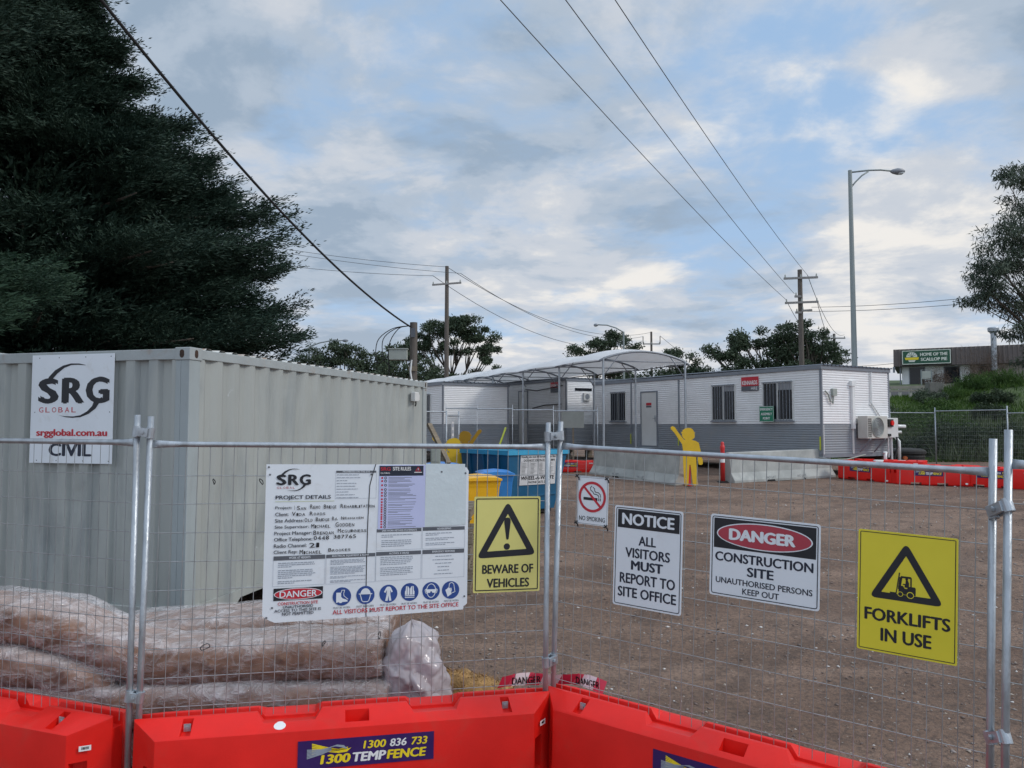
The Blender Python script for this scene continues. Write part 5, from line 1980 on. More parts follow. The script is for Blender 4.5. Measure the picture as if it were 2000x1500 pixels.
for k in range(NB):
    m = MB()
    rings = []
    for i in range(13):
        u = i / 12
        row = []
        for j in range(21):
            v = j / 20
            row.append((BAY * (k + u), -.18 + (CWd + .36) * v, cz(min(max(u, .0001), .9999), v)))
        rings.append(row)
    m.loft(rings, closed=False, cap=False)
    m.loft([[(p[0], p[1], p[2] - .012) for p in r_] for r_ in rings], closed=False, cap=False)
    sub(m.build('fabric', fab, None, True), cn, cm_)
for k in range(NB + 1):
    m = MB()
    x = BAY * k
    pts = [(x, -.15 + (CWd + .30) * j / 14, cz(0, j / 14) - .04) for j in range(15)]
    m.tube(pts, .032, 8)
    m.tube([(x, 0, EV - .02), (x, CWd, EV + .02)], .018, 6)
    m.tube([(x, .0, EV - .5), (x, .62, EV + .22)], .016, 6)
    m.tube([(x, CWd, EV - .5), (x, CWd - .62, EV + .22)], .016, 6)
    sub(m.build('arch', M['trim'], None, True), cn, cm_)
    for v in (0, CWd):
        m = MB().tube([(x, v, .70), (x, v, EV + .05)], .036, 10)
        m.box(x - .10, x + .10, v - .10, v + .10, .72, .80)
        sub(m.build('post', M['galv'], None), cn, cm_)
m = MB()
for v in (0, .5, 1):
    for k in range(NB):
        y = -.12 + (CWd + .24) * v
        m.tube([(BAY * k, y, cz(0, v) - .04), (BAY * (k + .5), y, cz(.5, v) - .06 if v == .5 else EV - .02), (BAY * (k + 1), y, cz(0, v) - .04)], .022, 6)
sub(m.build('purlins', M['trim'], None), cn, cm_)

# ================================================================== YARD OBJECTS
# traffic men
MAN = [(345, 62), (362, 62), (378, 69), (390, 84), (393, 96), (401, 97), (401, 104), (394, 106), (399, 116), (398, 135), (388, 147), (376, 154), (378, 158), (404, 163), (430, 178), (436, 205), (446, 250), (454, 300),
       (461, 316), (459, 345), (445, 352), (428, 348), (424, 325), (416, 295), (410, 255), (407, 300), (412, 400), (418, 490), (418, 512), (392, 515), (380, 505), (372, 440), (362, 352), (353, 350), (348, 420), (343, 500), (338, 510), (316, 512), (312, 500), (306, 400),
       (303, 300), (303, 230), (297, 190), (270, 150), (236, 100), (210, 72), (207, 58), (221, 48), (240, 56), (262, 90), (300, 140), (316, 158), (322, 153), (306, 141), (296, 122), (299, 107), (290, 104), (290, 97), (299, 95), (303, 80), (322, 67)]


def man(label, loc, s, rz, mt, flip=1, tilt=0.0):
    t = thing('cutout_figure', label, 'cut-out figure', loc, rz, 'yellow cut-out figures in the yard')
    pts = [((x - 355) * s * flip, (515 - y) * s) for x, y in MAN]
    MB().prism(pts, 0, .018).build('board', mt, t)
    b_ = MB()
    b_.box(-.05 * 1, .03, .02, .06, .0, .75)
    b_.beam((0, .04, .7), (0, .55, .03), .05, .03)
    b_.box(-.05, .05, .0, .6, 0, .03)
    b_.build('brace', M['bollard'], t)
    if tilt:
        t.rotation_euler = (0, tilt, rz)
    return t


man('bright yellow wooden cut-out worker with raised arm beside the concrete barriers', (4.70, 20.4, .69), .00338, R(4), M['manyellow'])
man('weathered orange cut-out worker with raised arm, seen in front of the blank office end', (-1.340, 21.500, 0.592), .0034, R(-10), M['manorange'], -1)
man('faded yellow cut-out worker with raised arm beside the blue skip', (-1.231, 16.600, 0.522), .0033, R(8), M['manyellow'])

# bollard
t = thing('bollard', 'red plastic bollard post standing in the gap between the concrete barriers', 'bollard', (5.90, 21.6, .69))
rings = [[(r_ * math.cos(a), r_ * math.sin(a), z) for a in [i * math.pi / 8 for i in range(16)]] for z, r_ in ((.04, .065), (.9, .058), (.96, .066), (1.02, .066), (1.04, .045), (1.09, .05), (1.13, .035), (1.14, .01))]
MB().loft(rings).build('post', M['bollard'], t, True)
MB().prism([(-.14, 0), (.14, 0), (.10, .045), (-.10, .045)], -.13, .13).build('base', M['rubber'], t)
MB().loft([[(r_ * math.cos(a), r_ * math.sin(a), z) for a in [i * math.pi / 8 for i in range(16)]] for z, r_ in ((.56, .0635), (.66, .0630))], cap=False).build('reflective_band', M['whiteprint'], t)


# concrete barriers
def jersey(label, a, b_, za, zb_):
    a, b_ = Vector((*a, za)), Vector((*b_, zb_))
    L_ = (b_ - a).length
    t = thing('concrete_barrier', label, 'concrete barrier', mtx=frame(a, b_ - a), group='concrete barriers across the yard')
    pr = [(-.28, 0), (-.28, .07), (-.14, .28), (-.085, .83), (-.07, .85), (.07, .85), (.085, .83), (.14, .28), (.28, .07), (.28, 0)]
    rings = []
    for x in [0, .02] + [L_ * i / 24 for i in range(1, 24)] + [L_ - .02, L_]:
        e = .97 if (x == 0 or x == L_) else 1
        rings.append([(x, y * e + .006 * fbm3(x, y, z, 2), z * (1 if e == 1 else .99)) for y, z in pr])
    MB().loft(rings).build('body', M['concrete'], t, bevel=.01)
    q = MB()
    for xs in (L_ * .30, L_ * .60):
        q.prism([(xs, .0), (xs + .34, .0), (xs + .30, .055), (xs + .04, .055)], -.283, -.279)
    q.build('fork_pockets', M['dark'], t)
    q = MB()
    for xs in (L_ * .30, L_ * .60):
        text(q, 'NO LIFT', xs, xs + .34, .085, .15, -.2855, 0, .0)
    o = q.build('stencil', M['greyprint'], t)
    o.rotation_euler = (0, 0, 0)
    return t


jersey('weathered concrete barrier left of the yellow cut-out worker', (2.65, 24.2), (4.58, 20.75), .76, .68)
jersey('weathered concrete barrier right of the red bollard', (6.05, 21.65), (9.60, 23.4), .68, .73)

# distant red barriers: one mesh, copied
small_body = barrier_body(2.0, [(.55, .85), (1.2, 1.5)])


def far_barrier(label, a, b_, zs=1.0, base=None):
    zs *= .70
    a = Vector((a[0], a[1], gz(*a)))
    b_ = Vector((b_[0], b_[1], gz(*b_)))
    m_ = frame(a, b_ - a) @ Matrix.Diagonal((1, 1, zs, 1))
    if base is None:
        t = thing('water_barrier', label, 'barrier', mtx=m_, group='red water filled barriers at the back of the yard')
        obj('body', small_body, t)
        hire_sticker(t,   .55, 1.25, .36, .66, -.196)
        MB().box(1.62, 1.74, -.200, -.194, .60, .66).build('label', M['whiteprint'], t)
        c_ = MB().tube([(0, -.012, 0), (0, 0, 0)], .035, 14).build('drain_plug', M['whiteprint'], t)
        c_.location = (1.80, -.1905, .10)
        return t
    c = copy_tree(base, None, label)
    c.matrix_world = m_
    return c


fb = far_barrier('red water barrier touching the right end of the right concrete barrier', (9.75, 23.0), (10.60, 21.2))
far_barrier('red water barrier behind the danger sign, second from the concrete barrier', (10.42, 21.25), (12.25, 20.6), 1.0, fb)
far_barrier('red water barrier just left of the right post pair, third from the concrete barrier', (12.0, 20.9), (13.3, 19.6), 1.0, fb)
far_barrier('red water barrier seen between the right post pair', (13.4, 19.7), (14.6, 18.5), 1.0, fb)
far_barrier('red water barrier at the far right edge of the yard', (14.6, 18.6), (16.2, 17.9), 1.0, fb)
far_barrier('red water barrier ending at the left concrete barrier, behind the blue skip', (.98, 25.4), (2.62, 24.9), .70, fb)
far_barrier('red water barrier mostly hidden by the blue skip', (-1.0, 25.8), (.9, 25.5), .70, fb)
far_barrier('red water barrier in the second row beneath the right office end', (10.6, 23.9), (12.6, 23.0), .9, fb)

# blue skip
sk = thing('skip_bin', 'blue steel skip bin with a white rules sticker, behind the middle post', 'skip', (0.0, 15.0, .58))
sk.matrix_world = frame((-.07, 15.1, .60), (.80, .60, 0))
# local: x along the labelled face to the right, y along the dark face to the back left
rL, rR = 1.70, 1.52
bot = [(.10, .10, 0), (rR - .28, .10, 0), (rR - .28, rL - .1, 0), (.10, rL - .1, 0)]
top = [(0, 0, 1.13), (rR, 0, 1.13), (rR, rL, 1.13), (0, rL, 1.13)]
m = MB()
m.add(bot + top, [(3, 2, 1, 0), (0, 1, 5, 4), (1, 2, 6, 5), (2, 3, 7, 6), (3, 0, 4, 7)])
m.add([(p[0] * .96 + .03, p[1] * .96 + .03, max(p[2], .03)) for p in bot + top], [(0, 1, 2, 3), (4, 5, 1, 0), (5, 6, 2, 1), (6, 7, 3, 2), (7, 4, 0, 3)])
m.build('body', M['skip'], sk)
m = MB()
for (a, b_) in (((-.03, -.0, 1.15), (rR + .03, 0, 1.15)), ((0, 0, 1.15), (0, rL, 1.15)), ((rR, 0, 1.15), (rR, rL, 1.15)), ((0, rL, 1.15), (rR, rL, 1.15))):
    m.beam(a, b_, .07, .09)
m.build('lip', M['skiplip'], sk)
m = MB()
for y in (.35, .85, 1.35):
    m.beam((.07, y, .08), (-.02, y, 1.10), .06, .03)
m.beam((.04, .12, .32), (.04, rL - .12, .32), .05, .05)
m.beam((.10, .06, .25), (1.25, .06, .30), .02, .03)
m.box(-.06, .04, .25, .5, .62, .80)
m.build('ribs', M['skip'], sk)
MB().box(.1, 1.2, .15, 1.5, -.07, 0).build('skids', M['rubber'], sk)
st_m = frame(Vector((.30, .055 - .012, .50)), (1, 0, 0), (0, -.088, 1))
st_ = MB().box(0, .92, -.002, .002, 0, .60).build('rules_sticker', M['papersign'], sk)
st_.matrix_basis = st_m
q = MB()
text(q, 'Kindly do not fill breakdown Bin', .02, .90, .53, .585, -.0035, 0, .03)
text(q, 'DO NOT DEFACE THE BIN', .08, .88, .475, .515, -.0035, 0, .03)
text(q, 'WHEEL-A-WASTE', .02, .88, .10, .18, -.0035, 0, .04, .15)
text(q, 'PHONE 5672 2058', .20, .76, .03, .075, -.0035, 0, .03, .15)
for i in range(9):
    for j in range(4):
        q.flat([(.04 + j * .22, .22 + i * .026), (.04 + j * .22 + random.uniform(.08, .18), .22 + i * .026), (.04 + j * .22 + .08, .228 + i * .026), (.04 + j * .22, .228 + i * .026)], -.0035)
for x in (.02, .24, .46, .68, .90):
    q.flat([(x, .20), (x + .004, .20), (x + .004, .465), (x, .465)], -.0035)
for z in (.20, .465):
    q.flat([(.02, z), (.90, z), (.90, z + .004), (.02, z + .004)], -.0035)
l_ = q.build('lettering', M['ink'], st_)


# wheelie bins
def wheelie(label, loc, rz, mb_, ml, s=1.0, group='plastic wheelie bins beside the skip'):
    t = thing('wheelie_bin', label, 'wheelie bin', loc, rz, group)
    t.scale = (s, s, s)
    m = MB()
    rings = []
    for z, hw, y0, y1 in ((.08, .22, .06, .50), (.10, .225, .04, .52), (.86, .28, -.04, .66), (.90, .29, -.05, .68), (.96, .30, -.06, .69), (.98, .30, -.06, .69)):
        rings.append([(-hw, y0, z), (hw, y0, z), (hw, y1, z), (-hw, y1, z)])
    m.loft(rings)
    m.build('body', mb_, t, bevel=.02)
    m = MB()
    rings = []
    for i in range(9):
        y = -.09 + .82 * i / 8
        rings.append([(-.315, y, .975), (-.315, y, 1.01), (-.24, y, 1.035 + .02 * math.sin(i / 8 * math.pi)), (0, y, 1.05 + .03 * math.sin(i / 8 * math.pi)), (.24, y, 1.035 + .02 * math.sin(i / 8 * math.pi)), (.315, y, 1.01), (.315, y, .975)])
    m.loft(rings)
    m.build('lid', ml, t, bevel=.008)
    MB().tube([(-.22, .76, 1.0), (.22, .76, 1.0)], .018, 8).build('handle', ml, t)
    for x in (-.27, .27):
        MB().tube([(x - .03, .58, .10), (x + .03, .58, .10)], .10, 16).build('wheel', M['rubber'], t)
    return t


wheelie('yellow wheelie bin with a bulging yellow lid, in front of the blue one', (-.49, 13.1, .375), R(16), M['binyellow'], M['binyellow'])
wheelie('blue wheelie bin with blue lid, between the yellow bin and the skip', (-.27, 14.0, .41), R(10), M['binblue'], M['binblue'])
wheelie('blue lidded wheelie bin standing at the far corner of the container', (-1.52, 15.3, .48), R(-10), M['binblue'], M['binblue'])
# timber prop leaning at the container corner
o = MB().beam((-1.575, 14.600, 2.319), (-1.169, 14.200, 1.594), .10, .05).build('timber_prop', M['wood'], None)
tag(o, 'sloping timber prop leaning beside the far corner of the container', 'timber')
o = MB().beam((-0.228, 28.500, 2.205), (-0.521, 28.000, 1.371), .07, .02).build('yellow_strap', M['hivis'], None)
tag(o, 'sloping yellow strip leaning at the corner of the blank office end', 'strip')

# inner temporary fences (one panel, copied)
ps, rail, wires = fence_panel_meshes(2.35, 2.0, .14, .0016, .020, .018, False, -1.80, 12)
ft = None


def far_fence(label, a, b_, ztop, group, nz=0.0):
    global ft
    a, b_ = Vector((*a, ztop)), Vector((*b_, ztop + nz))
    m_ = frame(a, b_ - a)
    sc = (b_ - a).length / 2.35
    m_ = m_ @ Matrix.Diagonal((sc, 1, 1, 1))
    if ft is None:
        t = thing('mesh_fence', label, 'fence', mtx=m_, group=group)
        for p in ps:
            obj('post', p, t)
        obj('top_rail', rail, t)
        obj('wire_mesh', wires, t)
        ft = t
        return t
    c = copy_tree(ft, None, label)
    c.matrix_world = m_
    c['group'] = group
    return c


G1 = 'fence panels in front of the shaded office'
G2 = 'fence panels along the green bank'
xs = [(-1.72, 24.0), (-.93, 23.95), (-.02, 23.9)]
ZT = 2.78
pts = [(-2.106, 24.500, 2.822), (-1.106, 24.400, 2.803), (0.016, 24.300, 2.769), (1.306, 24.200, 2.735), (2.682, 24.100, 2.717)]
lb = ['fence panel in front of the blank office end, left of the orange figure arm', 'fence panel across the corner between the blank office end and the shaded office', 'fence panel in front of the shaded office door', 'fence panel nearest the left concrete barrier, ending beside the canopy post']
for i in range(4):
    far_fence(lb[i], pts[i][:2], pts[i + 1][:2], pts[i][2], G1)
a, b_ = (-1.876, 22.000, 2.563), (-1.663, 24.000, 2.747)
far_fence('leaning fence panel turned sideways with a paper notice tied to it', a[:2], b_[:2], a[2], G1, .02)
a, b_ = (-2.519, 22.500, 2.689), (-1.960, 22.800, 2.694)
far_fence('fence panel just right of the container corner', a[:2], b_[:2], a[2], G1)
nm_ = frame((-1.763, 21.900, 2.038), Vector((-1.633, 23.600, 2.018)) - Vector((-1.839, 21.600, 2.042)))
o = MB().box(.10, .45, -.03, -.025, -.25, .35)
o = o.build('paper_notice', M['papersign'], None)
o.matrix_world = nm_
tag(o, 'white paper notice tied to the leaning fence panel', 'notice')
q = MB()
for z in (.20, .02, -.16):
    q.flat([(.16, z), (.38, z), (.38, z + .10), (.16, z + .10)], -.032)
q.build('print', M['lightprint'], o)
pts = [(14.260, 29.000, 2.763), (16.237, 29.500, 2.830), (17.395, 27.000, 2.713), (18.116, 24.500, 2.593)]
lb = ['fence panel on the bank side, just right of the end of the right office', 'wide fence panel in front of the reeds on the green bank', 'fence panel on the bank side at the right edge of the picture']
for i in range(3):
    far_fence(lb[i], pts[i][:2], pts[i + 1][:2], pts[i][2], G2)
# board and pots behind the inner fence
t = thing('notice_board', 'pale board on a post behind the inner fence near the shaded office corner', 'board', (2.152, 27.000, 1.047))
MB().box(-.42, .38, 0, .02, 1.15, 1.75).build('panel', M['box_grey'], t)
MB().box(-.03, .03, .02, .08, 0, 1.75).build('post', M['wood'], t)



# ================================================================== VEGETATION
def cards(P, D, S):
    """leaf shaped quads: base, half way out to one side, tip, half way to the other"""
    V = np.stack([P, P + D * .45 + S, P + D, P + D * .45 - S], 1).reshape(-1, 3)
    F = np.arange(len(V)).reshape(-1, 4)
    return V, F


def unit(a):
    return a / np.maximum(np.linalg.norm(a, axis=-1, keepdims=True), 1e-6)


def limb(mb, a, b_, r0, r1, bend=.1, n=5, k=6):
    a, b_ = Vector(a), Vector(b_)
    d = b_ - a
    off = Vector((random.uniform(-1, 1), random.uniform(-1, 1), random.uniform(-.3, .6))) * d.length * bend
    pts = [a + d * t + off * math.sin(math.pi * t) for t in [i / n for i in range(n + 1)]]
    mb.tube(pts, [r0 + (r1 - r0) * i / n for i in range(n + 1)], k)


def cypress(label, base, height, rfn, nb, seed, m_, arc=None, zmin=.8, tw=26, lc=9, core=20000, scale=1.0, leaf=(.10, .20), trunk_r=.45, boughs=()):
    g = np.random.default_rng(seed)
    random.seed(seed)
    t = thing('cypress_tree', label, 'tree', base, group=None)
    tm = MB()
    tm.tube([(0, 0, -.3), (.1, 0, height * .35), (-.05, .1, height * .7), (0, 0, height * .97)], [trunk_r, trunk_r * .75, trunk_r * .4, .04], 10)
    Ps, Ds, Ss = [], [], []
    per_b = 9
    for i in range(nb + 16 * len(boughs)):
        # limbs come in boughs: several sub-limbs fan out round one main direction
        if i >= nb:
            hb, pb, Lb, rb = (*boughs[(i - nb) // 16], .05)
        elif i % per_b == 0:
            hb = zmin + (height - zmin) * (i + per_b * g.random()) / nb
            pb = (g.random() * 2 * math.pi) if arc is None else (arc[0] + (arc[1] - arc[0]) * g.random())
            Lb = rfn(hb) * (0.80 + 0.34 * g.random())
            rb = g.uniform(.02, .16)
        big = i >= nb
        h = max(zmin * .8, hb + g.normal(0, .10 if big else .13))
        ph = pb + g.normal(0, .10 if big else .20)
        L = Lb * (1 - .45 * g.random() ** (1.2 if big else 1.5))
        rise = rb + g.uniform(-.03, .03)
        out = np.array([math.cos(ph), math.sin(ph), 0])
        sd_ = np.array([-math.sin(ph), math.cos(ph), 0])
        start = np.array([0, 0, h - L * .10])

        def pt(s_):
            return start + out * L * s_ + np.array([0, 0, 1]) * (rise * L * s_ + .10 * L * s_ ** 3) + sd_ * .05 * L * np.sin(s_ * 3 + i)
        if i % 3 == 0:
            limb(tm, pt(0.0), pt(.8), .05 + .012 * L, .015, .02, 4, 5)
        n_ = int(tw * (0.5 + L / 6))
        s_ = 0.22 + 0.78 * g.random(n_) ** .75
        lat = g.normal(0, 1, n_) * (.10 + .20 * (1 - s_)) * L * .55
        c0 = start[None] + out[None] * (L * s_)[:, None] + np.stack([0 * s_, 0 * s_, rise * L * s_ + .10 * L * s_ ** 3], -1) + sd_[None] * lat[:, None]
        c0[:, 2] += g.normal(0, .07, n_) - .05 * np.abs(lat)
        ang = g.normal(0, .45, n_) + np.sign(lat) * .35
        td = out[None] * np.cos(ang)[:, None] + sd_[None] * np.sin(ang)[:, None] + np.array([0, 0, 1])[None] * g.uniform(.05, .45, n_)[:, None]
        td = unit(td)
        tl = (.35 + .45 * g.random(n_)) * scale
        # leaves along each twig
        f = g.random((n_, lc))
        P = c0[:, None] + td[:, None] * (tl[:, None] * f)[..., None] + g.normal(0, .035 * scale, (n_, lc, 3))
        D = unit(td[:, None] + g.normal(0, .30, (n_, lc, 3))) * (g.uniform(leaf[0], leaf[1], (n_, lc)) * (1.1 - .5 * f))[..., None] * scale
        up = g.normal(0, 1, (n_, lc, 3))
        S = unit(np.cross(D, up)) * (g.uniform(.010, .018, (n_, lc)) * scale)[..., None]
        Ps.append(P.reshape(-1, 3)); Ds.append(D.reshape(-1, 3)); Ss.append(S.reshape(-1, 3))
    # inner mass
    if core:
        h = zmin + (height - zmin) * g.random(core)
        rr_ = np.array([rfn(v) for v in h]) * (.25 + .42 * g.random(core) ** .6)
        ph = g.random(core) * 2 * np.pi if arc is None else arc[0] + (arc[1] - arc[0]) * g.random(core)
        P = np.stack([rr_ * np.cos(ph), rr_ * np.sin(ph), h + .05 * rr_], -1)
        D = unit(np.stack([np.cos(ph), np.sin(ph), .3 + 0 * ph], -1) + g.normal(0, .4, (core, 3))) * g.uniform(.15, .36, core)[:, None] * scale
        S = unit(np.cross(D, g.normal(0, 1, (core, 3)))) * g.uniform(.022, .045, core)[:, None] * scale
        Ps.append(P); Ds.append(D); Ss.append(S)
    V, F = cards(np.concatenate(Ps), np.concatenate(Ds), np.concatenate(Ss))
    obj('crown', np_mesh('crown', V, F, m_), t)
    tm.build('trunk', M['trunk'], t, True)
    return t


def bough_for(sx, sz, az):
    # bough of the main tree whose tip stands in direction (sx, 1, sz) from the street side
    ca, sa = math.cos(az), math.sin(az)
    L = (11.4 + 18 * sx) / (ca - sa * sx)
    tip = CZ + sz * (18 + sa * L) - .5
    return (tip - .06 * L, az, L * .97)


BOUGHS = [bough_for(*b_) for b_ in ((-.480, .453, .30), (-.475, .375, .25), (-.420, .392, .35), (-.392, .352, .20), (-.365, .308, .35), (-.275, .281, .30), (-.285, .245, .15), (-.292, .208, .35), (-.335, .175, .10), (-.262, .150, .30), (-.254, .118, .15), (-.30, .135, -.1), (-.43, .33, -.1), (-.52, .50, .1), (-.40, .26, -.5), (-.50, .40, -.6))]
hz_ = [0, .8, 2.2, 3.5, 4.3, 5.2, 6.0, 6.8, 7.6, 8.4, 9.2, 10, 11, 12, 13.5, 15.5]
rz_ = [5.0, 5.4, 5.6, 5.4, 4.7, 4.9, 5.0, 4.6, 3.7, 3.0, 2.3, 1.9, 1.6, 1.4, 1.2, .4]
cypress('huge dark cypress tree with layered branches rising behind the container', (-11.4, 18.0, .5), 15.5, lambda h: float(np.interp(h, hz_, rz_)), 1150, 3, M['cypress'], (R(-165), R(75)), 1.2, 38, 21, 60000, boughs=BOUGHS)
cypress('second tall dark cypress tree filling the left edge of the picture', (-14.2, 13.8, .4), 16.5, lambda h: float(np.interp(h, [0, 3, 7, 12, 16.5], [4.5, 5.0, 4.8, 4.6, 2.2])), 520, 8, M['cypress'], (R(-140), R(60)), 1.2, 36, 19, 50000)
cypress('small lighter green cypress at the left edge, its sprays reaching over the container', (-8.3, 9.2, .2), 4.7, lambda h: float(np.interp(h, [0, 1.8, 2.3, 2.6, 2.9, 3.15, 3.35, 3.7, 4.0, 4.3, 4.7], [2, 2, 2.3, 2.75, 1.9, 2.1, 3.0, 3.1, 2.1, 1.2, .2])), 200, 12, M['cypress2'], (R(-120), R(60)), .8, 60, 24, 9000, .55, (.12, .22), .16)


def crown_tree(name, label, base, clumps, m_, bark, seed, leaf=(.18, .36), wd=(.05, .10), per=900, hang=0.0, trunk=(.3, .1), fork=.35, group=None, sub_=14, flatb=.35, shell=.55):
    """trunk, limbs and a crown of leaf clusters; clumps are (x,y,z,rx,ry,rz,k) relative to the base"""
    g = np.random.default_rng(seed)
    random.seed(seed)
    t = thing(name, label, 'tree', base, group=group)
    tm = MB()
    zc = sum(c[2] for c in clumps) / len(clumps)
    xm, ym = sum(c[0] for c in clumps) / len(clumps), sum(c[1] for c in clumps) / len(clumps)
    fk_ = (xm * fork * .6, ym * fork * .6, zc * fork)
    limb(tm, (0, 0, -.4), fk_, trunk[0], trunk[0] * .7, .04, 5, 9)
    Ps, Ds, Ss = [], [], []
    for c in clumps:
        cx0, cy0, cz0, rx, ry, rz = c[:6]
        k = c[6] if len(c) > 6 else 1.0
        mid = (fk_[0] + (cx0 - fk_[0]) * .55, fk_[1] + (cy0 - fk_[1]) * .55, fk_[2] + (cz0 - fk_[2]) * .45)
        limb(tm, fk_, mid, trunk[0] * .5, trunk[1] * .7, .10, 4, 6)
        n_ = int(per * k)
        # sub-clusters in the upper and outer part
        nsub = max(4, int(sub_ * k))
        dd = unit(g.normal(0, 1, (nsub, 3)))
        dd[:, 2] = np.where(dd[:, 2] < -flatb, -flatb, dd[:, 2])
        cc = np.array([cx0, cy0, cz0]) + dd * np.array([rx, ry, rz]) * (shell + (1 - shell) * g.random((nsub, 1)))
        for q in range(0, nsub, 2):
            limb(tm, mid, tuple(cc[q]), trunk[1] * .55, trunk[1] * .12, .12, 4, 5)
        sr = np.array([rx, ry, rz]).mean() * g.uniform(.26, .46, nsub)
        own = g.integers(0, nsub, n_)
        P = cc[own] + unit(g.normal(0, 1, (n_, 3))) * (sr[own] * g.random(n_) ** .5)[:, None] * np.array([1.15, 1.15, .72])
        D = unit(g.normal(0, 1, (n_, 3)) + np.array([0, 0, -hang])) * g.uniform(leaf[0], leaf[1], n_)[:, None]
        S = unit(np.cross(D, g.normal(0, 1, (n_, 3)))) * g.uniform(wd[0], wd[1], n_)[:, None]
        Ps.append(P); Ds.append(D); Ss.append(S)
    V, F = cards(np.concatenate(Ps), np.concatenate(Ds), np.concatenate(Ss))
    obj('crown', np_mesh('crown', V, F, m_), t)
    tm.build('trunk', bark, t, True)
    return t


def bgclumps(items, D, bx):
    """items: (screen-like x offset m, z above camera m, rx, rz) around distance D -> local clumps"""
    return [(x, random.uniform(-1, 1) * rx * .5, z + CZ - .8, rx, rx * .8, rz, k) for (x, z, rx, rz, k) in items]


GB = 'gum trees beyond the site offices'
# tall gum behind the leaning pole (D 62)
crown_tree('gum_tree', 'tall open gum tree with pale limbs behind the near power pole', (-5.2, 62, .8), [(-.6, 0, 9.2, 2.1, 1.8, 1.1, 1.1), (1.0, .5, 9.4, 1.9, 1.6, .9, 1), (2.6, 0, 8.7, 1.6, 1.4, .9, .9), (3.4, .4, 7.0, 1.0, 1.2, 1.2, .7), (-2.0, .3, 8.0, 1.4, 1.3, .9, .8), (3.8, 0, 5.6, .8, 1, .9, .5), (-2.6, 0, 6.6, 1.1, 1, .8, .4), (.4, 0, 7.6, 1.6, 1.4, .7, .6), (-.8, 0, 5.2, 1.6, 1.4, .9, .7), (1.8, .3, 5.4, 1.4, 1.2, .8, .5)],
           M['gum'], M['trunk'], 21, per=3600, trunk=(.22, .12), fork=.5, group=GB, leaf=(.14, .30), wd=(.03, .06))
crown_tree('gum_tree', 'dark rounded gum tree left of the small meter pole', (-13.4, 60, .8), [(-2.4, 0, 5.6, 1.5, 1.5, 1.1, .8), (-.8, 0, 6.8, 1.5, 1.4, 1.4, 1), (.9, 0, 6.7, 1.6, 1.4, 1.5, 1), (2.7, .5, 6.0, 1.7, 1.5, 1.3, 1), (-.5, 0, 4.9, 3.0, 1.8, 1.3, 1.3), (2.4, 0, 4.6, 2.2, 1.5, 1.3, 1), (4.6, 0, 5.4, 1.8, 1.5, 1.5, 1)],
           M['gum'], M['trunk'], 22, per=2300, trunk=(.3, .14), group=GB, leaf=(.14, .30), wd=(.04, .07))
crown_tree('gum_tree', 'bushy gum tree just right of the small meter pole', (-7.0, 56, .8), [(0, 0, 5.6, 1.8, 1.6, 1.5, 1), (-1.6, 0, 5.2, 1.6, 1.5, 1.2, .8), (1.4, 0, 4.4, 1.4, 1.5, 1.0, .8), (-1.4, 0, 6.9, 1.2, 1.2, .9, .6)],
           M['gum'], M['trunk'], 23, per=1900, trunk=(.25, .12), group=GB, leaf=(.14, .30), wd=(.04, .07))
crown_tree('gum_tree', 'thin pale gum tree beside the dark cypress edge', (-15.6, 60, .8), [(0, 0, 6.9, 1.0, 1.0, .7, 1), (-.9, 0, 6.3, .8, .8, .5, .6), (.8, 0, 6.2, .7, .7, .5, .5)], M['gum'], M['palebark'], 24, per=700, trunk=(.14, .06), group=GB, leaf=(.14, .26), wd=(.03, .05))
crown_tree('gum_tree', 'round dark tree rising above the left part of the white canopy', (8.0, 66, .8), [(-1.4, 0, 7.8, 1.7, 1.6, 1.0, 1), (.6, 0, 8.8, 2.0, 1.7, 1.0, 1.1), (1.9, 0, 7.6, 1.6, 1.5, 1.0, 1), (-.2, 0, 6.4, 2.8, 2.2, 1.4, 1.6), (2.2, 0, 5.4, 2.4, 2, 1.4, 1.2)],
           M['gum'], M['trunk'], 25, per=2100, trunk=(.3, .15), group=GB, leaf=(.14, .30), wd=(.04, .07))
crown_tree('gum_tree', 'low dark tree behind the right end of the white canopy', (13.9, 64, .8), [(-.8, 0, 6.9, 1.5, 1.4, 1.0, 1), (1.2, 0, 6.2, 1.5, 1.4, 1.1, 1), (0, 0, 4.9, 2.8, 2, 1.4, 1.6), (-3.2, 0, 4.6, 2.0, 2, 1.2, 1.2)],
           M['gum'], M['trunk'], 26, per=2000, trunk=(.3, .15), group=GB, leaf=(.14, .30), wd=(.04, .07))
crown_tree('gum_tree', 'broad dark tree behind the middle of the right office roof', (22.0, 62, .8), [(-4.6, 0, 7.4, 1.6, 1.5, 1.4, 1), (-2.8, 0, 8.2, 1.5, 1.5, 1.1, 1), (-.6, 0, 7.6, 1.9, 1.7, 1.5, 1.2), (1.2, 0, 7.4, 2.2, 1.8, 1.6, 1.4), (-3.4, 0, 5.9, 2.4, 1.8, 1.5, 1.4), (0, 0, 5.6, 3.4, 2.4, 1.6, 1.8)],
           M['gum'], M['trunk'], 27, per=2300, trunk=(.4, .2), group=GB, leaf=(.14, .30), wd=(.04, .07))
crown_tree('gum_tree', 'taller rounded tree touching the left side of the double crossarm pole', (23.6, 60, .8), [(-1.2, 0, 8.6, 1.5, 1.5, 1.0, 1), (.4, 0, 7.8, 1.5, 1.5, 1.4, 1.1), (1.4, 0, 6.3, 1.0, 1.2, 1.4, .9), (-.6, 0, 6.4, 2.2, 1.6, 1.6, 1.3)],
           M['gum'], M['trunk'], 28, per=2100, trunk=(.35, .18), group=GB, leaf=(.14, .30), wd=(.04, .07))
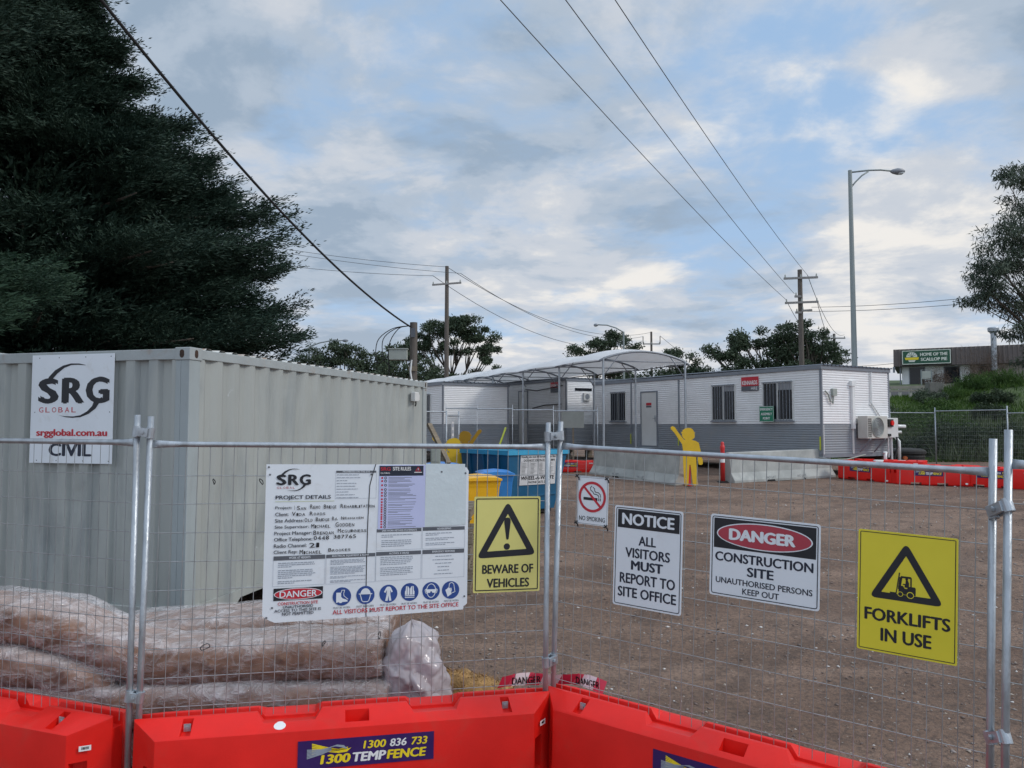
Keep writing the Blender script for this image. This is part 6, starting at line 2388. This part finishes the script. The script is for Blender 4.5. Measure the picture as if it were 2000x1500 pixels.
crown_tree('gum_tree', 'small sparse gum tree with bare limbs right of the double crossarm pole', (32.4, 78, .8), [(-.6, 0, 9.0, .8, .8, 1.0, .6), (1.5, 0, 8.4, .9, .8, 1.2, .9), (-1.9, 0, 8.3, .7, .6, .6, .2)], M['gum'], M['palebark'], 29, per=620, trunk=(.16, .10), fork=.55, group=GB, leaf=(.16, .3), wd=(.04, .07))
for i, (x, y, h, wdt, lb) in enumerate(((-16.5, 72, 3.6, 5.0, 'far low tree belt end behind the container roof'), (2.0, 74, 3.9, 3.0, 'far low tree seen under the left part of the canopy'), (18.8, 76, 4.6, 3.6, 'far low tree peeping between the canopy end and the office roof'), (7.0, 74, 4.4, 4.6, 'far low tree seen beneath the middle of the canopy'))):
    crown_tree('tree', lb, (x, y, .8), [(0, 0, h, wdt * .5, 2, 1.5, 1.2), (-wdt * .4, 0, h * .8, wdt * .4, 2, 1.3, 1), (wdt * .45, 0, h * .85, wdt * .4, 2, 1.4, 1)], M['gum'], M['trunk'], 40 + i, per=1500, trunk=(.2, .1), group=GB, leaf=(.16, .34), wd=(.05, .08))
# near gum on the right edge, drooping leaves
crown_tree('gum_tree', 'large drooping gum tree reaching in from the right edge above the pie shop', (22.5, 28.5, 1.6), [(-3.2, 0, 10.1, .9, .9, .7, .7), (-2.4, .2, 9.2, 1.3, 1.2, 1.0, 1), (-3.5, -.2, 8.0, 1.4, 1.3, 1.0, 1.2), (-4.4, 0, 6.8, 1.3, 1.2, .9, 1.1), (-4.9, 0, 5.7, .8, .9, .7, .6), (-3.3, .2, 5.5, 1.4, 1.2, 1.0, 1.2), (-3.2, 0, 4.1, .9, 1.0, .8, .7), (-2.9, 0, 2.9, .7, .8, .8, .5), (-2.2, 0, 7.0, 1.8, 1.6, 1.5, 1.4), (-1.2, 0, 10.0, 1.5, 1.4, 1.0, .8)],
           M['gumnear'], M['trunk'], 31, per=3100, hang=1.1, trunk=(.20, .06), fork=.42, leaf=(.12, .24), wd=(.012, .024), sub_=26, flatb=.6, shell=.35)

# ================================================================== EMBANKMENT, SHOP
EX, EY = np.arange(11.0, 120.01, 1.0), np.concatenate([np.arange(30.0, 48.0, .5), np.arange(48, 110, 4.0)])


def bank_z(x, y):
    foot = 30.6 + .10 * (x - 14)
    crest = 2.3 + float(np.interp(x, [14, 22, 25, 29, 45, 120], [1.30, 1.42, 1.75, 2.35, 2.8, 3.2]))
    f = min(1, max(0, (y - foot) / 12.0))
    f = f * f * (3 - 2 * f)
    side = min(1, max(0, (x - 11.5) / 5.0))
    z = .70 + (crest - .70) * f * side + max(0, y - 46) * .055 * side
    if 0 < f < 1:
        z += .10 * math.sin(x * .9 + y * .5) * math.sin(y * .8) * side
    return z


V = np.array([(x, y, bank_z(x, y)) for y in EY for x in EX])
idx = np.arange(len(V)).reshape(len(EY), len(EX))
F = np.stack([idx[:-1, :-1], idx[:-1, 1:], idx[1:, 1:], idx[1:, :-1]], -1).reshape(-1, 4)
bk = obj('embankment', np_mesh('embankment', V, F, mat('grassy_soil', (0.055, 0.085, 0.028), 0.95, 0, .4, 1.2, .6, 8), None, True))
struct(bk)


def blades(n, xr, yr, ln, wdd, m_, name, label, cat, seed, lean=.35, dens=None, cross=0):
    g = np.random.default_rng(seed)
    x = g.uniform(*xr, n)
    y = g.uniform(*yr, n)
    if dens:
        k = np.array([dens(a, b_) for a, b_ in zip(x, y)]) > g.random(n)
        x, y = x[k], y[k]
        n = len(x)
    z = np.array([bank_z(a, b_) for a, b_ in zip(x, y)]) - .03
    P = np.stack([x, y, z], -1)
    D = unit(np.stack([g.normal(0, lean, n), g.normal(0, lean, n), np.ones(n)], -1)) * g.uniform(*ln, n)[:, None]
    a = g.random(n) * np.pi
    S = np.stack([np.cos(a), np.sin(a), 0 * a], -1) * g.uniform(*wdd, n)[:, None]
    V, F = cards(P, D, S)
    o = obj(name, np_mesh(name, V, F, m_))
    return tag(o, label, cat, kind='stuff')


blades(60000, (13, 48), (31, 46.5), (.12, .38), (.015, .035), M['grassm'], 'grass', 'bright green grass covering the bank below the shop', 'grass', 51, .35, lambda x, y: .35 + .65 * (math.sin(x * .7 + 1) * math.sin(y * .6 + x * .2) > -.35))
blades(22000, (17.5, 40), (31.0, 37.5), (.5, 1.25), (.010, .022), M['reeds'], 'reeds', 'long drooping grey green reeds low on the bank behind the fence', 'reeds', 52, .55, lambda x, y: .2 + .8 * (math.sin(x * 1.9) * math.sin(y * 1.7 + x) > -.2))


def shrub(label, x, y, rx, ry, rz, m_, seed, n=4200, leaf=(.07, .15), wd=(.02, .04), nm='shrub', up=0.0, group='shrubs on the green bank'):
    g = np.random.default_rng(seed)
    t = thing(nm, label, 'shrub', (x, y, bank_z(x, y) - .05), group=group)
    nsub = 16
    dd = unit(g.normal(0, 1, (nsub, 3)))
    dd[:, 2] = np.abs(dd[:, 2])
    cc = dd * np.array([rx, ry, rz]) * g.uniform(.35, .85, (nsub, 1))
    own = g.integers(0, nsub, n)
    P = cc[own] + unit(g.normal(0, 1, (n, 3))) * (g.random(n) ** .5 * .38 * (rx + rz) / 2)[:, None]
    P[:, 2] = np.abs(P[:, 2])
    D = unit(g.normal(0, 1, (n, 3)) + np.array([0, 0, up])) * g.uniform(*leaf, n)[:, None]
    S = unit(np.cross(D, g.normal(0, 1, (n, 3)))) * g.uniform(*wd, n)[:, None]
    V, F = cards(P, D, S)
    obj('foliage', np_mesh('foliage', V, F, m_), t)
    tm = MB()
    random.seed(seed)
    for q in range(7):
        limb(tm, (0, 0, -.05), tuple(cc[q]), .03, .006, .1, 3, 5)
    tm.build('stems', M['trunk'], t, True)


shrub('bright green hedge like shrub above the fence just right of the office end', 19.3, 36.0, 2.4, 1.6, 1.15, M['shrub'], 61, 9000)
shrub('bright green shrub on the bank left of the concrete road pillar', 21.4, 38.5, 1.6, 1.4, .95, M['shrub'], 62, 6000)
shrub('dark purple green shrub in the middle of the bank', 23.6, 38.5, 1.2, 1.0, .9, M['darkshrub'], 63)
shrub('dark shrub on the right part of the bank below the crest', 27.5, 38.0, 1.4, 1.0, .85, M['darkshrub'], 64)
shrub('dark shrub at the far right of the bank', 31.0, 39.0, 1.4, 1.0, 1.0, M['darkshrub'], 65)
shrub('dark green shrub behind the fence at the foot of the bank', 19.0, 32.8, 1.9, 1.0, 1.5, M['darkshrub'], 66, 7000)
shrub('dark leafy shrub low behind the middle fence panel', 21.5, 33.0, 1.6, 1.0, 1.0, M['darkshrub'], 67, 6000)
shrub('dark leafy shrub low behind the right fence panel', 24.5, 33.0, 1.9, 1.0, 1.15, M['darkshrub'], 68, 6000)
for i_, (sx_, sy_, sr_, lb_) in enumerate(((17.4, 33.2, 1.4, 'dark scrubby bush behind the pipes at the end of the right office'), (20.2, 34.6, 1.7, 'dark scrubby bush part way up the bank behind the first fence panel'), (22.8, 35.2, 1.6, 'dark scrubby bush behind the middle of the bank fence'),
                                        (25.8, 35.4, 1.5, 'dark scrubby bush just left of the right post pair, up the bank'), (28.4, 34.6, 1.8, 'dark scrubby bush at the right edge behind the fence'), (25.4, 40.6, 1.1, 'dark scrubby bush below the crest under the exhaust flue'))):
    shrub(lb_, sx_, sy_, sr_, 1.0, sr_ * .62, M['darkshrub'], 80 + i_, 6500)
for i_, (sx_, sy_, sr_, lb_) in enumerate(((18.2, 38.6, 1.3, 'olive bush high on the bank beside the office corner'), (26.6, 36.6, 1.5, 'olive bush half way up the bank right of the bright shrubs'), (30.2, 36.8, 1.6, 'olive bush half way up the bank at the right edge'), (22.4, 41.3, 1.2, 'olive bush just below the road edge left of the dark pillar'))):
    shrub(lb_, sx_, sy_, sr_, 1.0, sr_ * .6, M['gum'], 90 + i_, 5500, (.08, .2), (.012, .03))
shrub('tall weedy grass clump on the crest of the bank', 27.2, 43.5, 2.6, 1.2, .75, M['shrub'], 69, 7000, (.15, .4), (.008, .02), 'weed_clump', 1.5)
shrub('long weedy grass clump along the crest at the right', 32.0, 43.5, 3.0, 1.2, .8, M['shrub'], 70, 7000, (.15, .4), (.008, .02), 'weed_clump', 1.5)
shrub('low weedy clump on the crest beside the pillar', 24.2, 42.5, 1.6, 1.0, .55, M['shrub'], 71, 4000, (.12, .3), (.008, .02), 'weed_clump', 1.5)
shrub('leafless reddish brown bush in front of the pie shop wall', 33.2, 54.0, 1.9, 1.2, 3.0, M['dryshrub'], 72, 3500, (.12, .45), (.005, .012), 'bare_bush', 1.2)
shrub('low reddish brown bush beside the stone wall of the pie shop', 29.6, 53.5, 1.3, 1.0, 1.3, M['dryshrub'], 73, 2200, (.1, .35), (.005, .012), 'bare_bush', 1.2)

# road edge: guard rail on the crest with a concrete pillar
gl = thing('guard_rail', 'low grey guard rail along the top of the bank', 'guard rail', (22.0, 44.0, bank_z(22, 44)))
m = MB()
base = Vector(gl.location)
A_ = [Vector(p) - base for p in ((20.935, 42.500, 4.368), (23.228, 43.500, 4.446), (26.738, 45.000, 4.700), (31.333, 46.000, 4.999))]
for i in range(3):
    for dz, hh_ in ((.0, .17), (-.19, .10)):
        m.beam(A_[i] + Vector((0, 0, dz)), A_[i + 1] + Vector((0, 0, dz)), .05, hh_)
m.build('rail', mat('weathered_rail', (0.20, 0.20, 0.175), .7, .2, .2, 2), gl)
m = MB()
for i in range(3):
    for f in (0, .33, .66):
        p = A_[i] + (A_[i + 1] - A_[i]) * f
        m.box(p.x - .06, p.x + .06, p.y + .03, p.y + .15, p.z - 1.2, p.z + .08)
m.build('rail_post', mat('rail_post_paint', (0.50, 0.50, 0.46), .7), gl)
p = Vector((23.016, 42.000, 3.418))
o = MB().box(-.15, .27, 0, .5, -.9, 1.22).box(.27, .66, .05, .5, -.9, 1.20).build('concrete_pillar', mat('dark_weathered_concrete', (.15, .15, .135), .9, 0, .25, 4, .4, 30), None, bevel=.02)
o.location = p
tag(o, 'square concrete pillar standing in front of the guard rail', 'pillar')
fr_ = thing('road_frame', 'grey pipe frame with a small blank panel above the guard rail', 'frame', (24.559, 46.000, 4.446))
MB().tube([(0, 0, 0), (0, 0, 1.15), (.62, 0, 1.12), (.62, 0, .0)], .035, 6).tube([(0, 0, .62), (.62, 0, .58)], .03, 6).build('frame', M['lamppole'], fr_)
MB().box(.05, .57, -.02, .01, .66, 1.08).build('panel', M['box_grey'], fr_)
# road surface on top of the bank
rd = MB()
xs_ = np.linspace(17, 118, 40)
rings = []
for x in xs_:
    rings.append([(x, 47.5, bank_z(x, 47.5) + .03), (x, 52.0, bank_z(x, 52.0) + .05)])
rd.loft(rings, closed=False, cap=False)
struct(rd.build('road', M['asphalt']))

# the shop
shp = Vector((30.525, 60.000, 5.580))
SX = Vector((.88, -.475, 0))
SX.z = 0
SX.normalize()
sm_ = frame((shp.x, shp.y, shp.z - .52), SX)
sh = thing('shop_building', 'single storey shop with brown mansard roof and green sign on the bank', 'shop', mtx=sm_)
BWd, WH = 16.0, 1.85
MB().box(0, 4.6, 0, 8, 0, WH).build('white_wall', M['siding'], sh)
MB().box(4.6, BWd, .0, 8, 0, WH).build('stone_wall', M['stone'], sh)
for x0, x1 in ((.55, 1.55), (2.9, 3.9), (5.2, 6.2), (8.3, 9.4), (11.0, 12.2)):
    wi = MB()
    wi.box(x0 - .05, x1 + .05, -.05, -.005, .10, .16).box(x0 - .05, x1 + .05, -.05, -.005, 1.65, 1.71).box(x0 - .05, x0, -.05, -.005, .16, 1.65).box(x1, x1 + .05, -.05, -.005, .16, 1.65)
    wi = wi.build('window', M['trim'], sh)
    MB().box(x0, x1, -.03, -.008, .16, 1.65).build('pane', M['glass'], wi)
m = MB()
xx = -.55
prof_top = []
z0_, z1_ = WH - .08, WH + 1.28
pts0, pts1 = [], []
while xx < BWd + .5:
    for dx, dy in ((0, 0), (.06, -.05), (.12, -.05), (.18, 0)):
        pts0.append((xx + dx, -.75 + dy, z0_))
        pts1.append((xx + dx, -.30 + dy, z1_))
    xx += .30
m.loft([pts0, pts1], closed=False, cap=False)
m.add([(-.55, -.75, z0_), (-.20, -.30, z1_), (-.20, 8.3, z1_), (-.55, 8.7, z0_)], [(3, 2, 1, 0)])
m.add([(-.55, -.75, z0_), (BWd + .6, -.75, z0_), (BWd + .6, 8.7, z0_), (-.55, 8.7, z0_)], [(0, 3, 2, 1)])
m.add([(-.20, -.30, z1_), (BWd + .3, -.30, z1_), (BWd + .3, 8.3, z1_), (-.20, 8.3, z1_)], [(0, 1, 2, 3)])
m.build('roof', M['brownroof'], sh)
MB().box(-.6, -.45, -.75, -.6, WH - .55, WH - .1).tube([(-.1, -.4, 0), (-.1, -.4, WH)], .05, 6).build('downpipe', M['trim'], sh)
sg = thing('shop_sign', 'green and cream sign with a round badge and block letters on the brown roof', 'sign', mtx=frame(sm_ @ Vector((0.05, -.86, WH + .02)), SX))
SWd, SHt = 3.30, 1.10
MB().box(0, SWd, -.04, .1, 0, SHt).build('sheet', M['signgreen'], sg)
MB().ring([(0.02, .02), (SWd - .02, .02), (SWd - .02, SHt - .02), (.02, SHt - .02)], [(.07, .07), (SWd - .07, .07), (SWd - .07, SHt - .07), (.07, SHt - .07)], -.046).build('border', M['cream'], sg)
q = MB()
text(q, 'HOME OF THE', 1.25, SWd - .22, .63, .88, -.046, 0, .045)
text(q, 'SCALLOP PIE', 1.28, SWd - .25, .25, .50, -.046, 0, .045)
q.build('lettering', M['cream'], sg)
q = MB()
q.flat([(.68 + .38 * math.cos(a), .58 + .38 * math.sin(a)) for a in [i * math.pi / 14 for i in range(15)]], -.046, 0)
q.flat([(.20, .55), (1.16, .55), (1.12, .36), (.24, .36)], -.050, 1)
q.flat([(.42, .34), (.94, .34), (.86, .20), (.50, .20)], -.048, 0)
for i in range(5):
    a = math.pi * (.15 + .175 * i)
    stroke(q, [(.68, .60), (.68 + .33 * math.cos(a), .60 + .33 * math.sin(a))], .03, -.050, 2)
q.build('badge', [M['cream'], M['yellowprint'], M['signgreen']], sg)
fl_ = thing('exhaust_flue', 'tall galvanised exhaust flue with a wide cap on the shop front', 'flue', mtx=frame(sm_ @ Vector((6.1, -.95, 1.25)), SX))
MB().tube([(0, 0, 0), (0, 0, 2.75)], .19, 16).build('pipe', M['galv'], fl_, angle=40)
MB().tube([(0, 0, 2.72), (0, 0, 2.80), (0, 0, 2.86), (0, 0, 3.10), (0, 0, 3.16)], [.22, .25, .36, .38, .34], 18).build('cap', M['galv'], fl_, angle=30)

# ================================================================== POLES AND WIRES


def pole(name, label, top, zb, r0, r1, m_, arms=(), mtag='power pole', group=None):
    t = thing(name, label, mtag, (top[0], top[1], zb), group=group)
    H_ = top[2] - zb
    MB().tube([(0, 0, -.2), (0, 0, H_ * .5), (0, 0, H_)], [r0, (r0 + r1) / 2, r1], 12).build('post', m_, t, angle=40)
    for (zo, x0, x1, tilt) in arms:
        m = MB()
        m.beam((x0, -.14, zo - tilt), (x1, -.14, zo + tilt), .10, .12)
        am = m.build('crossarm', M['polepale'], t)
        for x in np.linspace(x0 + .08, x1 - .08, 3 if x1 - x0 > 1.2 else 1):
            MB().tube([(x, -.14, zo + .05 + tilt * (x / max(abs(x0), x1))), (x, -.14, zo + .22 + tilt * (x / max(abs(x0), x1)))], [.05, .035], 8).build('insulator', M['box_grey'], am)
    return t


def wire(label, pts, r, sagv=0.0, n=22, m_='line', group='overhead wires'):
    """pts: supports; each span hangs in a shallow curve"""
    out = []
    for i in range(len(pts) - 1):
        a, b_ = Vector(pts[i]), Vector(pts[i + 1])
        for k in range(n if i < len(pts) - 2 else n + 1):
            f = k / n
            out.append(a + (b_ - a) * f - Vector((0, 0, 4 * sagv * f * (1 - f))))
    o = MB().tube(out, r, 6).build('overhead_wire' if m_ == 'line' else 'service_cable', M[m_], None, True)
    return tag(o, label, 'wire', group if m_ == 'line' else None)


PB_ = (-4.702, 55.000, 13.760)
pole('power_pole', 'weathered timber power pole with one short crossarm, left of the canopy', PB_, .8, .20, .13, M['polewood'], [(11.65, -1.05, 1.05, .08)])
PC_ = (17.019, 45.000, 11.463)
pole('power_pole', 'tall timber power pole with two long crossarms above the right office', PC_, .8, .17, .13, M['polewood'], [(10.15, -1.0, 1.0, .04), (8.70, -.95, 1.0, .04), (9.05, -.38, .0, 0), (8.22, .0, .62, .02), (8.10, -.35, .0, .0)])
PD_ = (33.712, 80.000, 11.827)
pole('power_pole', 'distant timber power pole with crossarm, left of the tall lamp post', PD_, .8, .18, .13, M['polewood'], [(10.55, -1.1, 1.1, .0), (9.4, -.6, .6, 0)])
PE_ = (16.403, 90.000, 13.260)
t = pole('power_pole', 'distant pole with a U shaped crossarm above the white canopy', PE_, .8, .18, .12, M['polewood'], [(11.0, -1.0, 1.0, .0)])
for x in (-1.0, 1.0):
    MB().tube([(x, -.14, 11.0), (x, -.14, 11.9)], .05, 6).build('insulator', M['polewood'], t)
# small pole with the meter box
PS_ = (-2.575, 20.000, 4.978)
t = pole('meter_pole', 'short thick timber pole with a grey box behind the far end of the container', PS_, .6, .105, .098, M['polewood'])
bx0 = Vector((-3.186, 19.850, 3.983)) - Vector((PS_[0], PS_[1], .6))
m = MB().box(bx0.x, bx0.x + .47, -.22, -.02, bx0.z, bx0.z + .27)
mb2 = m.build('meter_box', M['box_grey'], t, bevel=.01)
MB().box(bx0.x - .02, bx0.x + .49, -.24, -.0, bx0.z + .27, bx0.z + .30).build('lid', M['box_grey'], mb2)
MB().tube([(-.03, -.13, bx0.z), (-.06, -.13, bx0.z - .3), (.0, -.12, bx0.z - .7), (.0, -.12, .1)], .025, 6).build('conduit', M['pvc'], t)
MB().box(-.06, .06, -.115, -.10, 3.98, 4.22).build('number_plate', M['greyprint'], t)
MB().box(-.11, .11, -.125, -.09, 3.10, 3.22).build('timber_block', M['wood'], t)
m = MB()
for k, (dx, dz) in enumerate(((-.85, -.75), (-.70, -.65), (-.55, -.95))):
    a = Vector((-.08, -.1, 4.28))
    b_ = Vector((-.15 - .1 * k, -.1, bx0.z + .25 - .25 * k))
    pts = [a, a + Vector((dx * .55, 0, -.08)), a + Vector((dx, 0, dz * .55)), a + Vector((dx * .98, 0, dz * 1.3)), b_ + Vector((-.35, 0, -.15 * k))]
    sm2 = []
    for i in range(len(pts) - 1):
        for q_ in range(5):
            f = q_ / 5
            p0, p1 = pts[max(i - 1, 0)], pts[i]
            p2, p3 = pts[i + 1], pts[min(i + 2, len(pts) - 1)]
            sm2.append(.5 * ((2 * p1) + (-p0 + p2) * f + (2 * p0 - 5 * p1 + 4 * p2 - p3) * f ** 2 + (-p0 + 3 * p1 - 3 * p2 + p3) * f ** 3))
    sm2.append(pts[-1])
    m.tube(sm2, .012, 5)
m.build('looped_cables', M['cable'], t, True)
wire('thick black service cable running from the top left down to the meter pole', [(-5.025, 8.600, 7.554), (PS_[0] - .08, PS_[1] - .12, PS_[2] - .12)], .022, .42, 30, 'cable')

# street lamps


def lamp(label, top, zb, r0, r1, arm, rise, m_='lamppole', head=.55, double=True):
    t = thing('street_lamp', label, 'street lamp', (top[0], top[1], zb))
    H_ = top[2] - zb
    MB().tube([(0, 0, -.1), (0, 0, H_ * .5), (0, 0, H_)], [r0, (r0 + r1) / 2, r1], 14).build('post', M[m_], t, angle=40)
    s = 1 if arm > 0 else -1
    m = MB()
    if double:
        m.tube([(0, 0, H_ - .08), (arm * .45, 0, H_ - .02 + rise * .6), (arm * .75, 0, H_ - .02 + rise), (arm, 0, H_ - .06 + rise)], .035, 8)
        m.tube([(0, 0, H_ - .72), (arm * .12, 0, H_ - .48), (arm * .28, 0, H_ - .22), (arm * .45, 0, H_ - .06 + rise * .5)], .03, 8)
    else:
        m.tube([(0, 0, H_ - .05), (arm * .3, 0, H_ + rise * .55), (arm * .65, 0, H_ + rise * .95), (arm, 0, H_ + rise)], .05, 8)
    m.build('arm', M[m_], t, True)
    z = H_ - .06 + rise if double else H_ + rise
    hm = MB()
    rings = []
    for f, w_, hh_ in ((0, .05, .05), (.15, .10, .09), (.45, .15, .13), (.8, .13, .10), (1, .05, .04)):
        x = arm + s * head * f
        rings.append([(x, w_ * math.cos(a), z - .02 + hh_ * math.sin(a)) for a in [i * math.pi / 6 for i in range(12)]])
    hd = hm.loft(rings).build('lamp_head', M['trim'], t, True)
    MB().loft([[(arm + s * head * f, w_ * math.cos(a), z - .07 + hh_ * math.sin(a)) for a in [i * math.pi / 6 for i in range(12)]] for f, w_, hh_ in ((.3, .04, .03), (.5, .12, .09), (.8, .11, .08), (.95, .03, .02))]).build('lens', M['sleeve'], hd, True)
    return t


lamp('tall grey lamp post with a curved bracket, standing behind the right office', (13.418, 30.000, 12.390), .8, .125, .075, 1.62, .04)
lamp('distant lamp post with its arm pointing left above the white canopy', (8.764, 60.000, 9.606), .8, .09, .07, -2.0, .55, head=.35, double=False)
lamp('distant lamp post whose thin arm shows beside the cypress tips', (-15.904, 60.000, 8.476), .8, .09, .07, 2.6, .45, head=.45, double=False)

# conductors
c_off = Vector((0, -.14, 0))
PCv, PDv, PBv, PEv = Vector(PC_), Vector(PD_), Vector(PB_), Vector(PE_)
wire('upper conductor to the right end of the top crossarm of the tall double crossarm pole', [(1.969, 15.500, 11.385), PCv + Vector((.4, -.14, -.35))], .012, .25)
wire('middle conductor to the short bracket of the tall double crossarm pole', [(0.958, 15.500, 11.331), PCv + Vector((-.4, -.14, -1.45))], .012, .25)
wire('left conductor to the left end of the lower crossarm of the tall double crossarm pole', [(-0.479, 15.500, 11.385), PCv + Vector((-.9, -.14, -1.80))], .012, .25)
wire('conductor sagging from the upper crossarm to the distant pole on the right', [PCv + Vector((.4, -.14, -.35)), PDv + Vector((1.0, -.14, -.1))], .018, 1.2)
wire('conductor sagging from the lower crossarm to the distant pole on the right', [PCv + Vector((.9, -.14, -1.75)), PDv + Vector((.0, -.14, -.1))], .018, 1.2)
wire('conductor sagging from the left arm end to the distant pole', [PCv + Vector((-.9, -.14, -1.80)), PDv + Vector((-1.0, -.14, -.1))], .018, 1.2)
wire('upper of two wires running right from the double crossarm pole to the gum tree', [PCv + Vector((.6, -.14, -2.25)), (21.761, 36.000, 8.312), (22.175, 30.000, 7.574)], .014, .10)
wire('lower of two wires running right from the double crossarm pole to the gum tree', [PCv + Vector((.3, -.14, -2.5)), (21.753, 36.000, 8.044), (22.165, 30.000, 7.330)], .014, .10)
wire('top wire running left from the near single crossarm pole to the cypress', [(-20.915, 50.000, 14.933), PBv + Vector((0, 0, -.05))], .016, .3)
wire('middle wire running left from the near single crossarm pole to the cypress', [(-20.910, 50.000, 14.694), PBv + Vector((1.0, -.14, -.55))], .016, .3)
wire('lower wire running left from the near single crossarm pole to the cypress', [(-20.885, 50.000, 13.569), PBv + Vector((-1.0, -.14, -.72))], .016, .3)
wire('upper wire from the near single crossarm pole sagging to the distant U crossarm pole', [PBv + Vector((0, 0, -.05)), PEv + Vector((-.1, -.1, -.1))], .020, 2.0)
wire('middle wire from the near single crossarm pole sagging to the distant U crossarm pole', [PBv + Vector((1.0, -.14, -.55)), PEv + Vector((-1.0, -.14, -.6))], .020, 1.8)
wire('lower wire from the near single crossarm pole sagging to the distant U crossarm pole', [PBv + Vector((-1.0, -.14, -.72)), PEv + Vector((-1.0, -.14, -1.2))], .020, 2.4)
wire('distant wire falling away to the right of the U crossarm pole', [PEv + Vector((1.0, -.14, -.5)), (29.457, 105.000, 8.954)], .022, .6)
wire('distant low wire between the tall lamp post and the pie shop', [(30.081, 75.000, 8.107), (31.921, 62.000, 7.392)], .02, .2)
